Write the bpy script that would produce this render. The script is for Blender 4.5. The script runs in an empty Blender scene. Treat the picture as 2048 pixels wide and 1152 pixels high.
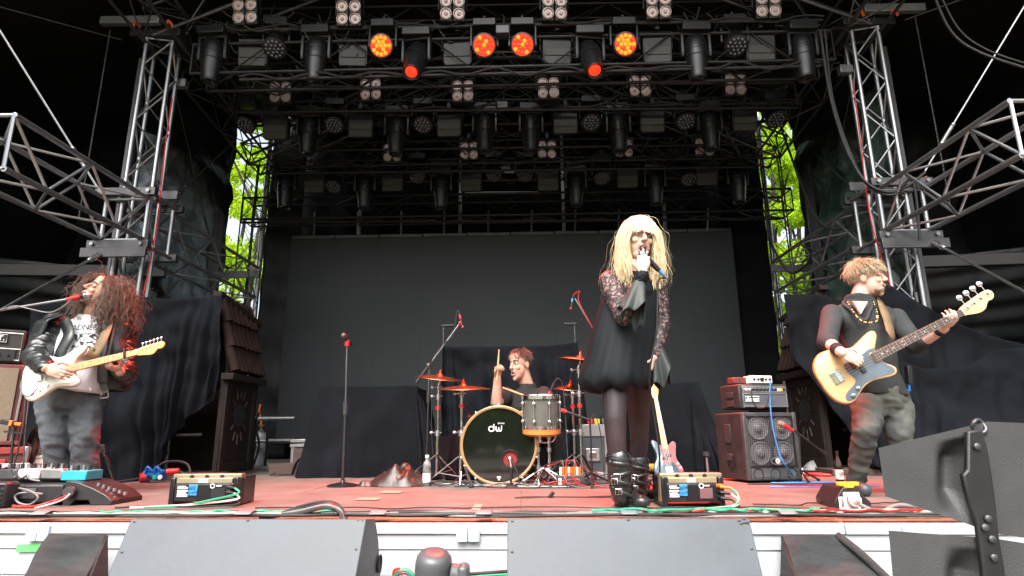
import bpy, bmesh, math, random
import numpy as np
from mathutils import Vector, Matrix, noise
R = math.radians
PI = math.pi
V = Vector
scene = bpy.context.scene
col = scene.collection
rnd = random.Random(7)

# ------------------------------------------------------------------ camera
F_PX, PITCH, ROLL, YAW, CAM_H = 1220.0, math.atan(293 / 1220.0), 0.008, 0.012, 0.40
_f = V((-math.sin(YAW) * math.cos(PITCH), math.cos(YAW) * math.cos(PITCH), math.sin(PITCH)))
_r0 = V((math.cos(YAW), math.sin(YAW), 0))
_u0 = _r0.cross(_f)
_r = _r0 * math.cos(ROLL) - _u0 * math.sin(ROLL)
_u = _u0 * math.cos(ROLL) + _r0 * math.sin(ROLL)
CAM = V((0, 0, CAM_H))
cam_d = bpy.data.cameras.new('camera'); cam = bpy.data.objects.new('camera', cam_d); col.objects.link(cam)
cam_d.sensor_width = 36; cam_d.lens = F_PX / 2048 * 36
cam_d.clip_start = 0.05; cam_d.clip_end = 800
m = Matrix((_r, _u, -_f)).transposed().to_4x4(); m.translation = CAM
cam.matrix_world = m
scene.camera = cam

# ------------------------------------------------------------------ world, sun, exposure
SUN_EL, SUN_AZ = R(53), R(195)          # azimuth clockwise from +Y: the bright cloud lies behind the camera
w = bpy.data.worlds.new('World'); scene.world = w; w.use_nodes = True
nt = w.node_tree
sky = nt.nodes.new('ShaderNodeTexSky'); sky.sky_type = 'NISHITA'; sky.sun_disc = False
sky.sun_elevation = SUN_EL; sky.sun_rotation = SUN_AZ; sky.air_density = 1.0; sky.dust_density = 7.0; sky.ozone_density = 1.0
bg = nt.nodes['Background']; hs = nt.nodes.new('ShaderNodeHueSaturation'); hs.inputs['Saturation'].default_value = .5      # thin white overcast
nt.links.new(sky.outputs[0], hs.inputs['Color']); nt.links.new(hs.outputs[0], bg.inputs[0]); bg.inputs[1].default_value = 0.15
sun_d = bpy.data.lights.new('sun', 'SUN'); sun_d.energy = 0.95; sun_d.angle = R(48); sun_d.color = (1, .97, .92)
sun = bpy.data.objects.new('sun', sun_d); col.objects.link(sun)
_sd = V((math.sin(SUN_AZ) * math.cos(SUN_EL), math.cos(SUN_AZ) * math.cos(SUN_EL), math.sin(SUN_EL)))
sun.rotation_euler = _sd.to_track_quat('Z', 'Y').to_euler(); sun.location = _sd * 30
scene.view_settings.view_transform = 'Standard'; scene.view_settings.look = 'None'
scene.view_settings.gamma = 1; scene.view_settings.use_curve_mapping = False
scene.view_settings.exposure = 1.65
scene.render.engine = 'CYCLES'
scene.cycles.use_denoising = True; scene.cycles.adaptive_threshold = .004
scene.cycles.max_bounces = 6; scene.cycles.diffuse_bounces = 3; scene.cycles.glossy_bounces = 3
scene.cycles.transmission_bounces = 4; scene.cycles.transparent_max_bounces = 12
scene.cycles.sample_clamp_indirect = 6; scene.cycles.caustics_reflective = False; scene.cycles.caustics_refractive = False

def ray(px, py):
    return _f * F_PX + _r * (px - 1024) + _u * (576 - py)
def P(px, py, Y):
    d = ray(px, py); return CAM + d * (Y / d.y)
def PG(px, py, z=0.0):
    d = ray(px, py); return CAM + d * ((z - CAM_H) / d.z)
def PX(px, py, X):
    d = ray(px, py); return CAM + d * (X / d.x)

# ------------------------------------------------------------------ mesh helpers
ROOTM = {}
def frame(o, x=None, y=None, z=None):
    """matrix with origin o; give two axes, third completed."""
    if x is not None and y is not None:
        x = V(x).normalized(); z = x.cross(V(y)).normalized(); y = z.cross(x)
    elif x is not None and z is not None:
        x = V(x).normalized(); y = V(z).cross(x).normalized(); z = x.cross(y)
    else:
        z = V(z).normalized(); y = V(y); x = y.cross(z).normalized(); y = z.cross(x)
    m = Matrix((x, y, z)).transposed().to_4x4(); m.translation = V(o); return m
def TR(loc, rz=0, rx=0, ry=0):
    return Matrix.Translation(V(loc)) @ Matrix.Rotation(rz, 4, 'Z') @ Matrix.Rotation(ry, 4, 'Y') @ Matrix.Rotation(rx, 4, 'X')
def smooth_path(pts, sub=6, closed=False):
    pts = [V(p) for p in pts]; n = len(pts); out = []
    rng = n if closed else n - 1
    for i in range(rng):
        if closed: a, b, c, d = pts[i - 1], pts[i], pts[(i + 1) % n], pts[(i + 2) % n]
        else: a, b, c, d = pts[max(i - 1, 0)], pts[i], pts[i + 1], pts[min(i + 2, n - 1)]
        for k in range(sub):
            t = k / sub
            out.append(0.5 * ((2 * b) + (c - a) * t + (2 * a - 5 * b + 4 * c - d) * t * t + (3 * b - a - 3 * c + d) * t ** 3))
    if not closed: out.append(pts[-1])
    return out

class MB:
    def __init__(s): s.v = []; s.f = []; s.mi = []; s.m = 0
    def add(s, vs, fs, M=None):
        b = len(s.v)
        s.v += [(M @ V(p)) if M is not None else V(p) for p in vs]
        for f in fs: s.f.append([i + b for i in f]); s.mi.append(s.m)
        return s
    def box(s, c, size, M=None):
        x, y, z = [a / 2 for a in size]; c = V(c)
        vs = [c + V((i, j, k)) for k in (-z, z) for j in (-y, y) for i in (-x, x)]
        return s.add(vs, [(0, 2, 3, 1), (4, 5, 7, 6), (0, 1, 5, 4), (2, 6, 7, 3), (0, 4, 6, 2), (1, 3, 7, 5)], M)
    def bar(s, p0, p1, wx, wy, up=(0, 0, 1)):
        p0 = V(p0); p1 = V(p1); d = p1 - p0
        if abs(d.normalized().dot(V(up))) > .98: up = (0, 1, 0)
        M = frame(p0, y=up, z=d)
        return s.box((0, 0, d.length / 2), (wx, wy, d.length), M)
    def cyl(s, p0, p1, r0, r1=None, n=12, cap=True, M=None):
        r1 = r0 if r1 is None else r1
        p0 = V(p0); p1 = V(p1)
        if M is not None: p0 = M @ p0; p1 = M @ p1
        d = (p1 - p0).normalized(); a = d.orthogonal().normalized(); b = d.cross(a)
        vs = []
        for p, r in ((p0, r0), (p1, r1)):
            for i in range(n):
                t = 2 * PI * i / n; vs.append(p + (a * math.cos(t) + b * math.sin(t)) * r)
        fs = [(i, (i + 1) % n, n + (i + 1) % n, n + i) for i in range(n)]
        if cap: fs += [tuple(range(n - 1, -1, -1)), tuple(range(n, 2 * n))]
        return s.add(vs, fs)
    def tube(s, pts, r, n=6, sub=0, closed=False, cap=True):
        pts = smooth_path(pts, sub, closed) if sub else [V(p) for p in pts]
        k = len(pts); rs = r if isinstance(r, (list, tuple)) else None
        if rs and len(rs) != k:
            q = len(rs) - 1; rs = [rs[min(int(i / (k - 1) * q), q - 1)] * (1 - (i / (k - 1) * q - min(int(i / (k - 1) * q), q - 1))) + rs[min(int(i / (k - 1) * q), q - 1) + 1] * (i / (k - 1) * q - min(int(i / (k - 1) * q), q - 1)) for i in range(k)]
        vs = []; a = None
        for i, p in enumerate(pts):
            if closed: d = pts[(i + 1) % k] - pts[i - 1]
            else: d = pts[min(i + 1, k - 1)] - pts[max(i - 1, 0)]
            if d.length < 1e-9: d = V((0, 0, 1))
            d.normalize()
            a = d.orthogonal() if a is None else a - d * a.dot(d)
            if a.length < 1e-6: a = d.orthogonal()
            a.normalize(); b = d.cross(a); rr = rs[i] if rs else r
            for j in range(n):
                t = 2 * PI * j / n; vs.append(p + (a * math.cos(t) + b * math.sin(t)) * rr)
        fs = []
        for i in range(k if closed else k - 1):
            i2 = (i + 1) % k
            for j in range(n): fs.append((i * n + j, i * n + (j + 1) % n, i2 * n + (j + 1) % n, i2 * n + j))
        if cap and not closed: fs += [tuple(range(n - 1, -1, -1)), tuple((k - 1) * n + j for j in range(n))]
        return s.add(vs, fs)
    def ell(s, c, rad, M=None, nu=16, nv=10):
        c = V(c); rad = (rad,) * 3 if not hasattr(rad, '__len__') else rad
        vs = [c + V((0, 0, -rad[2]))]
        for i in range(1, nv):
            ph = -PI / 2 + PI * i / nv
            for j in range(nu):
                t = 2 * PI * j / nu
                vs.append(c + V((rad[0] * math.cos(ph) * math.cos(t), rad[1] * math.cos(ph) * math.sin(t), rad[2] * math.sin(ph))))
        vs.append(c + V((0, 0, rad[2]))); L = len(vs) - 1; fs = []
        for j in range(nu):
            fs.append((0, 1 + (j + 1) % nu, 1 + j)); fs.append((L, L - nu + j, L - nu + (j + 1) % nu))
        for i in range(nv - 2):
            for j in range(nu):
                a = 1 + i * nu + j; b = 1 + i * nu + (j + 1) % nu
                fs.append((a, b, b + nu, a + nu))
        return s.add(vs, fs, M)
    def caps(s, p0, p1, r0, r1, n=14):
        s.cyl(p0, p1, r0, r1, n, cap=True); s.ell(p0, r0, None, n, 8); s.ell(p1, r1, None, n, 8); return s
    def prism(s, poly, z0, z1, M=None):
        n = len(poly)
        vs = [(p[0], p[1], z0) for p in poly] + [(p[0], p[1], z1) for p in poly]
        fs = [tuple(range(n - 1, -1, -1)), tuple(range(n, 2 * n))] + [(i, (i + 1) % n, n + (i + 1) % n, n + i) for i in range(n)]
        return s.add(vs, fs, M)
    def lathe(s, prof, M=None, n=24, cap=True):
        vs = []; k = len(prof)
        for r, z in prof:
            for j in range(n):
                t = 2 * PI * j / n; vs.append((r * math.cos(t), r * math.sin(t), z))
        fs = [(i * n + j, i * n + (j + 1) % n, (i + 1) * n + (j + 1) % n, (i + 1) * n + j) for i in range(k - 1) for j in range(n)]
        if cap: fs += [tuple(range(n - 1, -1, -1)), tuple((k - 1) * n + j for j in range(n))]
        return s.add(vs, fs, M)
    def grid(s, fn, nu, nv, M=None):
        vs = [fn(i / nu, j / nv) for j in range(nv + 1) for i in range(nu + 1)]
        fs = [(j * (nu + 1) + i, j * (nu + 1) + i + 1, (j + 1) * (nu + 1) + i + 1, (j + 1) * (nu + 1) + i) for j in range(nv) for i in range(nu)]
        return s.add(vs, fs, M)
    def loft(s, rings, cap=True):
        n = len(rings[0]); vs = [p for r in rings for p in r]
        fs = [(i * n + j, i * n + (j + 1) % n, (i + 1) * n + (j + 1) % n, (i + 1) * n + j) for i in range(len(rings) - 1) for j in range(n)]
        if cap: fs += [tuple(range(n - 1, -1, -1)), tuple((len(rings) - 1) * n + j for j in range(n))]
        return s.add(vs, fs)
    def mesh(s, name, mats):
        me = bpy.data.meshes.new(name)
        me.from_pydata([tuple(p) for p in s.v], [], s.f)
        mats = mats if isinstance(mats, (list, tuple)) else [mats]
        for mm in mats: me.materials.append(mm)
        if len(mats) > 1: me.polygons.foreach_set('material_index', s.mi)
        return me
    def build(s, name, mats, parent=None, smooth=40, bevel=0, label=None, kind=None, solid=0, bseg=2, fix=True):
        M = ROOTM.get(root_of(parent).name) if parent is not None else None
        if M is not None:
            Mi = M.inverted(); s.v = [Mi @ p for p in s.v]
        me = s.mesh(name, mats)
        if fix:
            bm = bmesh.new(); bm.from_mesh(me); bmesh.ops.recalc_face_normals(bm, faces=bm.faces); bm.to_mesh(me); bm.free()
        if smooth:
            me.polygons.foreach_set('use_smooth', [True] * len(me.polygons))
            me.set_sharp_from_angle(angle=R(smooth))
        o = bpy.data.objects.new(name, me); col.objects.link(o)
        if parent is not None: o.parent = parent
        if bevel:
            b = o.modifiers.new('bevel', 'BEVEL'); b.width = bevel; b.segments = bseg; b.limit_method = 'ANGLE'; b.angle_limit = R(35)
        if solid:
            b = o.modifiers.new('solid', 'SOLIDIFY'); b.thickness = solid
        if label: o['label'] = label
        if kind: o['kind'] = kind
        return o
def root_of(o):
    while o.parent is not None: o = o.parent
    return o
def tag(o, label=None, cat=None, group=None, kind=None):
    if label: o['label'] = label
    if cat: o['category'] = cat
    if group: o['group'] = group
    if kind: o['kind'] = kind
    return o
def thing(name, label, cat, loc=(0, 0, 0), rz=0, group=None):
    o = bpy.data.objects.new(name, None); o.empty_display_size = .1; col.objects.link(o)
    M = TR(loc, rz); o.matrix_world = M; ROOTM[o.name] = M
    return tag(o, label, cat, group)
def place(root, M):
    """moves a prototype that was built about the origin"""
    root.matrix_world = M; ROOTM[root.name] = M.copy()
def kids(o): return [c for c in col.objects if c.parent == o]
_KIDS = {}
def dup(root, M, label=None, group=None):
    if root.name not in _KIDS:
        allo = list(col.objects); ch = {}
        for o in allo:
            if o.parent is not None: ch.setdefault(o.parent.name, []).append(o)
        _KIDS[root.name] = ch
    ch = _KIDS[root.name]
    r = root.copy(); col.objects.link(r); r.matrix_world = M; ROOTM[r.name] = M.copy()
    if label: r['label'] = label
    if group: r['group'] = group
    for c0 in ch.get(root.name, []):
        c = c0.copy(); col.objects.link(c); c.parent = r
        for d0 in ch.get(c0.name, []):
            d = d0.copy(); col.objects.link(d); d.parent = c
    return r
def like(o, M, parent):
    """a repeat of part o (shares its mesh) moved by M in its thing's space"""
    c = o.copy(); col.objects.link(c); c.parent = parent; c.matrix_local = M; return c
def text(name, body, size, M, mt, parent, ext=.0015, offset=0.0, align='CENTER', shear=0, label=None, space=1.0):
    cu = bpy.data.curves.new(name, 'FONT'); cu.body = body; cu.size = size; cu.extrude = ext; cu.offset = offset
    cu.align_x = align; cu.align_y = 'CENTER'; cu.shear = shear; cu.space_character = space; cu.materials.append(mt); cu.resolution_u = 3
    tmp = bpy.data.objects.new(name, cu); col.objects.link(tmp); bpy.context.view_layer.update()
    me = bpy.data.meshes.new_from_object(tmp.evaluated_get(bpy.context.evaluated_depsgraph_get())); bpy.data.objects.remove(tmp); me.name = name
    o = bpy.data.objects.new(name, me); col.objects.link(o); o.parent = parent
    RM = ROOTM.get(root_of(parent).name, Matrix.Identity(4))
    o.matrix_local = RM.inverted() @ M
    if label: o['label'] = label
    return o

# ------------------------------------------------------------------ materials
def mat(name, c, rough=.5, metal=0., var=.15, vs=6., bump=0., bs=80., spec=.5, sheen=0., coat=0., emit=None, es=0., trans=0., stretch=None, c2=None, dirt=0.):
    m = bpy.data.materials.new(name); m.use_nodes = True; nt = m.node_tree; N = nt.nodes; L = nt.links
    p = N['Principled BSDF']; c = tuple(c) if hasattr(c, '__len__') else (c, c, c)
    p.inputs['Roughness'].default_value = rough; p.inputs['Metallic'].default_value = metal
    p.inputs['Specular IOR Level'].default_value = spec
    if sheen: p.inputs['Sheen Weight'].default_value = sheen
    if coat: p.inputs['Coat Weight'].default_value = coat; p.inputs['Coat Roughness'].default_value = .08
    if trans: p.inputs['Transmission Weight'].default_value = trans
    if emit: p.inputs['Emission Color'].default_value = (*emit, 1); p.inputs['Emission Strength'].default_value = es
    tc = N.new('ShaderNodeTexCoord'); mp = N.new('ShaderNodeMapping'); L.new(tc.outputs['Object'], mp.inputs[0])
    if stretch: mp.inputs['Scale'].default_value = stretch
    if var or c2:
        nz = N.new('ShaderNodeTexNoise'); nz.inputs['Scale'].default_value = vs; nz.inputs['Detail'].default_value = 5; nz.inputs['Roughness'].default_value = .6
        L.new(mp.outputs[0], nz.inputs[0]); cr = N.new('ShaderNodeValToRGB'); L.new(nz.outputs[0], cr.inputs[0])
        a = c2 if c2 else tuple(max(0, x * (1 - var)) for x in c); b = c if c2 else tuple(x * (1 + var) for x in c)
        cr.color_ramp.elements[0].position = .32; cr.color_ramp.elements[1].position = .68
        cr.color_ramp.elements[0].color = (*a, 1); cr.color_ramp.elements[1].color = (*b, 1)
        L.new(cr.outputs[0], p.inputs['Base Color'])
        mr = N.new('ShaderNodeMapRange'); mr.inputs[3].default_value = max(.02, rough - .09); mr.inputs[4].default_value = min(1, rough + .09)
        L.new(nz.outputs[0], mr.inputs[0]); L.new(mr.outputs[0], p.inputs['Roughness'])
    else: p.inputs['Base Color'].default_value = (*c, 1)
    if bump:
        n2 = N.new('ShaderNodeTexNoise'); n2.inputs['Scale'].default_value = bs; n2.inputs['Detail'].default_value = 4
        L.new(mp.outputs[0], n2.inputs[0]); bp = N.new('ShaderNodeBump'); bp.inputs['Strength'].default_value = bump; bp.inputs['Distance'].default_value = .01
        L.new(n2.outputs[0], bp.inputs['Height']); L.new(bp.outputs[0], p.inputs['Normal'])
    return m
M = {}
M['alu'] = mat('aluminium', (.38, .39, .40), .38, .9, .12, 3)
M['alu_old'] = mat('weathered_aluminium', (.30, .305, .31), .45, .85, .2, 3)
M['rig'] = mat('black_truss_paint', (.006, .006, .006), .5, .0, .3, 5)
M['blk'] = mat('black_paint', (.011, .011, .012), .45, 0, .25, 9, .06, 120)
M['blk_gloss'] = mat('black_gloss_plastic', (.012, .012, .014), .22, 0, .2, 6)
M['blk_rough'] = mat('black_textured_coating', (.045, .047, .05), .5, 0, .25, 12, .25, 260)
M['rubber'] = mat('rubber', (.02, .02, .02), .7, 0, .2, 8)
M['cloth'] = mat('black_molton', (.006, .007, .0095), .92, 0, .35, 2.5, .2, 350, spec=.1)
M['cloth2'] = mat('black_backdrop_cloth', (.006, .0065, .008), .92, 0, .3, 1.5, .2, 300, spec=.15)
M['tarp'] = mat('tarpaulin_sky_sheen_in_colour', (.17, .22, .255), .27, 0, .35, 1.6, .5, 6, spec=1.0)  # black sheet; bluish sky reflection is put into the base colour
M['tarp_green_sheen'] = mat('tarpaulin_green_sheen_in_colour', (.055, .10, .085), .27, 0, .35, 1.6, .5, 6, spec=1.0)  # dark sheet; the green reflected from the trees is put into its colour
M['tarp_dark'] = mat('wing_tarpaulin', (.006, .007, .008), .5, 0, .3, 1.2, .15, 7, spec=.3)
M['post'] = mat('bright_aluminium_post', (.62, .63, .62), .4, .6, .08, 4)
M['flap'] = mat('dull_grey_tarpaulin', (.022, .026, .029), .4, 0, .3, 1.2, .2, 9, spec=.5)
M['pipe'] = mat('dark_pipe', (.028, .028, .03), .45, .6, .2, 8)
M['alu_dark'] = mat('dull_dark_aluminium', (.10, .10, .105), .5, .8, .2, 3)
M['roof'] = mat('black_roof_membrane', (.004, .004, .0045), .75, 0, .3, 1, spec=.2)
M['chrome'] = mat('chrome', (.78, .79, .8), .14, 1, .05, 6)
M['steel'] = mat('brushed_steel', (.45, .45, .46), .35, 1, .12, 8)
M['dsteel'] = mat('dark_steel', (.09, .09, .095), .42, .7, .2, 8)
M['white'] = mat('white_painted_board', (.40, .43, .455), .5, 0, .10, 2.2, .03, 30)
M['red_plastic'] = mat('red_plastic', (.55, .02, .02), .35)
M['blue_plastic'] = mat('blue_plastic', (.01, .16, .55), .35)
M['orange_strap'] = mat('orange_webbing', (.62, .10, .02), .7)
M['orange'] = mat('orange_plastic', (.75, .16, .02), .4)
M['yellow'] = mat('yellow_plastic', (.8, .45, .03), .4)
M['paper'] = mat('white_label', (.75, .74, .7), .6, 0, .08, 20)
M['cream'] = mat('aged_cream_lacquer', (.68, .64, .52), .22, 0, .07, 5, coat=.4)
M['red_lit'] = mat('red_lamp_cell', (.3, .02, .01), .3, emit=(1, .022, .006), es=.9, var=0)
M['red_cell'] = mat('orange_lamp_cell', (.3, .05, .01), .3, emit=(1, .13, .006), es=1.3, var=0)
M['grey_paint'] = mat('grey_gas_bottle_paint', (.24, .25, .26), .4)
M['green_cable'] = mat('green_cable', (.02, .30, .16), .45)
M['grey_cable'] = mat('grey_cable', (.16, .16, .155), .5)
M['white_cable'] = mat('white_cable', (.5, .5, .45), .5)
M['red_cable'] = mat('red_cable', (.5, .02, .015), .45)
M['blue_cable'] = mat('blue_cable', (.05, .22, .62), .45)
M['tape_blue'] = mat('blue_tape', (.03, .25, .62), .6)
M['tape_green'] = mat('green_tape', (.12, .62, .15), .6)
M['tape_grey'] = mat('grey_gaffer_tape', (.16, .17, .18), .6)
# ================================================================== SETTING
def wood(name, c, c2, scale=3., rough=.6, axis=(1, 14, 14), gloss=0.):
    m = mat(name, c, rough, spec=.2, c2=c2, vs=scale, stretch=axis, bump=.15, bs=scale * 6)
    if gloss: m.node_tree.nodes['Principled BSDF'].inputs['Coat Weight'].default_value = gloss
    return m
M['deck'] = mat('dusty_stage_plywood', (.170, .140, .124), .66, 0, 0, 3.2, .15, 70, c2=(.110, .092, .083), spec=.35)
M['deck_strip'] = mat('bare_plywood_strip', (.36, .22, .13), .6, 0, 0, 5, .12, 60, c2=(.24, .14, .09), stretch=(1, 9, 9))
M['dwood'] = wood('dark_stained_wood', (.017, .011, .008), (.006, .005, .004), 5, .7, (14, 14, 1.2))
M['plank'] = wood('grey_brown_plank', (.10, .065, .055), (.045, .032, .028), 5, .6, (1.5, 14, 14))
M['tile'] = mat('old_roof_tile', (.022, .010, .008), .85, 0, 0, 7, .3, 50, c2=(.010, .006, .005), spec=.15)  # base colour darkened for the shade the huts stand in
M['mark'] = mat('worn_tape', (.34, .25, .19), .7)
M['ground'] = mat('trampled_grass_ground', (.10, .11, .06), .9, 0, 0, 3, .3, 60, c2=(.16, .14, .10))
g = MB(); g.grid(lambda u, v: (-250 + 500 * u, -200 + 460 * v, -1.35), 20, 20)
tag(g.build('ground', M['ground'], fix=False), kind='structure')
# the deck: ground sheets of plywood, front edge a little skew to the camera
FE = [PG(-600, 1040), PG(2650, 1040)]
def fy(x): return FE[0].y + (FE[1].y - FE[0].y) * (x - FE[0].x) / (FE[1].x - FE[0].x)
d = MB()
d.prism([(-7.5, fy(-7.5)), (7.5, fy(7.5)), (7.5, 11.9), (-7.5, 11.9)], -.03, -.012)
deck = tag(d.build('stage_floor', M['deck_strip']), kind='structure')
# plywood sheets lying on the deck, 2.5 x 1.25 m, open joints
first = None
yy = fy(0) + .27
for r_ in range(7):
    x0 = -7.5 + (0.9 if r_ % 2 else 0)
    k = 0
    while x0 < 7.4:
        x1 = min(x0 + 2.5, 7.5); y0 = yy + r_ * 1.25; y1 = y0 + 1.25
        b = MB(); b.box(((x0 + x1) / 2, (y0 + y1) / 2 , -.006), (x1 - x0 - .006, 1.244, .012 + rnd.uniform(0, .003)))
        o = b.build('plywood_sheet', M['deck'], deck, bevel=.002); x0 = x1
# pale tape marks and scuffs on the sheets
for (a, b_) in (((720, 997), (755, 1001)), ((768, 983), (800, 987)), ((950, 1010), (960, 1022))):
    p = PG(*a); q = PG(*b_); mb = MB()
    mb.add([(p.x, p.y, .006), (q.x, p.y - .02, .006), (q.x, q.y - .02, .006), (p.x, q.y, .006)], [(0, 1, 2, 3)])
    mb.build('floor_mark', M['mark'], deck, label='pale worn tape mark on the floor')
# fascia: white boards under the deck edge
fas = MB(); fas.prism([(-7.5, fy(-7.5) + .05), (7.5, fy(7.5) + .05), (7.5, fy(7.5) + .1), (-7.5, fy(-7.5) + .1)], -1.35, -.032)
fascia = tag(fas.build('stage_skirting', M['white']), kind='structure')
for (z0, z1, off) in ((-.0635, -.012, -.012), (-.135, -.066, 0.0), (-.255, -.1375, .006), (-.375, -.257, 0.012), (-.52, -.377, .012), (-.70, -.5225, .012)):
    b = MB(); x0 = -7.5
    while x0 < 7.4:
        x1 = min(x0 + 3.0, 7.5); b = MB()
        b.prism([(x0 + .002, fy(x0) + off), (x1 - .002, fy(x1) + off), (x1 - .002, fy(x1) + .048), (x0 + .002, fy(x0) + .048)], z0, z1)
        b.build('skirting_board', M['white'], fascia, bevel=.004); x0 = x1
M['bracket'] = mat('pale_blue_bracket_plastic', (.50, .58, .68), .45)
for px in (70, 935, 1835):
    p = PG(px, 1043); p.z = -.058; p.y = fy(p.x)
    for sgn in (-1, 1):
        b = MB(); b.box((p.x + sgn * .029, p.y - .022, p.z), (.054, .02, .075))
        b.build('clip_plate', M['bracket'], fascia, bevel=.004)
p = PG(62, 1094); b = MB(); q = V((P(35, 1088, fy(-2.3)).x, fy(-2.3) - .002, P(60, 1096, fy(-2.3)).z))
b.box((q.x + .06, q.y + .003, q.z), (.125, .003, .034)); b.build('green_tape', M['tape_green'], fascia)

# ------------------------------------------------------------------ cloth and tarpaulin sheets
def sheet(name, mt, fn, nu, nv, label=None, cat=None, parent=None, kind=None, group=None, amp=0., fs=1.5, seed=0., solid=.004):
    mb = MB()
    def f(u, v):
        p, nrm, k = fn(u, v)
        q = V((p.x * fs, p.y * fs, p.z * fs + seed))
        dd = amp * k * (noise.noise(q) + .5 * noise.noise(q * 2.3) + .25 * noise.noise(q * 5.1))
        return p + nrm * dd
    mb.grid(f, nu, nv)
    o = mb.build(name, mt, parent, smooth=180, fix=False, solid=solid)
    tag(o, label, cat, group, kind); return o
def lerp(a, b, t): return a + (b - a) * t
def polyl(pts, t):
    k = t * (len(pts) - 1); i = min(int(k), len(pts) - 2); return lerp(pts[i], pts[i + 1], k - i)
def drape(name, top, bot, label, cat, mt='cloth', folds=9, amp=.05, nu=90, nv=40, nrm=(0, -1, 0), seed=0, sag=0., parent=None, rough=.05):
    """cloth hung between a top and a bottom polyline, folds opening downwards"""
    nrm = V(nrm); mb = MB(); top = [V(p) for p in top]; bot = [V(p) for p in bot]
    ph = [rnd.uniform(0, 6.28) for _ in range(4)]
    def f(u, v):
        p = lerp(polyl(top, u), polyl(bot, u), v)
        x = u * folds * 2 * PI
        k = (.15 + .85 * v)
        dd = amp * k * (.6 * math.sin(x + ph[0] + 1.3 * math.sin(u * 7 + v * 1.5 + seed)) + .4 * math.sin(x * 1.7 + ph[1] + v * 2))
        q = p * 2.2 + V((seed, seed * 2, 0))
        dd += rough * (noise.noise(q) + .5 * noise.noise(q * 2.6))
        return p + nrm * dd + V((0, 0, -sag * math.sin(PI * u) * (1 - v)))
    mb.grid(f, nu, nv)
    o = mb.build(name, M[mt], parent, smooth=180, fix=False, solid=.006)
    return tag(o, label, cat) if parent is None else o

# stage roof: dark membrane, gabled, with sloping wings
TX = 4.33; XC = -.08; TY0, TY1 = 6.65, 9.45
def roofz(x): return 6.95 - .27 * abs(x - XC)
def rend(x): return 8.2 - 1.1 * min(1, max(0, (abs(x - XC) - 4.0) / .3))
mb = MB(); mb.grid(lambda u, v: (XC - 7.6 + 15.2 * u, 3.3 + rend(XC - 7.6 + 15.2 * u) * v, roofz(XC - 7.6 + 15.2 * u) + .55 + .02 * math.sin(v * 60)), 96, 30)
tag(mb.build('stage_roof', M['roof'], smooth=180, fix=False, solid=.02), kind='structure')
# side walls between front and rear towers (glossy tarpaulin)
def side_wall(sx, mt, label):
    def fn(u, v):
        X = XC + sx * (TX + .60 - .06 * u)
        y = 7.45 + 1.85 * u; z = -.05 + 5.6 * v
        # the sheet is tied at the corners and hangs in swags
        pull = math.sin(PI * u) * (.35 + .25 * math.sin(v * 5))
        dg = .075 * math.sin(u * 16 + 5 * (v - .3) ** 2 + 2.5 * noise.noise(V((u * 1.5, v * 1.6, sx)))) * (.35 + .65 * v) * (1 - u ** 3) + .03 * math.sin((u * 2 - v * 3.2) * 11 + 4 * noise.noise(V((u, v * 2, 4))))
        dg += .035 * (1 - 2.4 * abs(noise.noise(V((u * 3.2 + v * 2, v * 7 - u * 3, sx * 3))))) + .018 * (1 - 2.4 * abs(noise.noise(V((u * 8, v * 16 + u * 6, sx)))))
        return V((X + sx * (.25 * pull) + sx * dg, y, z)), V((sx, 0, 0)), 1.
    sheet('side_tarpaulin', mt, fn, 90, 150, label, 'tarpaulin', amp=.085, fs=2.3, seed=sx * 4)
for sx, nm in ((-1, 'left'), (1, 'right')):
    b = MB(); x = XC + sx * (TX + .50); b.bar((x, 9.42, 0), (x, 9.42, 5.2), .17, .08)
    tag(b.build('tarpaulin_post', M['dsteel'], bevel=.01), f'flat grey post at the edge of the side wall next to the {nm} gap', 'post')
side_wall(-1, M['tarp'], 'glossy black tarpaulin side wall with bluish light in its colour, beside the left gap of trees')
side_wall(1, M['tarp_green_sheen'], 'glossy dark tarpaulin side wall, green reflection in its colour, beside the right gap of trees')
def swag(sx):
    nm = 'left' if sx < 0 else 'right'
    def fn(u, v):
        y = 6.85 + 2.38 * u; zb = (4.15 - .30 * u + .25 * math.sin(PI * u)) if sx < 0 else (4.75 - .35 * u); z = lerp(5.5, zb, v)
        X = XC + sx * (TX + .40 - .06 * u - .05 * v)
        return V((X + sx * .07 * math.sin(v * 9 + u * 4), y, z)), V((sx, 0, 0)), 1.
    sheet('upper_tarpaulin', M['tarp_dark'], fn, 40, 40, f'black upper tarpaulin overlapping the top of the side wall on the {nm}', 'tarpaulin', amp=.05, fs=1.4, seed=41 + sx)
swag(-1); swag(1)
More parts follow.
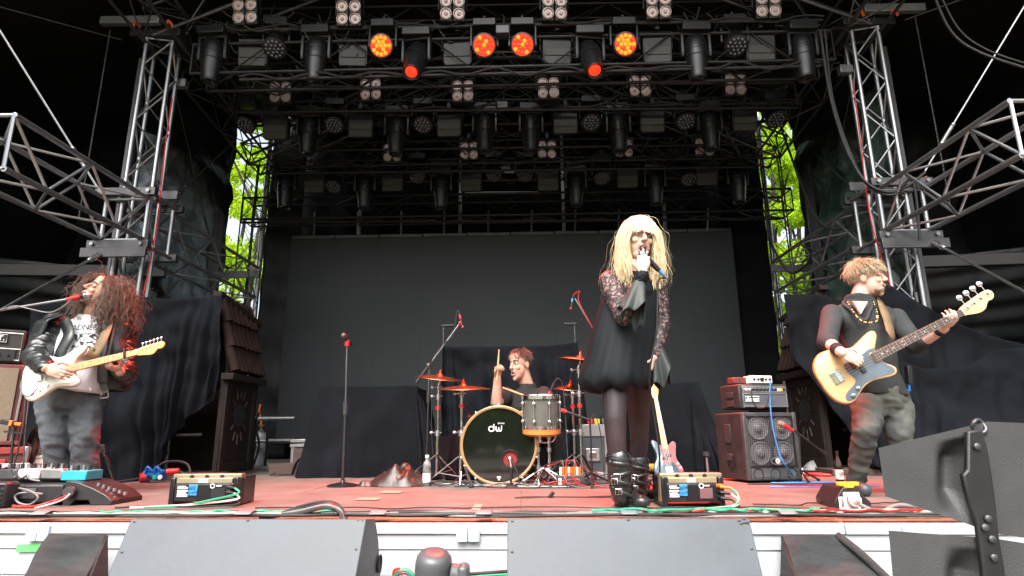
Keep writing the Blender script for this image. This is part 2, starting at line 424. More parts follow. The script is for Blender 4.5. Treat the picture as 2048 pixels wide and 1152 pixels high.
def wing(sx):
    nm = 'left' if sx < 0 else 'right'
    X = XC + sx * 7.4
    def fn(u, v):
        y = 4.0 + 6.2 * u; z = -1.3 + 7.6 * v
        rip = .03 * math.sin(v * 70 + 3 * noise.noise(V((u * 3, v * 2, 1)))) * (1 - v)
        return V((X + rip, y, z)), V((sx, 0, 0)), 1.
    sheet('wing_tarpaulin', M['tarp_dark'], fn, 40, 70, f'black tarpaulin outer wall of the wing on the {nm}, rippled low down', 'tarpaulin', amp=.14, fs=.9, seed=9 + sx)
    def fb(u, v):
        x = XC + sx * (TX + .45) + sx * (3.2 * u); z = -.05 + 6.4 * v
        return V((x, 9.6 + .05 * math.sin(v * 40 + u * 4), z)), V((0, 1, 0)), 1.
    sheet('wing_tarpaulin', M['tarp_dark'], fb, 40, 60, f'black tarpaulin closing the back of the wing on the {nm}', 'tarpaulin', amp=.12, fs=.9, seed=19 + sx)
    # sloping awning lower down in the wing: rippled sheet over a beam
    def fa(u, v):
        a = V((XC + sx * (4.95 + 2.4 * u), 8.2 - .4 * u, 2.62 + .18 * u)); b = V((XC + sx * (4.95 + 2.4 * u), 9.3, 1.0))
        p = lerp(a, b, v); return p + V((0, .02 * math.sin(v * 46 + u * 3), .02 * math.sin(v * 46 + u * 3))), V((0, -1, 0)), 1.
    sheet('wing_tarpaulin', M['flap'], fa, 40, 60, f'rippled grey tarpaulin flap low in the wing on the {nm}', 'tarpaulin', amp=.06, fs=1.2, seed=29 + sx)
    b = MB(); p0 = V((XC + sx * 4.75, 8.0, 2.6)); p1 = V((XC + sx * 7.3, 7.2, 2.45))
    b.bar(p0, p1, .10, .16)
    tag(b.build('wing_beam', M['rig'], bevel=.01), f'dark flat beam crossing the wing on the {nm} below the side truss', 'beam')
wing(-1); wing(1)

# back wall of the stage: black cloth either side of and above the screen
def bk(u, v):
    x = .05 - 4.6 + 9.2 * u; z = -.02 + 8.4 * v
    return V((x, 11.35 + .04 * math.sin(u * 90), z)), V((0, 1, 0)), 1.
sheet('backdrop_cloth', M['cloth2'], bk, 120, 30, 'wide black cloth closing the back of the stage behind the screen', 'backdrop', amp=.05, fs=.8)
SCR_Y = 10.5
c00 = P(553, 874, SCR_Y); c10 = P(1498, 865, SCR_Y); c01 = P(580, 479, SCR_Y); c11 = P(1467, 463, SCR_Y)
for sx, px_t, px_b in ((-1, (538, 285), (500, 865)), (1, (1522, 285), (1562, 800))):
    X = P(px_t[0], px_t[1], 10.4).x
    def wf(u, v):
        x = lerp(X, (c01.x if sx < 0 else c11.x) - sx * .1, u); z = lerp(0.02, 6.5, v)
        return V((x, 10.75 - .15 * (1 - u) + .015 * math.sin(v * 50 + u * 2), z)), V((0, 1, 0)), 1.
    sheet('side_masking', M['cloth2'] if sx > 0 else M['tarp_dark'], wf, 14, 60, f'narrow dark masking sheet on the {"left" if sx < 0 else "right"} of the video screen', 'curtain', amp=.03, fs=1.5)
    b = MB(); b.cyl((X - .03 * -sx, 10.52, -.0), (X - .03 * -sx, 10.52, 6.4), .045, n=10)
    tag(b.build('edge_post', M['post'], smooth=60), f'pale upright pole at the {"left" if sx < 0 else "right"} edge of the back wall', 'pole')

# video wall
scr = thing('video_wall', 'huge dark video screen, switched off, behind the drummer', 'video screen', ((c00.x + c10.x) / 2, SCR_Y, 0))
xl, xr = (c00.x + c01.x) / 2, (c10.x + c11.x) / 2
zb, ztl, ztr = .36, c01.z, c11.z
M['led'] = mat('led_panel_face', (.0145, .019, .0225), .6, 0, .1, 1.0, .10, 900, spec=.5)
NXP, NZP = 10, 4
for i in range(NXP):
    for j in range(NZP):
        xa = lerp(xl, xr, i / NXP); xb = lerp(xl, xr, (i + 1) / NXP)
        zt = lerp(ztl, ztr, (i + .5) / NXP); za = lerp(zb, zt, j / NZP); ze = lerp(zb, zt, (j + 1) / NZP)
        b = MB(); b.box(((xa + xb) / 2, SCR_Y + .04 + rnd.uniform(-.0004, .0004), (za + ze) / 2), (xb - xa - .0012, .08, ze - za - .0012))
        b.build('screen_panel', M['led'], scr)
M['header'] = mat('grey_header_bar', (.075, .09, .10), .5, .3, .2, 4)
for i in range(NXP):
    xa = lerp(xl, xr, i / NXP); xb = lerp(xl, xr, (i + 1) / NXP); zt = lerp(ztl, ztr, (i + .5) / NXP)
    b = MB(); b.box(((xa + xb) / 2, SCR_Y + .02, zt + .035), (xb - xa - .02, .06, .06)); b.build('header_bar', M['header'], scr, bevel=.006)

# ------------------------------------------------------------------ trusses
def truss(name, label, p0, p1, w, mt, up=(0, 0, 1), seg=.5, cr=.024, br=.011, group=None, split=True, h=None, cat='truss', ends=True):
    p0 = V(p0); p1 = V(p1); L = (p1 - p0).length; h = h or w
    t = thing(name, label, cat, p0, 0, group)
    FM = frame(p0, y=up, z=p1 - p0)
    mt = M[mt]
    cs = [(-w / 2, -h / 2), (w / 2, -h / 2), (w / 2, h / 2), (-w / 2, h / 2)]
    for x, y in cs:
        mb = MB(); mb.cyl(FM @ V((x, y, 0)), FM @ V((x, y, L)), cr, n=8); mb.build('chord', mt, t, smooth=60)
    n = max(1, round(L / seg)); s = L / n
    br_mb = MB(); protos = {}
    RMi = ROOTM[t.name].inverted()
    for fi in range(4):
        a = cs[fi]; b = cs[(fi + 1) % 4]
        for k in range(n):
            z0, z1 = k * s, (k + 1) * s
            qa, qb = ((a, z0), (b, z1)) if (k + fi) % 2 else ((b, z0), (a, z1))
            A = V((qa[0][0], qa[0][1], qa[1])); B = V((qb[0][0], qb[0][1], qb[1]))
            if split:
                key = (fi, (k + fi) % 2)
                if key not in protos:
                    mb = MB(); mb.cyl(FM @ A, FM @ B, br, n=6); protos[key] = (mb.build('brace', mt, t, smooth=60), A.z)
                else:
                    o, zz = protos[key]
                    off = FM.to_3x3() @ V((0, 0, A.z - zz)); like(o, Matrix.Translation(off), t)
            else: br_mb.cyl(FM @ A, FM @ B, br, n=5, cap=False)
            if k == 0 and ends:
                pass
    for z in ([0, L] if ends else []):
        for fi in range(4):
            a = cs[fi]; b = cs[(fi + 1) % 4]
            if split:
                mb = MB(); mb.cyl(FM @ V((a[0], a[1], z)), FM @ V((b[0], b[1], z)), br * 1.2, n=6); mb.build('end_bar', mt, t, smooth=60)
            else: br_mb.cyl(FM @ V((a[0], a[1], z)), FM @ V((b[0], b[1], z)), br * 1.2, n=6)
    if br_mb.v: br_mb.build('lattice', mt, t, smooth=60)
    return t
LFT = 'left'; 
ztop = 5.15
for sx, nm in ((-1, 'left'), (1, 'right')):
    x = XC + sx * TX
    # front tower, turned a few degrees
    truss('truss_tower', f'tall front lattice tower on the {nm}, passing through the side truss', (x, TY0, -.0), (x, TY0, ztop), .285, 'alu', up=(.25 * sx, 1, 0), seg=.36, cr=.026, br=.011, group='truss towers')
    b = MB(); b.bar((x + sx * .26, TY0 + .05, 0), (x + sx * .26, TY0 + .05, 5.0), .07, .10)
    tag(b.build('tower_rail', M['dsteel'], bevel=.006), f'grey flat rail beside the front tower on the {nm}', 'rail')
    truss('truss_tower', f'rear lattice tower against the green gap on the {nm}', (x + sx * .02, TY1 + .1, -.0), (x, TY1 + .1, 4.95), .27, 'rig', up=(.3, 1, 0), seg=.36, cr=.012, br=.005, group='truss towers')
    # side truss running from beyond the camera's side to the rear
    truss('side_truss', f'heavy horizontal truss in front of the front tower on the {nm}', (x + sx * .02, 4.55, 2.78), (x, TY0 - .24, 2.78), .48, 'alu', seg=.46, cr=.027, br=.014, group='side trusses')
    truss('side_truss', f'horizontal truss between front and rear tower on the {nm}', (x, TY0 + .24, 2.78), (x, TY1 - .1, 2.78), .48, 'alu_old', seg=.46, cr=.025, br=.013, group='side trusses')
    # sleeve block round the tower
    t = thing('sleeve_block', f'corner block of beams where side truss meets the front tower on the {nm}', 'truss block', (x, TY0, 2.5))
    for z in (2.47, 3.09):
        for dy in (-.28, .28):
            mb = MB(); mb.bar((x - .34, TY0 + dy, z), (x + .34, TY0 + dy, z), .07, .09); mb.build('beam', M['dsteel'], t, bevel=.005)
        for dx in (-.27, .27):
            mb = MB(); mb.cyl((x + dx, TY0 - .34, z), (x + dx, TY0 + .34, z), .022, n=8); mb.build('tube', M['alu_old'], t, smooth=60)
    for dx in (-.24, .24):
        for dy in (-.24, .24):
            mb = MB(); mb.cyl((x + dx, TY0 + dy, 2.5), (x + dx, TY0 + dy, 3.06), .024, n=8); mb.build('tube', M['alu'], t, smooth=60)
            mb = MB(); q = V((x + dx * 1.15, TY0 + dy * 1.15, 3.09 if dy < 0 else 2.45)); mb.tube([q + V((-.05, 0, -.02)), q + V((0, -.02, .05)), q + V((.04, 0, .0))], .014, 5, 4); mb.build('strap', M['orange_strap'], t, smooth=60)
    # wide flat plates with guy wires
    for (yy_, zz_) in ((TY0 - .35, 2.36), (TY0 + .1, 3.2), (TY1 - .3, 2.86)):
        b = MB(); b.bar((x - .36, yy_, zz_), (x + .36, yy_, zz_), .035, .11)
        tag(b.build('spreader_beam', M['dsteel'], bevel=.006), {2.36: f'grey spreader beam under the side truss on the {nm}, holding a bracing rod', 3.2: f'grey spreader beam above the side truss by the front tower on the {nm}', 2.86: f'grey spreader beam at the rear tower on the {nm}'}[zz_], 'beam')
    # rear end of the side truss: short upright stubs
    # head block on top of the front tower and the gabled roof trusses
    t = thing('head_block', f'dark head block with pulleys on top of the front tower on the {nm}', 'truss block', (x, TY0, ztop))
    mb = MB(); mb.box((x, TY0, ztop + .06), (.62, .42, .10)); mb.build('plate', M['rig'], t, bevel=.01)
    mb = MB(); mb.bar((x - sx * .1, TY0 - .28, ztop + .16), (x + sx * .62, TY0 - .28, ztop + .16), .07, .10); mb.build('beam', M['alu_old'], t, bevel=.005)
    for k in (-.2, .2):
        mb = MB(); mb.tube([(x + k, TY0 - .3, ztop + .05), (x + k + .03, TY0 - .33, ztop + .12), (x + k + .08, TY0 - .3, ztop + .05)], .016, 5, 4); mb.build('strap', M['orange_strap'], t, smooth=60)
    for yv, ry, nmv in ((TY0, 5.35, 'front'), (TY1, 4.95, 'rear')):
        xa = XC + sx * (TX + .1); xb = XC + sx * .95; zb_ = 6.62 if yv == TY1 else 6.9
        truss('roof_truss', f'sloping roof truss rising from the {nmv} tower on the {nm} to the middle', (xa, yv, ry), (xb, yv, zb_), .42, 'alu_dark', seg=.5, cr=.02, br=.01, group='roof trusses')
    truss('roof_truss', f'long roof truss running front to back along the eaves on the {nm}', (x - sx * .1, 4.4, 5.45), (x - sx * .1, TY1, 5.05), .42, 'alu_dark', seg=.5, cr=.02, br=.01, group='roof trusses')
    # hoist chains beside the tower
    b = MB()
    for k in range(110):
        z = 5.2 - k * .022 - (.0); c = V((x + sx * .52, TY0 - .25, z))
        if z < 2.75: break
        ax = V((1, 0, 0)) if k % 2 else V((0, 1, 0))
        b.tube([c + V((0, 0, .016)), c + ax * .008, c + V((0, 0, -.016)), c - ax * .008], .0035, 4, closed=True)
    t2 = tag(b.build('hoist_chain', M['dsteel'], smooth=60), f'hoist chain hanging beside the front tower on the {nm}', 'chain')
truss('roof_truss', 'level middle truss at the top of the rear roof arch', (XC - .95, TY1, 6.58), (XC + .95, TY1, 6.58), .42, 'alu_old', seg=.4, cr=.022, br=.011, group='roof trusses')

# guy wires with turnbuckles
def wire(label, p, q, r=.011, mt='steel', buckle=.8, cat='guy wire'):
    t = thing('guy_wire', label, cat, p)
    mb = MB(); mb.cyl(p, q, r, n=6); mb.build('cable', M[mt], t, smooth=60)
    if buckle:
        a = lerp(V(p), V(q), buckle); d_ = (V(q) - V(p)).normalized()
        mb = MB(); mb.cyl(a - d_ * .09, a + d_ * .09, r * 2.2, n=8); mb.ell(a - d_ * .11, .026); mb.ell(a + d_ * .10, .026); mb.build('turnbuckle', M[mt], t, smooth=60)
def mir(pl, pr, Yl): return
wire('long steel guy wire slanting from high on the left edge to the left side truss', P(-60, -35, 5.2), P(203, 388, 6.1), .011, 'steel', .82)
wire('long steel guy wire slanting from high on the right edge to the right side truss', P(2110, -90, 5.2), P(1850, 342, 6.1), .011, 'steel', .82)
wire('thin guy wire crossing the left wing high up to the tower top', P(-40, 3, 5.6), P(243, 80, 6.4), .008, 'dsteel', 0)
wire('thin guy wire crossing the right wing high up to the tower top', P(2030, -40, 5.6), P(1810, 40, 6.4), .008, 'dsteel', 0)
wire('silver bracing rod from the left edge up to the spreader beam on the left', P(-60, 655, 4.6), P(195, 511, 6.25), .014, 'steel', .97, 'bracing rod')
wire('silver bracing rod from the right edge up to the spreader beam on the right', P(2110, 618, 4.6), P(1872, 487, 6.25), .014, 'steel', .97, 'bracing rod')
wire('wire crossing the left side wall up towards the rear tower', P(318, 425, 6.9), P(470, 280, 9.0), .009, 'dsteel', .25)
wire('wire dropping along the left side wall to the rear spreader beam', P(352, 190, 7.3), P(425, 500, 9.0), .009, 'dsteel', .8)
wire('wire crossing the right side wall down to the side truss', P(1625, 300, 9.0), P(1728, 400, 6.9), .009, 'dsteel', .85)
wire('wire dropping along the right side wall to the side truss', P(1700, 190, 7.3), P(1650, 430, 9.0), .009, 'dsteel', 0)
for lab, pts, r in (('red rope hanging from the left tower head down beside the tower', [P(345, 195, 6.5), P(330, 300, 6.5), P(312, 460, 6.5), P(287, 590, 6.5)], .007),
                    ('red rope hanging from the right tower head down beside the tower', [P(1706, 160, 6.5), P(1722, 290, 6.5), P(1742, 440, 6.5), P(1790, 600, 6.5)], .007)):
    b = MB(); b.tube(pts, r, 5, 8); tag(b.build('rope', M['red_cable'], smooth=60), lab, 'rope')
for i, (pts, r) in enumerate((
        ([P(1640, 60, 6.3), P(1660, 190, 6.3), P(1690, 290, 6.3), P(1728, 360, 6.2), P(1775, 384, 6.1), P(1815, 372, 6.1), P(1850, 345, 6.1)], .016),
        ([P(1650, 60, 6.3), P(1664, 190, 6.35), P(1698, 300, 6.3), P(1735, 370, 6.2), P(1785, 390, 6.1), P(1825, 362, 6.1), P(1840, 480, 6.1)], .014),
        ([P(1560, 250, 9), P(1585, 320, 8.6), P(1615, 400, 8.2), P(1645, 450, 7.6), P(1690, 455, 7.2), P(1712, 420, 7.0)], .018),
        ([P(1530, 420, 9.2), P(1545, 490, 9.), P(1578, 545, 8.7), P(1612, 530, 8.2), P(1625, 500, 8.)], .018),
        ([P(1860, -30, 5.2), P(1900, 60, 5.3), P(1960, 105, 5.3), P(2080, 145, 5.2)], .014),
        ([P(1872, -30, 5.2), P(1915, 55, 5.3), P(1975, 100, 5.3), P(2080, 136, 5.2)], .010))):
    b = MB(); b.tube(pts, r, 6, 8)
    tag(b.build('hanging_cable', M['rubber'], smooth=60), ['thick black cable looping from the roof to the right side truss', 'black cable looping past the right tower then dropping straight down', 'black cable sagging across the right gap to the side truss', 'short black cable loop low in the right green gap', 'black cable sagging across the top right corner', 'thinner cable just above the sagging one, top right corner'][i], 'cable')

# ------------------------------------------------------------------ trees behind the stage
M['bark'] = mat('bark', (.03, .024, .018), .9, 0, .4, 5, .5, 30)
def leafmat(name, c):
    m = bpy.data.materials.new(name); m.use_nodes = True; nt = m.node_tree; N = nt.nodes; L = nt.links
    out = N['Material Output']; N.remove(N['Principled BSDF'])
    g_ = N.new('ShaderNodeNewGeometry'); hs = N.new('ShaderNodeHueSaturation'); hs.inputs['Color'].default_value = (*c, 1)
    mr = N.new('ShaderNodeMapRange'); mr.inputs[3].default_value = .55; mr.inputs[4].default_value = 1.5
    L.new(g_.outputs['Random Per Island'], mr.inputs[0]); L.new(mr.outputs[0], hs.inputs['Value'])
    d_ = N.new('ShaderNodeBsdfDiffuse'); t_ = N.new('ShaderNodeBsdfTranslucent'); mx = N.new('ShaderNodeMixShader'); mx.inputs[0].default_value = .6
    L.new(hs.outputs[0], d_.inputs[0])
    h2 = N.new('ShaderNodeHueSaturation'); h2.inputs['Hue'].default_value = .48; h2.inputs['Saturation'].default_value = 1.1; h2.inputs['Value'].default_value = 1.7
    L.new(hs.outputs[0], h2.inputs['Color']); L.new(h2.outputs[0], t_.inputs[0])
    L.new(d_.outputs[0], mx.inputs[1]); L.new(t_.outputs[0], mx.inputs[2]); L.new(mx.outputs[0], out.inputs[0]); return m
M['leaf'] = leafmat('beech_leaf', (.27, .42, .045))
M['leaf_dark'] = leafmat('leaf_shade_in_colour', (.07, .15, .025))  # darker leaf copy for the far wood, shade put into the colour
def tree(x, y, h, rad, n, label, mt='leaf', seed=1, ls=.066):
    rg = np.random.default_rng(seed)
    t = thing('broadleaf_tree', label, 'tree', (x, y, -1.35), 0, 'trees behind the stage')
    mb = MB(); top = V((x + .3, y, -1.35 + h * .75))
    mb.tube([(x, y, -1.4), (x + .08, y + .05, .6), (x - .05, y, h * .3), top], [.13, .11, .08, .04], 8, 5)
    mb.build('trunk', M['bark'], t, smooth=60)
    cl = []
    for k in range(5):
        a = rg.uniform(0, 6.28); z0 = rg.uniform(.3, .65) * h; e = V((x + math.cos(a) * rad * .7, y + math.sin(a) * rad * .7, z0 + rg.uniform(.4, 1.6)))
        mb = MB(); mb.tube([(x, y, z0 - 1.2), lerp(V((x, y, z0 - 1.2)), e, .5) + V((0, 0, .15)), e], [.045, .03, .012], 6, 5); mb.build('limb', M['bark'], t, smooth=60)
    # leaf clumps
    nc = 90; cc = rg.normal(size=(nc, 3)); cc /= np.linalg.norm(cc, axis=1)[:, None]; cc *= rg.uniform(.25, 1, (nc, 1)) ** .5
    cc = cc * np.array([rad, rad, h * .52]) + np.array([x, y, -1.35 + h * .52])
    cr = rg.uniform(.25, .6, nc)
    idx = rg.integers(0, nc, n); d_ = rg.normal(size=(n, 3)); d_ /= np.linalg.norm(d_, axis=1)[:, None]
    pos = cc[idx] + d_ * cr[idx][:, None] * rg.uniform(.3, 1, (n, 1)) * np.array([1, 1, .7])
    a = rg.normal(size=(n, 3)); a /= np.linalg.norm(a, axis=1)[:, None]; a[:, 2] -= .3
    b_ = np.cross(a, rg.normal(size=(n, 3))); b_ /= np.linalg.norm(b_, axis=1)[:, None]
    s = ls * rg.uniform(.6, 1.3, (n, 1))
    vs = np.stack([pos - a * s, pos + b_ * s * .55, pos + a * s, pos - b_ * s * .55], 1).reshape(-1, 3) - np.array([x, y, -1.35])
    me = bpy.data.meshes.new('crown'); me.from_pydata(vs.tolist(), [], np.arange(n * 4).reshape(-1, 4).tolist()); me.materials.append(M[mt])
    o = bpy.data.objects.new('crown', me); col.objects.link(o); o.parent = t; o['kind'] = 'stuff'
for i, (px, Y, h, rad, n, mt) in enumerate(((500, 15.0, 12.5, 2.1, 15000, 'leaf'), (462, 18.5, 13., 2.4, 9000, 'leaf'), (540, 21, 15, 2.8, 14000, 'leaf'),
                                            (1560, 14.5, 12.5, 2.3, 19000, 'leaf'), (1610, 17.5, 14, 2.8, 17000, 'leaf'), (1530, 20, 15, 3.0, 15000, 'leaf'), (1590, 24, 16, 3.6, 14000, 'leaf'))):
    q = P(px, 600, Y)
    tree(q.x, Y, h, rad, int(n * 2.0), ['bright green tree filling the left gap beside the stage', 'sparse pale tree behind the nearer one in the left gap', 'darker tree furthest back in the left gap',
                             'bright green tree filling the right gap beside the stage', 'tall leafy tree behind the nearer one in the right gap', 'green tree at the stage side of the right gap', 'darker tree furthest back in the right gap'][i], mt, 30 + i)
# distant wood round the festival field (also what the shiny drum head mirrors)
rg = np.random.default_rng(5); n = 16000
ang = np.where(rg.random(n) < .8, rg.uniform(PI * .95, PI * 2.05, n), rg.uniform(0, 2 * PI, n)); rr = rg.uniform(44, 60, n); hz = -1 + (8 + 4 * np.sin(ang * 9) + 2 * np.sin(ang * 23)) * rg.random(n) ** .7
pos = np.stack([rr * np.cos(ang), rr * np.sin(ang) + 4, hz], 1); a = rg.normal(size=(n, 3)); b_ = rg.normal(size=(n, 3))
a /= np.linalg.norm(a, axis=1)[:, None]; b_ /= np.linalg.norm(b_, axis=1)[:, None]; s = rg.uniform(.4, .9, (n, 1))
vs = np.stack([pos - a * s, pos + b_ * s, pos + a * s, pos - b_ * s], 1).reshape(-1, 3)
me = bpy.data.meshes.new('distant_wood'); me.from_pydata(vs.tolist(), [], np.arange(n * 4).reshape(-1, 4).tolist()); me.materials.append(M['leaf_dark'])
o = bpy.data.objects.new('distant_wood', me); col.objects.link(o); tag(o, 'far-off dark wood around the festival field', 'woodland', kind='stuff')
# ================================================================== LIGHTING RIG
ORD = ['first', 'second', 'third', 'fourth', 'fifth', 'sixth', 'seventh', 'eighth']
M['lens_dim'] = mat('unlit_lamp_glass', (.45, .37, .36), .25, 0, .1, 30, coat=.6)
M['refl'] = mat('lamp_reflector', (.45, .36, .34), .35, .5, .08, 20)
M['flood_glass'] = mat('frosted_flood_panel', (.06, .06, .057), .6, 0, .12, 12, .05, 200)
M['lens_dark'] = mat('dark_glass_lens', (.012, .014, .018), .06, 0, 0, spec=.8)
M['head_plastic'] = mat('moving_head_plastic', (.009, .010, .012), .36, 0, .25, 8, spec=.6)
M['cell_off'] = mat('unlit_cell', (.10, .11, .13), .12, .2, 0, spec=.9)
# three cross trusses carry the lamps
def cross(px0, px1, py0, py1, Y, label):
    a = P(px0, py0, Y); b = P(px1, py1, Y)
    return truss('lighting_truss', label, a, b, .40, 'rig', seg=.5, cr=.022, br=.010, group='lighting trusses', split=False, h=.40)
ROWS = {1: (6.65, 66), 2: (8.15, 226), 3: (9.65, 338)}
cross(400, 1650, 172 - 35, 145 - 35, 6.75, 'front black lighting truss carrying the topmost row of lamps')
cross(480, 1580, 214, 205, 8.15, 'middle black lighting truss carrying the second row of lamps')
cross(545, 1500, 335, 322, 9.45, 'rear black lighting truss carrying the third row of lamps')
cross(495, 1575, 425, 407, 10.3, 'low black truss from which the video screen hangs on chains')
# a level pipe and cables under each
for i, (pa, pb, Y) in enumerate((((395, 62), (1645, 40), 6.5), ((480, 160), (1640, 132), 6.5), ((500, 228), (1600, 205), 8.0), ((560, 335), (1520, 315), 9.3), ((480, 445), (1560, 438), 10.2))):
    a = P(*pa, Y); b = P(*pb, Y); mb = MB(); mb.cyl(a, b, .022, n=8)
    t = thing('lighting_pipe', f'black pipe across the rig, {ORD[i]} from the top', 'pipe', a, 0, 'rig pipes'); mb.build('tube', M['pipe'], t, smooth=60)
    mb = MB(); pts = []
    for k in range(41):
        u = k / 40; p = lerp(a, b, u); pts.append(p + V((0, -.03 + rnd.uniform(-.02, .02), .03 + .035 * math.sin(u * 60) - .03 * abs(math.sin(u * 22)))))
    mb.tube(pts, .012, 5, 2); mb.build('cable', M['rubber'], t, smooth=60)

def hookup(mb, top):
    mb.box((0, 0, top + .03), (.05, .05, .07)); mb.lathe([(.03, -.02), (.034, 0), (.03, .02)], TR((0, 0, top + .075), 0, 0, PI / 2), 10)
# --- four-lamp blinder: faces -Y
def blinder():
    t = thing('blinder_light', 'x', 'stage light', (0, 0, 0))
    for sx in (-1, 1):
        mb = MB(); mb.box((sx * .078, .06, 0), (.148, .16, .32)); mb.build('lamp_box', M['blk'], t, bevel=.012)
        for sz in (-1, 1):
            T = TR((sx * .078, -.022, sz * .075), 0, PI / 2)
            mb = MB(); mb.lathe([(.066, .0), (.070, .012), (.061, .014), (.058, .004), (.030, -.012), (.012, -.015)], T, 20)
            o = mb.build('lamp', M['refl'], t, smooth=50)
            mb = MB(); mb.ell((0, 0, .004), (.023, .023, .012), T, 12, 6); mb.build('bulb', M['lens_dim'], o, smooth=80)
    mb = MB(); mb.tube([(-.17, .05, .0), (-.17, .05, .2), (.17, .05, .2), (.17, .05, .0)], .011, 6); hookup(mb, .2); mb.build('bracket', M['blk'], t, smooth=50)
    return t
def flood():
    t = thing('flood_light', 'x', 'stage light')
    mb = MB(); mb.box((0, .07, .03), (.36, .14, .33)); mb.build('housing', M['blk'], t, bevel=.012)
    for sz, z in ((0, -.118), (1, -.012)):
        mb = MB(); mb.box((0, -.006, z + .01), (.315, .012, .098)); mb.build('light_panel', M['flood_glass'], t, bevel=.004)
    mb = MB(); mb.tube([(-.2, .07, .05), (-.2, .07, .27), (.2, .07, .27), (.2, .07, .05)], .012, 6); hookup(mb, .27); mb.build('bracket', M['blk'], t, smooth=50)
    return t
def moving_head(tilt=0., yaw=0., lit=False):
    t = thing('moving_head_light', 'x', 'stage light')
    mb = MB(); mb.box((0, 0, .34), (.34, .26, .11)); hookup(mb, .40); mb.build('base', M['head_plastic'], t, bevel=.02)
    T = Matrix.Rotation(yaw, 4, 'Z')
    for sx in (-1, 1):
        mb = MB(); mb.prism([(-.055, .30), (.055, .30), (.05, .05), (.03, -.02), (-.03, -.02), (-.05, .05)], -.022, .022, T @ TR((sx * .165, 0, 0), PI / 2, PI / 2)); mb.build('yoke_arm', M['head_plastic'], t, bevel=.012)
    mb = MB(); mb.box((0, 0, .28), (.36, .11, .04), T); mb.build('yoke_bridge', M['head_plastic'], t, bevel=.012)
    T = T @ Matrix.Translation((0, 0, .06)) @ Matrix.Rotation(tilt, 4, 'X')
    mb = MB(); mb.lathe([(.06, .20), (.115, .17), (.135, .08), (.138, -.05), (.125, -.18), (.108, -.30), (.104, -.36)], T, 20); h = mb.build('head', M['head_plastic'], t, smooth=50)
    for z in (.04, -.02, -.10):
        mb = MB(); mb.lathe([(.139, z - .006), (.1415, z), (.139, z + .006)], T, 20, cap=False); mb.build('cooling_rib', M['blk_gloss'], h, smooth=50)
    mb = MB(); mb.lathe([(.102, -.36), (.106, -.37), (.098, -.385), (.068, -.362)], T, 20, cap=False); mb.build('front_ring', M['blk'], h, smooth=50)
    mb = MB(); mb.lathe([(.070, -.366), (.05, -.374), (.0, -.38)], T, 20); mb.build('lens', M['red_lit'] if lit else M['lens_dark'], h, smooth=60)
    return t
def wash(tilt=.5, lit=False, red=False):
    t = thing('wash_light', 'x', 'stage light')
    mb = MB(); mb.box((0, 0, .28), (.28, .22, .10)); hookup(mb, .33); mb.build('base', M['head_plastic'], t, bevel=.02)
    for sx in (-1, 1):
        mb = MB(); mb.bar((sx * .16, 0, .26), (sx * .16, 0, -.02), .035, .09, (0, 1, 0)); mb.build('yoke_arm', M['head_plastic'], t, bevel=.012)
    T = Matrix.Rotation(tilt, 4, 'X')          # lens looks down -Z, tilt swings it towards -Y
    mb = MB(); mb.lathe([(.05, .14), (.10, .12), (.13, .05), (.142, -.05), (.145, -.10), (.132, -.104)], T, 22); h = mb.build('head', M['head_plastic'], t, smooth=50)
    pr = None
    pts = [(0, 0)] + [(.050 * math.cos(k * PI / 3), .050 * math.sin(k * PI / 3)) for k in range(6)] + [(.098 * math.cos(k * PI / 6), .098 * math.sin(k * PI / 6)) for k in range(12)]
    for k, (a, b) in enumerate(pts):
        mb = MB(); mb.lathe([(.0225, -.104), (.024, -.112), (.015, -.122), (0, -.125)], T @ Matrix.Translation((a, b, 0)), 10)
        mb.build('lamp_cell', M['red_lit'] if (lit and (k % 5 == 3 or red and k % 3)) else M['red_cell'] if lit else M['cell_off'], h, smooth=60)
    if lit:
        mb = MB(); mb.lathe([(.125, -.1045), (.0, -.106)], T, 22); mb.build('glow_plate', M['red_lit'], h)
    return t
def hang(proto, px, py, Y, label, group, rx=0., rz=0., first=[0]):
    Mx = Matrix.Translation(P(px, py, Y)) @ Matrix.Rotation(rz, 4, 'Z') @ Matrix.Rotation(rx, 4, 'X')
    if not proto.get('_used'):
        proto['_used'] = 1; place(proto, Mx); tag(proto, label, None, group); return proto
    return dup(proto, Mx, label, group)
def row(proto, items, Y, what, where, group, rx=0., jit=.06):
    for i, (px, py) in enumerate(items):
        n = len(items)
        o = 'leftmost' if i == 0 else 'rightmost' if i == n - 1 else ORD[i] + ' from the left,'
        lab = f'{what}, {o} in the {where}' if i in (0, n - 1) else f'{what}, {o} in the {where}'
        hang(proto, px, py, Y, lab.replace(', in', ' in').replace('left, in', 'left in'), group, rx, rnd.uniform(-jit, jit))
pb = blinder(); pf = flood(); pm = moving_head(); pw = wash(-.5)
g1, g2, g3, g4 = 'four-lamp blinders', 'flood panels', 'unlit moving heads', 'unlit wash lights'
row(pb, [(491, 24), (698, 27), (905, 17), (1109, 16), (1317, 13), (1536, 11)], 6.4, 'black blinder of four white lamps', 'top row', g1, .25)
row(pb, [(562, 185), (742, 180), (926, 183), (1097, 177), (1280, 173), (1470, 170)], 7.75, 'black blinder of four white lamps', 'second row of blinders', g1, .2)
row(pb, [(785, 306), (938, 302), (1094, 300), (1247, 297), (1408, 295)], 9.3, 'black blinder of four pinkish lamps', 'lowest row of blinders', g1, .15)
row(pf, [(505, 107), (706, 107), (915, 105), (1114, 103), (1315, 101), (1522, 98)], 6.6, 'grey two-panel flood light', 'front truss', g2, .15)
row(pf, [(550, 257), (721, 253), (898, 252), (1131, 246), (1305, 243), (1490, 240)], 8.1, 'grey two-panel flood light', 'middle truss', g2, .12)
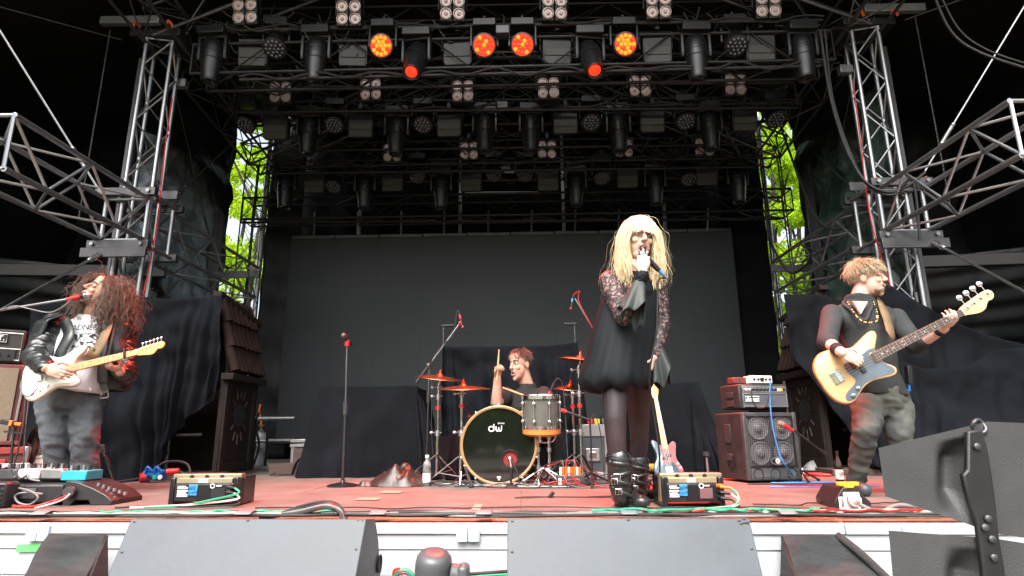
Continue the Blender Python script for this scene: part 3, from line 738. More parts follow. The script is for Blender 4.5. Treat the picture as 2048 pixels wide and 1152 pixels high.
row(pf, [(628, 367), (785, 364), (942, 364), (1096, 363), (1255, 357), (1413, 352)], 9.5, 'grey two-panel flood light', 'rear truss', g2, .1)
row(pm, [(425, 118), (632, 117), (1392, 112), (1606, 110)], 6.55, 'black moving head pointing straight down', 'front truss', g3)
row(pm, [(617, 268), (793, 268), (969, 262), (1062, 262), (1237, 262), (1420, 258)], 8.1, 'black moving head pointing straight down', 'middle truss', g3)
row(pm, [(571, 380), (730, 380), (883, 380), (1152, 375), (1310, 372), (1475, 368)], 9.5, 'black moving head pointing straight down', 'rear truss', g3)
row(pw, [(553, 90), (1469, 85)], 6.6, 'unlit round wash light', 'front truss', g4)
row(pw, [(495, 243), (670, 243), (846, 243), (1181, 238), (1370, 236), (1549, 232)], 8.15, 'unlit round wash light', 'middle truss', g4)
row(pw, [(668, 366), (835, 347), (988, 344), (1050, 344), (1203, 350), (1376, 352)], 9.6, 'unlit round wash light', 'rear truss', g4)
pl = wash(-1.15, True); pl2 = wash(-1.15, True, True)
LIT = [(766, 95), (969, 94), (1045, 93), (1248, 92)]
lits = []
for i, (px, py) in enumerate(LIT):
    lits.append(hang(pl2 if i in (1, 2) else pl, px, py, 6.5, ['glowing orange-red wash light, leftmost of the lit row', 'glowing red wash light left of the centre line in the lit row', 'glowing red wash light right of the centre line in the lit row', 'glowing orange-red wash light, rightmost of the lit row'][i], 'glowing wash lights'))
h1 = moving_head(-.50, -.15, True); place(h1, Matrix.Translation(P(833, 122, 6.55))); tag(h1, 'moving head tilted forward with a glowing red lens, left of centre', None, 'tilted moving heads glowing red')
h2 = moving_head(-.50, .15, True); place(h2, Matrix.Translation(P(1180, 119, 6.55))); tag(h2, 'moving head tilted forward with a glowing red lens, right of centre', None, 'tilted moving heads glowing red')
def spot(name, p, tgt, e, ang, colr=(1, .05, .02), blend=.6, rad=.08):
    d = bpy.data.lights.new(name, 'SPOT'); d.energy = e; d.spot_size = R(ang); d.spot_blend = blend; d.color = colr; d.shadow_soft_size = rad
    o = bpy.data.objects.new(name, d); col.objects.link(o); o.location = p
    o.rotation_euler = (V(tgt) - V(p)).to_track_quat('-Z', 'Y').to_euler(); return o
for i, (px, py) in enumerate(LIT):
    spot('wash_beam', P(px, py, 6.5) + V((0, -.2, -.10)), [(-2.3, 4.5, .5), (-.4, 4.4, .0), (.9, 4.1, .9), (2.1, 4.5, .6)][i], [560, 520, 560, 560][i], 50)
spot('head_beam', P(820, 160, 6.3) + V((0, -.06, -.06)), (-3.0, 4.3, 1.3), 600, 30)
spot('head_beam', P(1193, 157, 6.3) + V((0, -.06, -.06)), (2.0, 5.5, .7), 900, 22)
# chains between low truss and the screen header
for i, px in enumerate((629, 716, 803, 889, 977, 1064, 1151, 1238, 1328, 1416)):
    a = P(px, 424 - i * .8, 10.42); b = P(px - 1.2, 470 - i * .9 - (2 if i > 5 else 0), 10.45); mb = MB(); n = 13
    for k in range(n):
        c = lerp(a, b, (k + .5) / n); ax = V((1, 0, 0)) if k % 2 else V((0, 1, 0)); h = (a.z - b.z) / n * .62
        mb.tube([c + V((0, 0, h)), c + ax * .018, c + V((0, 0, -h)), c - ax * .018], .007, 4, closed=True)
    o = mb.build('hanging_chain', M['steel'], smooth=60)
    tag(o, f'short steel chain holding the screen header, {ORD[i] + " from the left" if i < 8 else ("second from the right" if i == 8 else "rightmost")}', 'chain', 'chains above the screen')
# pale uprights behind the rig
for i, (px, y0, y1) in enumerate(((918, 228, 474), (1125, 235, 470), (716, 415, 478), (1328, 405, 470))):
    mb = MB(); a = P(px, y0, 10.95); b = P(px + (2 if px < 1024 else 3), y1, 10.95); a.x = b.x; mb.bar(a, V((b.x, b.y, b.z - .3)), .06, .05)
    tag(mb.build('back_upright', M['alu_old'], bevel=.004), ['grey upright above the screen, tall one left of centre', 'grey upright above the screen, tall one right of centre', 'short grey upright above the left part of the screen', 'short grey upright above the right part of the screen'][i], 'pole')
for i, (pa, pb_) in enumerate((((560, 400), (640, 372)), ((1440, 360), (1560, 405)), ((930, 345), (1110, 345)), ((930, 385), (1110, 385)))):
    mb = MB(); mb.bar(P(*pa, 10.9), P(*pb_, 10.9), .045, .03); tag(mb.build('back_rail', M['alu_old'], bevel=.004), ['slanting grey strut at the back left above the screen', 'slanting grey strut at the back right above the screen', 'level rail between the two tall uprights, upper one', 'level rail between the two tall uprights, lower one'][i], 'rail')
# small control boxes hung in the rig
for i, (px, py, Y) in enumerate(((1005, 62, 6.4), (1005, 212, 8.), (1012, 335, 9.4), (540, 40, 6.9), (1690, 140, 6.8), (362, 168, 6.9))):
    p = P(px, py, Y); mb = MB(); mb.box(p, (.16, .09, .11)); t = thing('junction_box', ['small grey box on the front truss near its middle', 'small grey box on the middle truss near its centre', 'small grey box on the rear truss near its centre', 'grey box high in the rig at the left', 'pale box hung below the right tower head', 'pale box hung below the left tower head'][i], 'junction box', p)
    mb.build('case', M['alu_old'] if i > 3 else M['dsteel'], t, bevel=.008)
    mb = MB(); mb.tube([p + V((0, 0, .05)), p + V((.02, 0, .18)), p + V((0, .1, .3))], .01, 5, 4); mb.build('lead', M['rubber'], t, smooth=60)
# cable loops slung along the trusses, too many to count
mb = MB()
for (pa, pb_, Y) in (((400, 150), (1640, 128), 6.9), ((410, 70), (1640, 48), 6.6), ((480, 222), (1580, 208), 8.3), ((545, 340), (1500, 322), 9.5), ((470, 205), (1590, 190), 8.6), ((560, 300), (1490, 285), 9.2)):
    for k in range(34):
        u = rnd.uniform(0, .97); a = lerp(P(*pa, Y), P(*pb_, Y), u) + V((0, rnd.uniform(-.2, .2), rnd.uniform(-.05, .25))); b = a + V((rnd.uniform(.15, .7), rnd.uniform(-.15, .15), rnd.uniform(-.1, .1)))
        mb.tube([a, lerp(a, b, .5) - V((0, 0, rnd.uniform(.05, .28))), b], rnd.uniform(.006, .014), 4, 5)
tag(mb.build('cable_tangle', M['rubber'], smooth=60), 'black cables slung in loops along all the lighting trusses', 'cables', kind='stuff')
for i, (Y, z0, py) in enumerate(((7.4, 5.5, 0), (8.8, 5.6, 0), (10.2, 5.2, 0))):
    truss('roof_purlin', f'dark cross truss close under the roof, {ORD[i]} from the front', (XC - 4.0, Y, z0 + .5), (XC + 4.0, Y, z0 + .5), .3, 'rig', seg=.45, cr=.018, br=.008, group='roof purlins', split=False)
# ================================================================== INSTRUMENTS, AMPS, STAGE GEAR
M['ply_edge'] = mat('drum_hoop_maple', (.34, .19, .075), .35, 0, .15, 9, coat=.4)
M['drum_grey'] = mat('grey_satin_drum_shell', (.13, .135, .12), .3, .25, .15, 5)
M['drum_skin'] = mat('white_drum_skin', (.75, .72, .66), .5)
M['drum_black'] = mat('gloss_black_drum_head', (.006, .007, .006), .045, 0, 0, coat=.6, spec=.7)
M['cymbal'] = mat('bronze_cymbal', (.34, .25, .15), .34, 1, .2, 9, c2=(.24, .17, .10))
M['maple'] = mat('amber_maple_neck', (.66, .36, .09), .32, 0, .12, 6, coat=.3, stretch=(1, 10, 10))
M['maple_head'] = mat('amber_headstock', (.72, .38, .07), .3, 0, .1, 6, coat=.4)
M['rosewood'] = mat('rosewood_board', (.085, .042, .026), .5, 0, .3, 8, stretch=(1, 10, 10))
M['natural'] = mat('honey_natural_wood_body', (.66, .45, .24), .25, 0, 0, 4, c2=(.56, .36, .17), coat=.5, stretch=(1, 9, 9))
M['natural_edge'] = mat('honey_wood_edge', (.55, .27, .06), .3, 0, .1, 6, coat=.5)
M['pg_white'] = mat('white_pickguard', (.74, .73, .66), .3, 0, .03)
M['pg_grey'] = mat('grey_pickguard', (.09, .115, .14), .25, 0, .1)
M['pg_red'] = mat('tortoise_red_pickguard', (.40, .06, .065), .25, 0, .15, 9)
M['blue_body'] = mat('faded_blue_guitar_body', (.045, .095, .125), .25, 0, .15, 4, coat=.4)
M['smoke_body'] = mat('dark_grey_guitar_body', (.09, .10, .12), .25, 0, .15, 4, coat=.4)
M['grille'] = mat('speaker_grille_cloth', (.21, .165, .115), .85, 0, .12, 40, .3, 300)
M['amp_black'] = mat('black_tolex', (.020, .019, .019), .55, 0, .25, 14, .25, 220)
M['amp_red'] = mat('red_tinted_tolex', (.12, .030, .028), .55, 0, .25, 14, .25, 220)  # red stage light put into the tolex colour; the red box shares it
M['mesh_grille'] = mat('perforated_steel_grille', (.085, .09, .095), .5, .2, .15, 20, .4, 400)
M['cone'] = mat('grey_speaker_cone', (.17, .17, .178), .55, 0, .1, 9)
M['amp_face'] = mat('dark_blue_grey_amp_front', (.075, .085, .10), .5, 0, .15, 20, .15, 300)
M['case_face'] = mat('flight_case_laminate', (.045, .055, .06), .45, 0, .2, 5)
M['leather_heap'] = mat('crumpled_brown_leather', (.030, .018, .015), .36, 0, .3, 6, .2, 40)
M['water'] = mat('clear_bottle_plastic', (.85, .9, .9), .08, 0, 0, trans=.85)
M['brown_glass'] = mat('brown_bottle_glass', (.03, .015, .008), .08, 0, 0, coat=.5)
M['pcb_dark'] = mat('dark_control_panel', (.02, .021, .023), .35, 0, .15, 8)
M['brass'] = mat('gold_anodised_bracket', (.36, .31, .20), .42, .7, .15, 6)
M['screen_dim'] = mat('small_lcd', (.16, .08, .09), .12, 0, .2, 6)
M['teal'] = mat('teal_pedal', (.03, .30, .38), .35)
M['leopard'] = mat('yellow_black_pattern_strap', (.60, .30, .02), .6, 0, 0, 28, c2=(.02, .012, .006))
M['print'] = mat('black_print', (.02, .02, .022), .7, 0, 0)
M['logo_white'] = mat('white_print', (.78, .78, .76), .5, 0, 0)

# ---------------------------------------------------------------- guitars
STRAT = [(-.135, .0), (-.132, .06), (-.11, .115), (-.06, .150), (.0, .158), (.05, .142), (.095, .118), (.14, .112), (.19, .132), (.245, .160), (.283, .160), (.294, .138), (.275, .105), (.24, .078), (.222, .045), (.215, .028),
         (.215, -.028), (.222, -.05), (.242, -.078), (.25, -.105), (.235, -.125), (.205, -.130), (.16, -.118), (.11, -.108), (.06, -.118), (.01, -.146), (-.04, -.165), (-.09, -.152), (-.124, -.10), (-.135, -.05)]
PBASS = [(-.115, .0), (-.112, .07), (-.085, .13), (-.03, .165), (.03, .165), (.08, .145), (.13, .118), (.18, .114), (.235, .126), (.29, .143), (.33, .148), (.352, .134), (.348, .108), (.322, .078), (.295, .05), (.285, .032),
         (.285, -.032), (.295, -.06), (.32, -.09), (.33, -.115), (.315, -.138), (.28, -.142), (.22, -.128), (.16, -.116), (.10, -.124), (.04, -.152), (-.01, -.172), (-.06, -.160), (-.10, -.11), (-.114, -.05)]
def guitar(name, label, FM, s, scale, outline, body, edge, pg, neckm, boardm, headm, nst, cat='guitar', headlen=.19, inlay='blk', tuners=None, pickguard=None, big=1.0):
    """FM: frame with x towards the nut, y towards the upper horn, z out of the face; built at its true size"""
    t = thing(name, label, cat, FM.translation, 0, None)
    FM = FM @ Matrix.Scale(s, 4)
    pts = [(p.x * big, p.y * big) for p in smooth_path([V((a, b, 0)) for a, b in outline], 4, True)]
    th = .042; mb = MB(); cx = .06
    rings = []
    for z, k in ((-th, .90), (-th * .9, .965), (-th * .7, 1.0), (-th * .25, 1.0), (-.004, .975), (0, .93)):
        rings.append([FM @ V((cx + (a - cx) * k, b * k, z)) for a, b in pts])
    mb.loft(rings); mb.m = 1
    n = len(pts); 
    for i, f in enumerate(mb.f): mb.mi[i] = 1 if i < 4 * n else 0
    mb.build('body', [M[body], M[edge]], t, smooth=50)
    if pickguard:
        pp = [(p.x * big, p.y * big) for p in smooth_path([V((a, b, 0)) for a, b in pickguard], 4, True)]
        mb = MB(); mb.prism(pp, .0008, .0035, FM); mb.build('pickguard', M[pg], t)
    w0, w1 = (.028, .021) if nst == 6 else (.031, .020)
    pocket = (.20 if nst == 6 else .27) * big
    mb = MB(); mb.loft([[FM @ V((x, y * wv, z)) for y, z in ((-1, .008), (-1, -.004), (-.6, -.016), (0, -.020), (.6, -.016), (1, -.004), (1, .008))] for x, wv in ((pocket, w0), (scale, w1))]); mb.build('neck', M[neckm], t, smooth=50)
    nb = (.165 if nst == 6 else .235) * big
    mb = MB(); mb.loft([[FM @ V((x, y * wv, z)) for y, z in ((-1, .0085), (-1, .013), (0, .0145), (1, .013), (1, .0085))] for x, wv in ((nb, w0), (scale, w1))]); fb = mb.build('fingerboard', M[boardm], t, smooth=50)
    k = 1; protos = None
    fr_ = MB(); dots = MB()
    while True:
        x = scale - scale * 2 ** (-k / 12)
        x = scale * 2 ** (-k / 12)
        if x < nb + .004 or k > 21: break
        wv = lerp(w0, w1, (x - nb) / (scale - nb))
        mb = MB(); mb.bar(FM @ V((x, -wv, .0145)), FM @ V((x, wv, .0145)), .0022 * s, .0022 * s); mb.build('fret', M['steel'], fb)
        xm = (x + scale * 2 ** (-(k - 1) / 12)) / 2
        if k in (3, 5, 7, 9, 12, 15, 17, 19):
            for yy in ((0,) if k != 12 else (-.011, .011)):
                mb = MB(); mb.lathe([(.0038, .0143), (.0036, .0156), (0, .0157)], FM @ Matrix.Translation((xm, yy, 0)), 8); mb.build('inlay', M[inlay], fb)
        k += 1
    if nst == 6:
        hd = [(0, -.021), (0, .021), (.03, .030), (.07, .036), (.12, .038), (.165, .040), (.185, .030), (.187, .010), (.175, -.006), (.158, -.012), (.14, -.008), (.128, -.020), (.11, -.036), (.085, -.040), (.05, -.032), (.02, -.026)]
        tun = [(.035 + .026 * i, .028 + .002 * i) for i in range(6)]
    else:
        hd = [(0, -.021), (0, .021), (.03, .032), (.08, .040), (.14, .048), (.20, .052), (.23, .040), (.235, .015), (.222, -.006), (.20, -.014), (.18, -.012), (.16, -.025), (.135, -.044), (.10, -.050), (.06, -.042), (.02, -.028)]
        tun = [(.05 + .052 * i, .028 + .006 * i) for i in range(4)]
    hp = [(p.x + scale, p.y) for p in smooth_path([V((a, b, 0)) for a, b in hd], 3, True)]
    mb = MB(); mb.prism(hp, -.010, .004, FM); h = mb.build('headstock', M[headm], t, smooth=30, bevel=.002)
    for (a, b) in tun:
        x = scale + a
        mb = MB(); mb.cyl((x, b - .012, .004), (x, b - .012, .018), .0045 if nst == 6 else .009, M=None, n=8) if False else mb.cyl(FM @ V((x, b - .012, .004)), FM @ V((x, b - .012, .018)), (.0045 if nst == 6 else .009) * s, n=8)
        e = b + .030 if nst == 6 else b + .050
        mb.cyl(FM @ V((x, b, -.004)), FM @ V((x, e, -.004)), .003 * s, n=6)
        r_ = (.012, .008, .007) if nst == 6 else (.021, .019, .007)
        mb.ell((x, e + .004, -.004), r_, FM, 10, 6)
        mb.build('tuner', M['chrome'], h, smooth=60)
    mb = MB(); mb.box((scale + .001, 0, .010), (.005, w1 * 2, .014), FM); mb.build('nut', M['paper'], t)
    # strings, bridge, pickups, knobs
    for i in range(nst):
        f = (i / (nst - 1) - .5) * 2
        mb = MB(); mb.tube([FM @ V((0, f * .026, .016)), FM @ V((scale, f * w1 * .82, .0185)), FM @ V((scale + tun[i][0], tun[i][1] - .012, .012))], (.0007 if nst == 6 else .0013) * s, 4)
        mb.build('string', M['steel'], t, smooth=60)
    mb = MB(); mb.box((-.012, 0, .006), (.045 if nst == 6 else .065, .075, .010), FM); br = mb.build('bridge', M['chrome'], t, bevel=.002)
    for i in range(nst):
        f = (i / (nst - 1) - .5) * 2
        mb = MB(); mb.box((-.006, f * .027, .0125), (.024, .009 if nst == 6 else .014, .008), FM); mb.build('saddle', M['steel'], br)
    for x, y, a, b in ([(.030, 0, .018, .080), (.085, 0, .018, .080), (.140, 0, .018, .080)] if nst == 6 else [(.115, .022, .028, .058), (.145, -.022, .028, .058)]):
        mb = MB(); mb.box((x, y, .008), (a, b, .012), FM); mb.build('pickup', M['paper' if nst == 6 else 'blk'], t, bevel=.003)
    for x, y in ([(.045, -.085), (-.005, -.105), (-.052, -.118)] if nst == 6 else [(.055, -.112), (.005, -.135)]):
        mb = MB(); mb.lathe([(.012, .002), (.011, .016), (.0, .017)], FM @ Matrix.Translation((x * big, y * big, 0)), 12); mb.build('knob', M['paper' if nst == 6 else 'chrome'], t, smooth=50)
    return t
PG_S = [(.205, .095), (.15, .085), (.10, .09), (.05, .06), (.015, .045), (.012, -.05), (-.06, -.09), (-.095, -.12), (-.07, -.145), (-.01, -.135), (.06, -.10), (.12, -.09), (.2, -.105), (.225, -.10), (.21, -.06), (.20, -.03), (.165, -.029), (.165, .029), (.2, .03), (.235, .075), (.23, .095)]
PG_P = [(.285, .046), (.25, .058), (.20, .05), (.13, .044), (.07, .045), (.06, .0), (.075, -.06), (.05, -.085), (-.02, -.11), (-.04, -.145), (.0, -.158), (.05, -.135), (.12, -.105), (.2, -.112), (.27, -.125), (.305, -.125), (.31, -.10), (.285, -.06), (.27, -.034), (.235, -.034), (.235, .034), (.27, .034)]

# ---------------------------------------------------------------- stands
def mic_parts(t, p, d, r=.024, ballm='dsteel', bodym='blk', L=.16, ring=None):
    d = V(d).normalized(); a = d.orthogonal(); FM = frame(p, y=a, z=d)       # p at the grille end, d towards the tail
    mb = MB(); mb.ell((0, 0, r), (r, r, r * 1.05), FM, 14, 8); mb.cyl(FM @ V((0, 0, r * 1.5)), FM @ V((0, 0, r * 1.9)), r, n=14); mb.build('mic_grille', M[ballm], t, smooth=50)
    mb = MB(); mb.lathe([(r * .95, r * 1.9), (r * .8, r * 2.4), (r * .55, L)], FM, 14); mb.build('mic_body', M[bodym], t, smooth=50)
    if ring: mb = MB(); mb.lathe([(r * .86, L * .6), (r * .9, L * .62), (r * .78, L * .85), (r * .7, L * .86)], FM, 14); mb.build('colour_ring', M[ring], t, smooth=50)
    return FM @ V((0, 0, L))
# straight mic stand
p = PG(685, 973)
t = thing('microphone_stand', 'straight microphone stand on a round red-lit base, left of the drums', 'microphone stand', p)
mb = MB(); mb.lathe([(.125, 0), (.125, .012), (.09, .022), (.02, .034), (.014, .05)], TR(p), 32); mb.build('round_base', M['blk_gloss'], t, smooth=40)
top = P(694, 690, p.y); 
mid = P(691, 815, p.y)
mb = MB(); mb.cyl(p + V((0, 0, .03)), mid, .0145, n=12); mb.build('lower_tube', M['blk'], t, smooth=60)
mb = MB(); mb.cyl(mid - V((0, 0, .06)), mid + V((0, 0, .05)), .021, n=12); mb.build('clutch', M['rubber'], t, smooth=60)
mb = MB(); mb.cyl(mid, top, .009, n=10); mb.build('upper_tube', M['dsteel'], t, smooth=60)
mb = MB(); mb.cyl(top - V((0, 0, .01)), top + V((0, 0, .045)), .02, n=12); mb.build('mic_clip', M['red_plastic'], t, smooth=60)
mic_parts(t, top + V((-.03, -.06, .085)), (.35, .8, -.55), .026, 'dsteel', 'blk', .14)

def tripod(t, p, h, L=.3, n=3, r=.008, a0=.4, mt='blk', foot=True):
    for k in range(n):
        a = a0 + k * 2 * PI / n; e = p + V((math.cos(a) * L, math.sin(a) * L, .012))
        mb = MB(); mb.cyl(p + V((0, 0, h)), e, r, n=8)
        lg = mb.build('leg', M[mt], t, smooth=60)
        if foot: mb = MB(); mb.cyl(e - (e - p) * .06, e + V((0, 0, .0)), r * 1.7, n=8); mb.build('rubber_foot', M['rubber'], lg, smooth=60)
# boom stand left of the kit
p = PG(853, 958); J = P(895, 727, p.y); J.x = P(854, 740, p.y).x
t = thing('microphone_stand', 'tall boom microphone stand leaning over the left cymbals, with a counterweight', 'microphone stand', p)
tripod(t, p, .1, .32, a0=.2)
mb = MB(); mb.cyl(p + V((0, 0, .05)), V((p.x, p.y, .75)), .013, n=10); mb.build('lower_tube', M['blk'], t, smooth=60)
mb = MB(); mb.cyl(V((p.x, p.y, .70)), V((p.x, p.y, .82)), .019, n=10); mb.build('clutch', M['rubber'], t, smooth=60)
jj = P(857, 735, p.y); jj.x = p.x
mb = MB(); mb.cyl(V((p.x, p.y, .8)), jj, .009, n=10); mb.build('upper_tube', M['dsteel'], t, smooth=60)
A = P(833, 765, p.y); B = P(920, 646, p.y); C_ = P(893, 728, p.y)
tb = P(857, 731, p.y)
mb = MB(); mb.cyl(A, B, .008, n=8); mb.build('boom', M['alu_old'], t, smooth=60)
mb = MB(); mb.cyl(A, lerp(A, B, .25), .016, n=10); mb.build('counterweight', M['rubber'], t, smooth=60)
mb = MB(); mb.ell(tb, .026); mb.build('joint', M['dsteel'], t, smooth=60)
mb = MB(); mb.ell(B, .018); mb.build('mic_clip', M['red_plastic'], t, smooth=60)
e = mic_parts(t, P(926, 657, p.y), P(917, 622, p.y) - P(926, 657, p.y), .013, 'red_plastic', 'blk', .165, 'red_plastic')
mb = MB(); mb.tube([e, e + V((-.02, 0, .02)), P(910, 650, p.y), P(905, 672, p.y), lerp(A, B, .55) + V((0, -.02, .02)), lerp(A, B, .3) + V((.0, -.02, -.02)), V((p.x + .03, p.y - .02, .9)), V((p.x + .05, p.y - .02, .3)), V((p.x + .12, p.y, .02))], .0045, 5, 5); mb.build('mic_cable', M['rubber'], t, smooth=60)
# second overhead behind the singer
t = thing('microphone_stand', 'boom microphone stand behind the singer, mic hanging over the right cymbals', 'microphone stand', PG(1200, 945))
q = PG(1200, 945); Y = q.y
A = P(1205, 690, Y); B = P(1150, 597, Y)
mb = MB(); mb.cyl(A, B, .008, n=8); mb.build('boom', M['alu_old'], t, smooth=60)
mb = MB(); mb.cyl(q, V((A.x, A.y, A.z)), .011, n=8); mb.build('tube', M['blk'], t, smooth=60); tripod(t, q, .1, .3, a0=.9)
e = mic_parts(t, P(1141, 620, Y), P(1147, 586, Y) - P(1141, 620, Y), .013, 'red_plastic', 'blk', .16, 'tape_blue')
mb = MB(); mb.tube([e, e + V((.02, 0, .03)), P(1159, 582, Y), P(1156, 595, Y), lerp(B, A, .2) + V((.01, -.02, 0)), lerp(B, A, .8) + V((0, -.02, -.01))], .005, 5, 5); mb.build('mic_cable', M['red_cable'], t, smooth=60)
# two T-topped lighting stands behind the cloth
for px, py, sx_, lab in ((887, 652, 12, 'thin stand with a short black crossbar rising behind the left of the cloth'), (1149, 648, -12, 'thin stand with a short black crossbar rising behind the right of the cloth')):
    Y = 6.75; a = P(px, py, Y); t = thing('small_stand', lab, 'stand', V((a.x, Y, 0)))
    mb = MB(); mb.cyl(V((a.x, Y, 0)), a, .009, n=8); mb.build('pole', M['dsteel'], t, smooth=60)
    mb = MB(); mb.cyl(a + V((-.02 if sx_ > 0 else .02, 0, 0)), P(px + sx_ * 1.7, py - (1 if sx_ > 0 else 0), Y), .017, n=8); mb.build('crossbar', M['rubber'], t, smooth=60)
    tripod(t, V((a.x, Y, 0)), .25, .28)

# ---------------------------------------------------------------- drum kit
KY = 5.15
bd = P(998, 904, KY)
Rb = 66 / F_PX * (KY * .972)
t = thing('bass_drum', 'big bass drum with glossy black front head, maple hoop and white logo', 'bass drum', (bd.x, KY, 0), 0, 'drum kit')
Rb = .315; bd.z = Rb + .005
T = TR((bd.x, KY, bd.z), 0, PI / 2)     # local z -> -Y
mb = MB(); mb.lathe([(Rb - .022, .0), (Rb - .022, -.42)], T, 48, cap=False); mb.build('shell', M['drum_grey'], t, smooth=60)
mb = MB(); mb.lathe([(Rb - .016, -.01), (Rb, -.008), (Rb, .036), (Rb - .008, .04), (Rb - .022, .036), (Rb - .022, .0)], T, 64, cap=False); mb.build('front_hoop', M['ply_edge'], t, smooth=40)
mb = MB(); mb.lathe([(Rb - .02, -.38), (Rb, -.38), (Rb, -.42), (Rb - .02, -.42)], T, 48, cap=False); mb.build('rear_hoop', M['ply_edge'], t, smooth=40)
# front head: a disc with a port hole
hx, hz = (P(1020, 917, KY).x - bd.x), (P(1020, 917, KY).z - bd.z); hr = .066
mb = MB(); n = 64; vs = []; fs = []
for k in range(n):
    a = 2 * PI * k / n; vs.append(T @ V((math.cos(a) * (Rb - .02), math.sin(a) * (Rb - .02), .022)))
for k in range(n):
    a = 2 * PI * k / n; ex = math.cos(a) * hr + hx; ey = math.sin(a) * hr + hz; vs.append(T @ V((ex, ey, .022)))
fs = [(k, (k + 1) % n, n + (k + 1) % n, n + k) for k in range(n)]
mb.add(vs, fs); mb.build('drum_head', M['drum_black'], t, smooth=0)
mb = MB(); mb.lathe([(hr, .0225), (hr + .006, .025), (hr, .026), (hr - .006, .022)], T @ Matrix.Translation((hx, hz, 0)), 32, cap=False); mb.build('port_ring', M['blk_gloss'], t, smooth=50)
M['drum_in'] = mat('drum_inside_red_light_in_colour', (.26, .012, .012), .6)
mb = MB(); mb.lathe([(hr * 1.0, .0), (hr * 1.5, -.05), (hr * 1.5, -.10)], T @ Matrix.Translation((hx, hz, 0)), 24); mb.build('red_port_disc', M['drum_in'], t, smooth=50)  # disc behind the port; the red light inside is put into its colour
FT = frame((bd.x, KY, bd.z), x=(1, 0, 0), y=(0, 0, 1))
lp = P(994, 857, KY)
DP = [[(-.044 + .019 * math.cos(t), -.004 + .019 * math.sin(t)) for t in [.55 + 5.2 * k / 14 for k in range(15)]] + [(-.024, -.02), (-.024, .036)], [(-.006, .016), (-.006, -.008), (.002, -.022), (.012, -.016), (.014, .006), (.016, -.016), (.026, -.022), (.036, -.012), (.036, .022)]]
for pth in DP:
    mb = MB(); mb.tube([FT @ V((lp.x - bd.x + x * 1.05, lp.z - bd.z + z, .0235)) for x, z in pth], .0052, 8, 3); mb.build('logo', M['logo_white'], t, smooth=60)
text('logo_line', 'drums', .022, FT @ Matrix.Translation((lp.x - bd.x + .035, lp.z - bd.z + .042, .0245)), M['logo_white'], t, ext=.0008)
l2 = P(998, 955, KY)
for dz_, w_ in ((.008, .03), (.0, .036), (-.009, .018), (-.016, .014)): mb = MB(); mb.box((l2.x - bd.x, l2.z - bd.z + dz_, .0235), (w_, .005, .002), FT); mb.build('small_badge', M['logo_white'], t)
for k in range(10):
    a = 2 * PI * (k + .5) / 10; c = T @ V((math.cos(a) * (Rb + .006), math.sin(a) * (Rb + .006), -.02)); d_ = (T.to_3x3() @ V((math.cos(a), math.sin(a), 0)))
    mb = MB(); mb.cyl(c + V((0, -.05, 0)), c + V((0, .08, 0)), .005, n=6); mb.ell(c + V((0, .07, 0)), .014); mb.ell(c + V((0, -.05, 0)), .010); mb.build('lug', M['chrome'], t, smooth=60)
for sx, tx in ((-1, 920), (1, 1078)):
    a = V((bd.x + sx * (Rb - .01), KY + .12, bd.z - .05)); b = PG(tx, 972); mb = MB(); mb.cyl(a, b, .009, n=8); mb.cyl(b, b + (a - b).normalized() * .04, .014, n=8); mb.build('spur', M['chrome'], t, smooth=60)
# mic in the port
q = PG(1023, 972); t2 = thing('drum_microphone', 'small microphone on a short stand poking into the bass drum hole', 'microphone', (q.x, KY - .2, 0))
hc = V((bd.x + hx, KY - .05, bd.z + hz))
mb = MB(); mb.cyl((q.x, KY - .2, 0.01), (q.x, KY - .2, bd.z + hz - .07), .009, n=8); mb.build('stand', M['blk'], t2, smooth=60)
mb = MB(); mb.lathe([(.05, 0), (.05, .012), (.012, .025)], TR((q.x, KY - .2, 0)), 18); mb.build('base', M['blk'], t2, smooth=50)
mb = MB(); mb.ell(hc, (.024, .04, .024)); mb.cyl(hc + V((0, -.02, 0)), (q.x, KY - .2, bd.z + hz - .06), .010, n=8); mb.build('mic_body', M['steel'], t2, smooth=60)
mb = MB(); mb.tube([hc + V((.01, -.04, 0)), hc + V((.06, -.07, -.10)), hc + V((.10, -.08, -.24)), (bd.x + .3, KY - .12, .01)], .006, 5, 5); mb.build('mic_cable', M['blk'], t2, smooth=60)

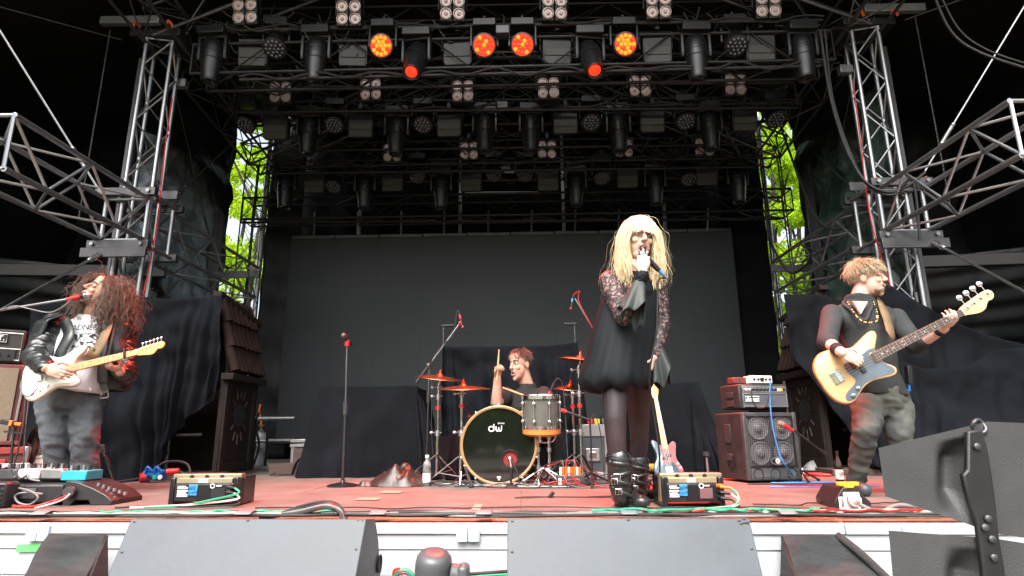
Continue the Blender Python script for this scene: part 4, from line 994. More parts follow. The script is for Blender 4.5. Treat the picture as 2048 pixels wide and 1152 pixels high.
def drum(name, label, c, r, h, tilt, hoopm='chrome', shell='drum_grey', lugs=8, bottom=None, rz=0):
    t = thing(name, label, 'drum', c, 0, 'drum kit'); T = TR(c, rz, tilt)
    mb = MB(); mb.lathe([(r, -h / 2), (r, h / 2)], T, 36); mb.build('shell', M[shell], t, smooth=60)
    mb = MB(); mb.lathe([(r, h / 2), (r + .012, h / 2 - .012), (r + .012, h / 2 + .014), (r + .003, h / 2 + .016), (r, h / 2 + .004)], T, 36, cap=False); mb.build('top_hoop', M[hoopm], t, smooth=40)
    mb = MB(); mb.lathe([(r + .001, h / 2 + .003), (0, h / 2 + .0035)], T, 36); mb.build('drum_head', M['drum_skin'], t)
    mb = MB(); mb.lathe([(r, -h / 2), (r + .012, -h / 2 + .012), (r + .012, -h / 2 - .014), (r + .003, -h / 2 - .016), (r, -h / 2 - .004)], T, 36, cap=False); mb.build('bottom_hoop', M[hoopm], t, smooth=40)
    if bottom: mb = MB(); mb.lathe([(r + .010, -h / 2 - .014), (r + .006, -h / 2 - .055), (r * .8, -h / 2 - .075), (0, -h / 2 - .078)], T, 36); mb.build('lower_shell', M[bottom], t, smooth=50)
    for k in range(lugs):
        a = 2 * PI * (k + .5) / lugs
        mb = MB()
        for z in (h * .3, -h * .3):
            mb.ell((math.cos(a) * (r + .012), math.sin(a) * (r + .012), z), .016, T, 10, 6)
        mb.cyl(T @ V((math.cos(a) * (r + .014), math.sin(a) * (r + .014), h / 2 + .01)), T @ V((math.cos(a) * (r + .014), math.sin(a) * (r + .014), -h / 2 - .01)), .004, n=6)
        mb.build('lug', M['chrome'], t, smooth=60)
    return t
sc = P(1082, 823, KY + .0)
M['orange_light_shell'] = mat('rim_orange_light_in_colour', (.72, .24, .05), .4, 0, .12, 8, coat=.3)  # orange light put into the rim's base colour
drum('tom_drum', 'grey tom drum with chrome lugs above the right of the bass drum', sc, .152, .24, .10, bottom='orange_light_shell')
drum('floor_tom', 'dark low drum half hidden behind the left of the bass drum', P(948, 868, KY + .55) + V((.10, 0, -.07)), .19, .26, .05, shell='blk_gloss')
# snare stand / pedals under the tom
c = PG(1085, 968) ; c.y = KY + .02
t = thing('drum_stand', 'double chrome stand under the grey tom drum', 'drum stand', c, 0, 'drum kit')
for dx in (-.03, .06):
    mb = MB(); mb.cyl((sc.x + dx, c.y, .05), (sc.x + dx, c.y, sc.z - .2), .014, n=10); mb.build('tube', M['chrome'], t, smooth=60)
    for z in (.12, .26, .36): mb = MB(); mb.cyl((sc.x + dx, c.y, z), (sc.x + dx, c.y, z + .035), .022, n=10); mb.build('clamp', M['steel'], t, smooth=60)
for a in (-2.6, -1.9, -.9, -.3, 1.2): 
    mb = MB(); mb.cyl((sc.x + .01, c.y, .14), (sc.x + .01 + .24 * math.cos(a), c.y + .2 * math.sin(a), .012), .009, n=8); mb.build('leg', M['chrome'], t, smooth=60)
for a in range(3):
    an = a * 2.1 + .4; mb = MB(); mb.tube([(sc.x, c.y, sc.z - .25), (sc.x + .1 * math.cos(an), c.y + .1 * math.sin(an), sc.z - .24), (sc.x + .15 * math.cos(an), c.y + .15 * math.sin(an), sc.z - .16)], .009, 6, 3); mb.build('basket_arm', M['chrome'], t, smooth=60)

def cymbal_stand(px, pybase, ptop, Rc, tilt, tilt2, label, Y=None, cy=True, mt='cymbal', legsY=0):
    p = PG(px, pybase); Y = Y or p.y; p = V((P(px, pybase, Y).x, Y, 0)); c = P(ptop[0], ptop[1], Y)
    t = thing('cymbal_stand', label, 'cymbal stand', p, 0, 'drum kit'); ax = V((p.x, Y, 0))
    for z0, z1, r in ((.06, .42, .0155), (.42, .74, .0125), (.74, c.z - .10, .0095)):
        if z1 > z0: mb = MB(); mb.cyl((p.x, Y, z0), (p.x, Y, z1), r, n=10); mb.build('tube', M['chrome'], t, smooth=60)
        if z1 > z0: mb = MB(); mb.cyl((p.x, Y, z1 - .03), (p.x, Y, z1 + .02), r * 1.6, n=10); mb.cyl((p.x - .05, Y, z1), (p.x + .04, Y - .01, z1), .006, n=6); mb.ell((p.x - .055, Y, z1), (.016, .006, .014)); mb.build('clamp', M['steel'], t, smooth=60)
    mb = MB(); mb.tube([(p.x, Y, c.z - .14), (p.x, Y, c.z - .08), c + V((0, 0, -.03)), c + V((0, 0, .05))], .008, 8, 3); mb.build('tilter', M['chrome'], t, smooth=60)
    for z in (.62,): mb = MB(); mb.cyl((p.x, Y, z), (p.x, Y, z + .03), .021, n=10); mb.build('tape_band', M['red_plastic'], t, smooth=60)
    for k in range(3):
        a = -1.2 + k * 2.1; e = p + V((math.cos(a) * .30, math.sin(a) * .26, .012))
        mb = MB(); mb.bar(p + V((0, 0, .24)), e, .016, .008); mb.bar(p + V((0, 0, .07)), lerp(p + V((0, 0, .24)), e, .62), .012, .006); lg = mb.build('leg', M['chrome'], t)
        mb = MB(); mb.ell(e, (.022, .022, .014)); mb.build('rubber_foot', M['rubber'], lg, smooth=60)
    T = Matrix.Translation(c) @ Matrix.Rotation(tilt, 4, 'X') @ Matrix.Rotation(tilt2, 4, 'Y')
    if cy:
        mb = MB(); pr = [(.006, .024), (.02, .022), (.036, .008), (.05, .0)] + [(lerp(.05, Rc, k / 8), -.026 * (k / 8) ** 1.6) for k in range(1, 9)]
        mb.lathe(pr, T, 48, cap=False); mb.build('cymbal', M[mt], t, smooth=60, solid=.0018)
    mb = MB(); mb.lathe([(.014, .018), (.015, .032), (.006, .036), (.006, .06)], T, 12); mb.build('wing_nut', M['red_plastic'], t, smooth=60)
    return t, T
cymbal_stand(873, 962, (880, 752), .215, .12, .13, 'chrome stand with the bronze cymbal highest on the left, tilting to the right', 5.55)
cymbal_stand(921, 965, (927, 772), .225, .10, .0, 'chrome stand with the wide bronze cymbal just left of the drummer', 5.2)
cymbal_stand(1150, 955, (1141, 773), .15, .12, .05, 'chrome hi-hat stand with small cymbals at the right of the kit', 5.45)
t, T = cymbal_stand(1164, 958, (1160, 716), .20, .05, .14, 'chrome stand with a red-lit crash cymbal partly behind the singer', 5.3)
# drummer's stool and pedals box
q = PG(1146, 975); t = thing('cable_box', 'black multi-way cable box with orange plugs on the floor by the drums', 'stage box', (q.x, q.y, 0))
bx0 = PG(1116, 977).x; bx1 = PG(1172, 977).x
mb = MB(); mb.box(((bx0 + bx1) / 2, q.y + .04, .045), (bx1 - bx0, .1, .09)); mb.build('case', M['dsteel'], t, bevel=.005)
mb = MB(); mb.box((bx0 + .02, q.y - .0115, .045), (.022, .002, .05)); mb.build('sticker', M['paper'], t)
for k in range(8):
    x = lerp(bx0 + .03, bx1 - .03, k / 7); mb = MB(); mb.cyl((x, q.y + .03, .088), (x, q.y + .02, .15), .010, n=8); pl_ = mb.build('plug', M['orange' if k % 3 else 'paper'], t, smooth=60)
    mb = MB(); a = rnd.uniform(-.25, .25); mb.tube([(x, q.y + .02, .15), (x + a * .2, q.y + .03, .20), (x + a, q.y + .15, .14), (x + a * 1.6, q.y + .3, .012), (x + a * 2.5 + .1, q.y + .5, .01)], .0045, 5, 5); mb.build('lead', M[['blk', 'grey_cable', 'red_cable', 'rubber'][k % 4]], pl_, smooth=60)
mb = MB(); mb.cyl((bx1, q.y + .05, .03), (bx1 + .17, q.y + .05, .025), .022, n=10); mb.cyl((bx1 + .03, q.y + .05, .03), (bx1 + .06, q.y + .05, .03), .028, n=10); mb.build('multipin_plug', M['rubber'], t, smooth=50)
# tangle of cables round the kit
CM = {}
for i in range(26):
    x0 = rnd.uniform(P(870, 965, 5).x, P(1225, 965, 5).x); y0 = rnd.uniform(4.85, 5.5)
    if i > 12: x0 = rnd.uniform(P(1060, 965, 5).x, P(1235, 965, 5).x)
    pts = [V((x0, y0, .008))]
    a = rnd.uniform(0, 6.28)
    for k in range(9):
        a += rnd.uniform(-1.1, 1.1); pts.append(pts[-1] + V((math.cos(a) * .12, math.sin(a) * .07, 0)))
        pts[-1].z = .008 + (abs(rnd.gauss(0, .03)) if i > 9 else .004 * (i % 3)); pts[-1].y = max(4.82, pts[-1].y)
    kk = ['rubber', 'grey_cable', 'rubber', 'white_cable', 'red_cable', 'rubber'][i % 6]
    mb = CM.setdefault(kk, MB()); mb.tube(pts, .0045, 5, 5)
for kk, mb in CM.items():
    tag(mb.build('cable_tangle', M[kk], smooth=60), {'rubber': 'tangle of thin black cables on the floor among the drum stands', 'grey_cable': 'grey cables tangled on the floor among the drum stands', 'white_cable': 'pale cables tangled on the floor among the drum stands', 'red_cable': 'red cables tangled on the floor among the drum stands'}[kk], 'cables', kind='stuff')
# small clip mics on the kit
for a, b, lab in (((1100, 786), (1108, 765), 'small clip microphone reaching over the rim of the grey tom'), ((938, 832), (928, 815), 'small red-ringed microphone aimed at the dark low drum'), ((1128, 822), (1180, 840), 'slim black microphone boom pointing at the tom from the right')):
    Y = 5.0 if a[0] > 1000 else 5.5; p0 = P(*a, Y); p1 = P(*b, Y); t = thing('drum_microphone', lab, 'microphone', p0)
    mb = MB(); mb.cyl(p0, p1, .010, n=8); mb.build('mic_body', M['blk'], t, smooth=60)
    mb = MB(); mb.cyl(lerp(p0, p1, -.12), lerp(p0, p1, .1), .015, n=8); mb.build('mic_grille', M['red_plastic'], t, smooth=60)
    mb = MB(); mb.tube([p1, p1 + V((.04, 0, .03)), p1 + V((.08, .02, -.1)), V((p1.x + .1, Y + .02, .02))], .0045, 5, 5); mb.build('mic_cable', M['rubber'], t, smooth=60)
    if a[0] == 1128: tripod(t, V((p1.x, Y, 0)), .1, .2, mt='blk'); mb = MB(); mb.cyl(V((p1.x, Y, .08)), p1, .008, n=8); mb.build('tube', M['blk'], t, smooth=60)
# stool
st = V((P(1045, 880, 5.95).x, 5.95, 0)); t = thing('drum_stool', 'drummer\'s round black stool behind the bass drum', 'stool', st)
mb = MB(); mb.lathe([(.05, .44), (.17, .45), (.18, .49), (.16, .525), (0, .53)], TR(st), 24); mb.build('seat', M['amp_black'], t, smooth=50)
mb = MB(); mb.cyl(st + V((0, 0, .1)), st + V((0, 0, .45)), .02, n=10); mb.build('post', M['chrome'], t, smooth=60); tripod(t, st, .2, .26, mt='chrome', r=.01)

# ---------------------------------------------------------------- small floor things in front of the kit
q = PG(853, 972); t = thing('water_bottle', 'clear plastic water bottle with white label standing by the cymbal stands', 'bottle', q)
mb = MB(); mb.lathe([(.03, 0), (.033, .008), (.033, .10), (.031, .13), (.034, .16), (.026, .19), (.013, .205), (.013, .222)], TR(q), 20); mb.build('bottle_body', M['water'], t, smooth=50)
mb = MB(); mb.lathe([(.0336, .022), (.0336, .10)], TR(q), 20, cap=False); mb.build('label_band', M['paper'], t, smooth=60)
mb = MB(); mb.lathe([(.0155, .222), (.0155, .242), (0, .243)], TR(q), 14); mb.build('cap', M['paper'], t, smooth=50)
def heap(name, label, cat, c, sx_, sy_, h, mt, seed, fold=7, smooth=180):
    mb = MB()
    def f(u, v):
        a = u * 2 * PI; r = v
        rr = 1 + .22 * noise.noise(V((math.cos(a) * 1.5, math.sin(a) * 1.5, seed)))
        x = math.cos(a) * r * sx_ * rr; y = math.sin(a) * r * sy_ * rr
        z = h * max(0, 1 - r ** 2.2) * (.65 + .8 * abs(noise.noise(V((x * fold, y * fold, seed))))) + .035 * abs(noise.noise(V((x * 18, y * 18, seed + 3)))) * (1 - r * .6)
        return V((c.x + x, c.y + y, c.z + max(z, .004)))
    mb.grid(f, 80, 24); return tag(mb.build(name, M[mt], None, smooth=smooth, fix=False), label, cat)
heap('leather_jacket', 'crumpled dark leather jacket dropped on the floor, red-lit, left of the drums', 'jacket', PG(793, 972) + V((.02, .02, 0)), .27, .15, .17, 'leather_heap', 3)
heap('leather_glove', 'flat end of a crumpled leather sleeve lying on the floor by the jacket', 'glove', PG(731, 973) + V((0, .02, 0)), .08, .05, .05, 'leather_heap', 8)
for q, ang, lab in ((PG(1098, 996), .3, 'small black clip on the floor in front of the drums, with its lead'), ):
    t = thing('floor_clip', lab, 'clip', q); mb = MB(); mb.bar(q + V((0, 0, .0)), q + V((.03, .01, .035)), .022, .022); mb.build('clip_body', M['blk'], t, bevel=.003)
    mb = MB(); mb.tube([q + V((.02, 0, .01)), q + V((-.1, -.02, .006)), q + V((-.22, -.03, .006)), q + V((-.1, .03, .006)), q + V((.1, .0, .006)), q + V((.32, -.03, .006)), q + V((.5, -.02, .006)), q + V((.4, .03, .006)), q + V((.25, .0, .006))], .004, 5, 5); mb.build('lead', M['rubber'], t, smooth=60)

# ---------------------------------------------------------------- covered risers and cloths
def draped_box(name, label, cx, cy, w, d_, h, flare, seed, mt='cloth', tops=None, lean=(0, 0), hr=0.0):
    mb = MB(); n = 140; m_ = 26
    def per(s):
        L = 2 * (w + d_); s = s * L
        if s < w: return V((-w / 2 + s, -d_ / 2, 0)), V((0, -1, 0))
        s -= w
        if s < d_: return V((w / 2, -d_ / 2 + s, 0)), V((1, 0, 0))
        s -= d_
        if s < w: return V((w / 2 - s, d_ / 2, 0)), V((0, 1, 0))
        s -= w
        return V((-w / 2, d_ / 2 - s, 0)), V((-1, 0, 0))
    def f(u, v):
        p, nn = per(u % 1.0)
        if v < .25:
            k = v / .25; q = p * k; return V((cx + q.x, cy + q.y, h + hr * q.x + .012 * noise.noise(V((q.x * 3, q.y * 3, seed)))))
        k = (v - .25) / .75
        rad = V((p.x, p.y, 0)).normalized()
        corner = (abs(p.x) / (w / 2)) ** 6 * (abs(p.y) / (d_ / 2)) ** 6
        out = nn * (flare * k * .5 + k ** 1.3 * .045 * math.sin(u * 95 + seed + 2 * noise.noise(V((u * 8, v, seed)))) * (.4 + abs(noise.noise(V((u * 9, 0, seed + 2)))))) + rad * flare * k * (.5 + 1.1 * corner)
        out += nn * .035 * noise.noise(V((p.x * 3 + u * 5, k * 3, seed + 5)))
        z = (h + hr * p.x) * (1 - k) + .004 + .03 * max(0, noise.noise(V((u * 14, 1, seed)))) * k
        return V((cx + p.x + out.x + lean[0] * k, cy + p.y + out.y + lean[1] * k, z))
    mb.grid(f, n, m_ * 2)
    return tag(mb.build(name, M[mt], None, smooth=70, fix=False), label, 'covered riser')
q0 = P(640, 775, 6.35); q1 = P(835, 772, 6.35)
draped_box('covered_riser', 'large boxy riser under black cloth left of the drums', (q0.x + q1.x) / 2, 6.75, q1.x - q0.x, .85, q0.z, .10, 1.5)
drape('black_cloth', [P(828, 778, 6.30), P(845, 800, 6.3), P(862, 850, 6.3)], [P(840, 955, 6.05), P(875, 958, 6.0), P(915, 958, 5.95)], 'loose black cloth spilling from the right edge of the covered riser', 'cloth', folds=4, amp=.05, nu=40, nv=24, seed=3)
q0 = P(1330, 768, 6.5); q1 = P(1388, 766, 6.5)
draped_box('covered_riser', 'black cloth covered riser behind the blue bass guitar', (q0.x + q1.x) / 2 - .12, 6.85, q1.x - q0.x + .35, .7, q1.z, .14, 4.2)
drape('black_cloth', [P(1382, 790, 6.45), P(1396, 830, 6.4), P(1412, 870, 6.4)], [P(1395, 945, 6.2), P(1425, 948, 6.2), P(1460, 940, 6.2)], 'black cloth end trailing off the riser beside the bass amplifier', 'cloth', folds=3, amp=.05, nu=36, nv=20, seed=5)
# cloth hung behind the drummer between the two thin stands
drape('hung_cloth', [P(884, 690, 6.7), P(905, 694, 6.7), P(1000, 694, 6.7), P(1100, 690, 6.7), P(1155, 684, 6.7)], [P(880, 950, 6.55), P(940, 955, 6.5), P(1010, 955, 6.5), P(1110, 955, 6.5), P(1185, 948, 6.55)], 'black cloth hung between two thin stands right behind the drummer', 'cloth', folds=6, amp=.10, nu=110, nv=40, seed=7, rough=.09, mt='cloth')
drape('black_cloth', [P(868, 880, 6.2), P(905, 868, 6.2), P(960, 860, 6.2)], [P(850, 956, 5.85), P(900, 960, 5.8), P(965, 962, 5.8)], 'heap of black cloth on the floor behind the left cymbal stands', 'cloth', folds=3, amp=.07, nu=50, nv=24, seed=11, rough=.10)
# flight case behind the singer
p0 = PG(1165, 944); Y = 6.0
x0 = P(1163, 900, Y).x; x1 = P(1212, 900, Y).x; zt = P(1180, 848, Y).z
t = thing('flight_case', 'flight case with metal edges and a butterfly latch behind the singer', 'flight case', ((x0 + x1) / 2, Y + .25, 0))
mb = MB(); mb.box(((x0 + x1) / 2, Y + .25, zt / 2), (x1 - x0, .48, zt - .01)); mb.build('case_body', M['case_face'], t, bevel=.004)
for z, hh in ((zt - .06, .11), (.025, .05)):
    mb = MB(); mb.box(((x0 + x1) / 2, Y + .006, z), (x1 - x0 + .012, .016, hh)); mb.build('metal_rail', M['alu'], t, bevel=.003)
for x in (x0, x1): mb = MB(); mb.box((x, Y + .004, zt / 2), (.025, .018, zt - .006)); mb.build('metal_edge', M['alu'], t, bevel=.003)
mb = MB(); mb.box(((x0 + x1) / 2 - .01, Y - .004, zt * .42), (.13, .012, .12)); la = mb.build('latch_dish', M['steel'], t, bevel=.012)
mb = MB(); mb.box(((x0 + x1) / 2 - .01, Y - .012, zt * .42), (.07, .012, .06)); mb.build('latch', M['chrome'], la, bevel=.008)
for k, mt_ in enumerate(('red_plastic', 'yellow', 'dsteel')):
    q = P(1180 + k * 14, 846, Y + .1); mb = MB(); mb.box((q.x, Y + .12, zt + .025), (.05, .08, .05)); tt = thing('small_gadget', ['red small device on top of the flight case', 'yellow small device on top of the flight case', 'dark small device on top of the flight case'][k], 'device', (q.x, Y + .12, zt)); mb.build('case', M[mt_], tt, bevel=.006)
    mb = MB(); mb.tube([(q.x, Y + .1, zt + .05), (q.x + .03, Y + .08, zt + .10), (q.x + .08, Y + .1, zt + .04)], .005, 5, 4); mb.build('lead', M['rubber'], tt, smooth=60)
# bass guitar on its stand
Yb = 5.2; a = P(1338, 938, Yb); b = P(1311, 797, Yb + .22)
xv = b - a; FM = frame(a, x=xv, z=(.05, -1, .15))
FM = Matrix.Translation(FM.translation) @ FM.to_3x3().to_4x4()
sc_ = xv.length / .80
gs = guitar('bass_guitar', 'pale blue bass guitar with red pickguard and amber neck leaning on a stand', FM, sc_, .80, PBASS, 'blue_body', 'blue_body', 'pg_red', 'maple', 'maple', 'maple_head', 4, 'bass guitar', pickguard=PG_P, big=.92)
t = thing('guitar_stand', 'low black stand holding the blue bass guitar', 'guitar stand', V((a.x, Yb, 0)))
for sx in (-1, 1): mb = MB(); mb.tube([(a.x + sx * .06, Yb - .1, .07), (a.x + sx * .05, Yb + .02, .05), (a.x + sx * .16, Yb + .14, .012)], .01, 6, 4); mb.build('leg', M['rubber'], t, smooth=60)
mb = MB(); mb.cyl((a.x, Yb + .1, .04), (a.x - .03, Yb + .14, .45), .01, n=8); mb.build('post', M['rubber'], t, smooth=60)
q = PG(1305, 955); mb = MB()
mb.tube([q + V((-.07, 0, .03)), q + V((-.05, .03, .07)), q + V((.0, .04, .09)), q + V((.06, .02, .075)), q + V((.1, .0, .03))], [.02, .035, .035, .035, .02], 8, 5)
tag(mb.build('patterned_strap', M['leopard'], smooth=60), 'yellow and black patterned strap bundle on the floor under the blue bass', 'strap')
# short post with a cap, right of the bass
q = PG(1418, 962); t = thing('stand_post', 'short grey post with a black cap behind the right floor light', 'stand', V((q.x, q.y, 0)))
mb = MB(); mb.cyl((q.x, q.y, 0), (q.x - .005, q.y, P(1416, 915, q.y).z), .014, n=8); mb.build('post', M['steel'], t, smooth=60); mb = MB(); z = P(1416, 912, q.y).z; mb.cyl((q.x - .005, q.y, z), (q.x - .005, q.y, z + .035), .03, n=8); mb.build('cap', M['rubber'], t, smooth=60)
tripod(t, V((q.x, q.y, 0)), .05, .12)
# ================================================================== AMPLIFIERS, HUTS, FLOOR LIGHTS, PIT
def boxth(name, label, cat, x0, x1, y0, y1, z0, z1, mt, bevel=.01, group=None, rz=0):
    t = thing(name, label, cat, ((x0 + x1) / 2, (y0 + y1) / 2, z0), 0, group)
    return t
# ---- bass amplifier on the right
YA = 5.25
pa = P(1487, 958, YA); pb = P(1602, 960, YA); zc = P(1545, 822, YA).z
rzA = .22                                     # turned so its left side shows
x0, x1 = P(1482, 900, YA).x, P(1606, 900, YA).x
wA = (x1 - x0) * .98; hA = zc - .03; dA = .42
cA = V(((x0 + x1) / 2, YA, 0)); TA = TR(cA, rzA)
t = thing('bass_cabinet', 'tall black bass speaker cabinet with four cones, red-lit side and oval badge', 'speaker cabinet', cA)
mb = MB(); mb.box((0, dA / 2 + .01, hA / 2 + .02), (wA, dA, hA), TA); mb.build('cabinet_shell', M['amp_black'], t, bevel=.012)
for x in (-wA / 2 + .018, wA / 2 - .018): mb = MB(); mb.box((x, .0, hA / 2 + .02), (.036, .03, hA), TA); mb.build('front_edge', M['blk_rough'], t, bevel=.008)
for z in (.02 + .018, hA): mb = MB(); mb.box((0, .0, z), (wA - .075, .03, .036), TA); mb.build('front_edge', M['blk_rough'], t, bevel=.008)
gz0 = hA * .215
mb = MB(); mb.box((0, .012, (gz0 + hA) / 2), (wA - .08, .012, hA - gz0 - .03), TA); mb.build('grille_back', M['mesh_grille'], t)
for sx in (-1, 1):
    for z in (gz0 + (hA - gz0) * .27, gz0 + (hA - gz0) * .74):
        Tc = TA @ TR((sx * wA * .215, .004, z), 0, PI / 2); r = wA * .185
        mb = MB(); mb.lathe([(r, .0), (r * 1.02, .006), (r * .93, .008), (r * .88, .001), (r * .5, -.02 + .02), (r * .40, .004), (r * .36, .012), (r * .2, .019), (0, .021)], Tc, 28); mb.build('speaker_cone', M['cone'], t, smooth=40)
mb = MB()
# perforated guard: thin rods
for k in range(22): x = lerp(-wA / 2 + .045, wA / 2 - .045, k / 21); mb.bar(TA @ V((x, -.022, gz0)), TA @ V((x, -.022, hA - .025)), .0022, .0022)
for k in range(22): z = lerp(gz0, hA - .025, k / 21); mb.bar(TA @ V((-wA / 2 + .04, -.022, z)), TA @ V((wA / 2 - .04, -.022, z)), .0022, .0022)
o = mb.build('steel_guard', M['blk'], t); o['kind'] = 'stuff'
mb = MB(); mb.box((0, -.004, gz0 / 2 + .012), (wA - .075, .02, gz0 - .03), TA); mb.build('port_panel', M['mesh_grille'], t, bevel=.004)
for k in (-1, 0, 1):
    mb = MB(); mb.lathe([(.044, .012), (.049, .018), (.042, .020), (.038, .010), (.036, .0105)], TA @ TR((k * .155, .0, gz0 * .5 + .012), 0, PI / 2), 22); po = mb.build('port', M['rubber'], t, smooth=50)
bz = gz0 + .055
mb = MB(); mb.lathe([(.062, .0), (.062, .006), (0, .007)], TA @ TR((.02, -.025, bz), 0, PI / 2) @ Matrix.Diagonal((1, .55, 1, 1)), 26); bd_ = mb.build('badge', M['steel'], t, smooth=40)
mb = MB(); mb.lathe([(.05, .0065), (.05, .009), (0, .0095)], TA @ TR((.02, -.025, bz), 0, PI / 2) @ Matrix.Diagonal((1, .42, 1, 1)), 26); mb.build('badge_field', M['blk'], bd_, smooth=40)
mb = MB(); mb.lathe([(.021, .009), (.021, .012), (.012, .0125), (.008, .009)], TA @ TR((.02, -.025, bz), 0, PI / 2), 20); mb.build('badge_ring', M['logo_white'], bd_, smooth=40)
text('badge_mark', 'B', .026, TA @ frame((.02, -.038, bz), x=(1, 0, 0), y=(0, 0, 1)), M['logo_white'], bd_, ext=.001)
for z in (.36 * hA, .72 * hA):
    mb = MB(); mb.box((-wA / 2 - .002, dA * .55, z), (.012, .09, .16 if z > .4 * hA else .06), TA); mb.build('side_handle', M['rubber'], t, bevel=.005)
mb = MB(); mb.lathe([(.055, .0), (.06, .005), (.045, .006)], TA @ TR((-wA / 2 - .001, dA * .5, .16), 0, 0, -PI / 2), 22, cap=False); mb.build('side_ring', M['blk_gloss'], t, smooth=50)
# head
hh0 = hA + .045; hH = P(1532, 769, YA).z - hh0; wH = wA * .93; dH = .30
t = thing('bass_amp_head', 'black bass amplifier head with silver rim and script logo on the tall cabinet', 'amplifier', cA + V((0, 0, hh0)))
mb = MB(); mb.box((.0, dH / 2 + .035, hh0 + hH / 2 + .006), (wH, dH, hH), TA); mb.build('head_shell', M['amp_black'], t, bevel=.014)
mb = MB(); mb.box((0, .028, hh0 + hH * .34), (wH - .06, .014, hH * .52), TA); mb.build('front_cloth', M['amp_face'], t)
for z in (hh0 + .025, hh0 + hH * .63): mb = MB(); mb.box((0, .026, z), (wH - .045, .02, .010), TA); mb.build('silver_rim', M['alu'], t, bevel=.002)
for x in (-wH / 2 + .028, wH / 2 - .028): mb = MB(); mb.box((x, .026, hh0 + hH * .34), (.010, .02, hH * .56), TA); mb.build('silver_rim', M['alu'], t, bevel=.002)
mb = MB(); mb.box((0, .027, hh0 + hH * .81), (wH - .05, .014, hH * .28), TA); cp = mb.build('control_panel', M['steel'], t, bevel=.002)
for k in range(9):
    x = lerp(-wH * .38, wH * .22, k / 8); mb = MB(); mb.lathe([(.012, .0), (.010, .018), (0, .019)], TA @ TR((x, .022, hh0 + hH * .80), 0, PI / 2), 12); mb.build('knob', M['blk' if k > 1 else 'paper'], cp, smooth=50)
for k in range(3): mb = MB(); mb.box((wH * (.28 + .06 * k), .018, hh0 + hH * .80), (.02, .008, .022), TA); mb.build('switch', M[['logo_white', 'yellow', 'blk'][k]], cp)
mb = MB(); mb.box((-wH * .27, .018, hh0 + hH * .42), (wH * .27, .006, hH * .19), TA); lg = mb.build('logo_plate', M['blk'], t)
mb = MB(); mb.tube([TA @ V((-wH * .27 + a * wH * .135, .014, hh0 + hH * (.42 + b * .095))) for a, b in ((-1, -1), (1, -1), (1, 1), (-1, 1))], .004, 5, closed=True); mb.build('plate_edge', M['logo_white'], lg)
text('logo', 'Ampeg', hH * .2, TA @ frame((-wH * .27, .0135, hh0 + hH * .42), x=(1, 0, 0), y=(0, 0, 1)), M['logo_white'], lg, ext=.001, offset=.001, shear=.2)
for z in (.25, .6): mb = MB(); mb.box((-wH / 2 - .003, dH * .6, hh0 + hH * z), (.008, .11, .05), TA); mb.build('side_vent', M['rubber'], t, bevel=.003)
# small box on top, with blue cable
zt_ = hh0 + hH + .012
t = thing('small_preamp', 'small pale preamp box with a round socket on top of the bass head', 'device', cA + V((0, 0, zt_)))
mb = MB(); mb.box((.0, .10, zt_ + .034), (.20, .12, .066), TA); mb.build('case', M['paper'], t, bevel=.006)
for k in range(5): mb = MB(); mb.lathe([(.010 if k != 2 else .018, 0), (.009 if k != 2 else .016, .014), (0, .015)], TA @ TR((-.075 + .037 * k, .04, zt_ + .035), 0, PI / 2), 12); mb.build('knob' if k != 2 else 'socket', M['blk'], t, smooth=50)
t = thing('tuner_box', 'dark red box lying behind the pale preamp on the bass head', 'device', cA + V((-.14, .2, zt_)))
mb = MB(); mb.box((-.15, .17, zt_ + .03), (.14, .10, .055), TA); mb.build('case', M['amp_red'], t, bevel=.006)
for lab, pts, mt_ in (('blue cable running down the front of the bass cabinet to the floor', [(1541, 762), (1540, 800), (1545, 850), (1558, 905), (1570, 930), (1600, 962), (1620, 968)], 'blue_cable'), ('short black lead looping over the bass amplifier head', [(1502, 778), (1505, 800), (1515, 815), (1532, 812), (1537, 795), (1545, 770)], 'rubber')):
    mb = MB(); mb.tube([P(a, b, YA - .08) if b < 955 else PG(a, b, .006) for a, b in pts], .006, 6, 6); tag(mb.build('amp_cable', M[mt_], smooth=60), lab, 'cable')
for i in range(5):
    q = PG(1560 + i * 25, 962 + i * 3, .006); pts = [q + V((rnd.uniform(-.25, .3) * k / 3, rnd.uniform(-.06, .05), 0)) for k in range(7)]
    mb = MB(); mb.tube(pts, .005, 5, 5); tag(mb.build('floor_cable', M[['blue_cable', 'blue_cable', 'rubber', 'red_cable', 'blue_cable'][i]], smooth=60), ['blue cable coiled on the floor at the foot of the bass cabinet', 'second loop of blue cable right of the bass cabinet', 'black cable lying by the foot of the bass cabinet', 'red cable lying right of the bass cabinet', 'blue cable end nearest the bassist on the floor'][i], 'cable')
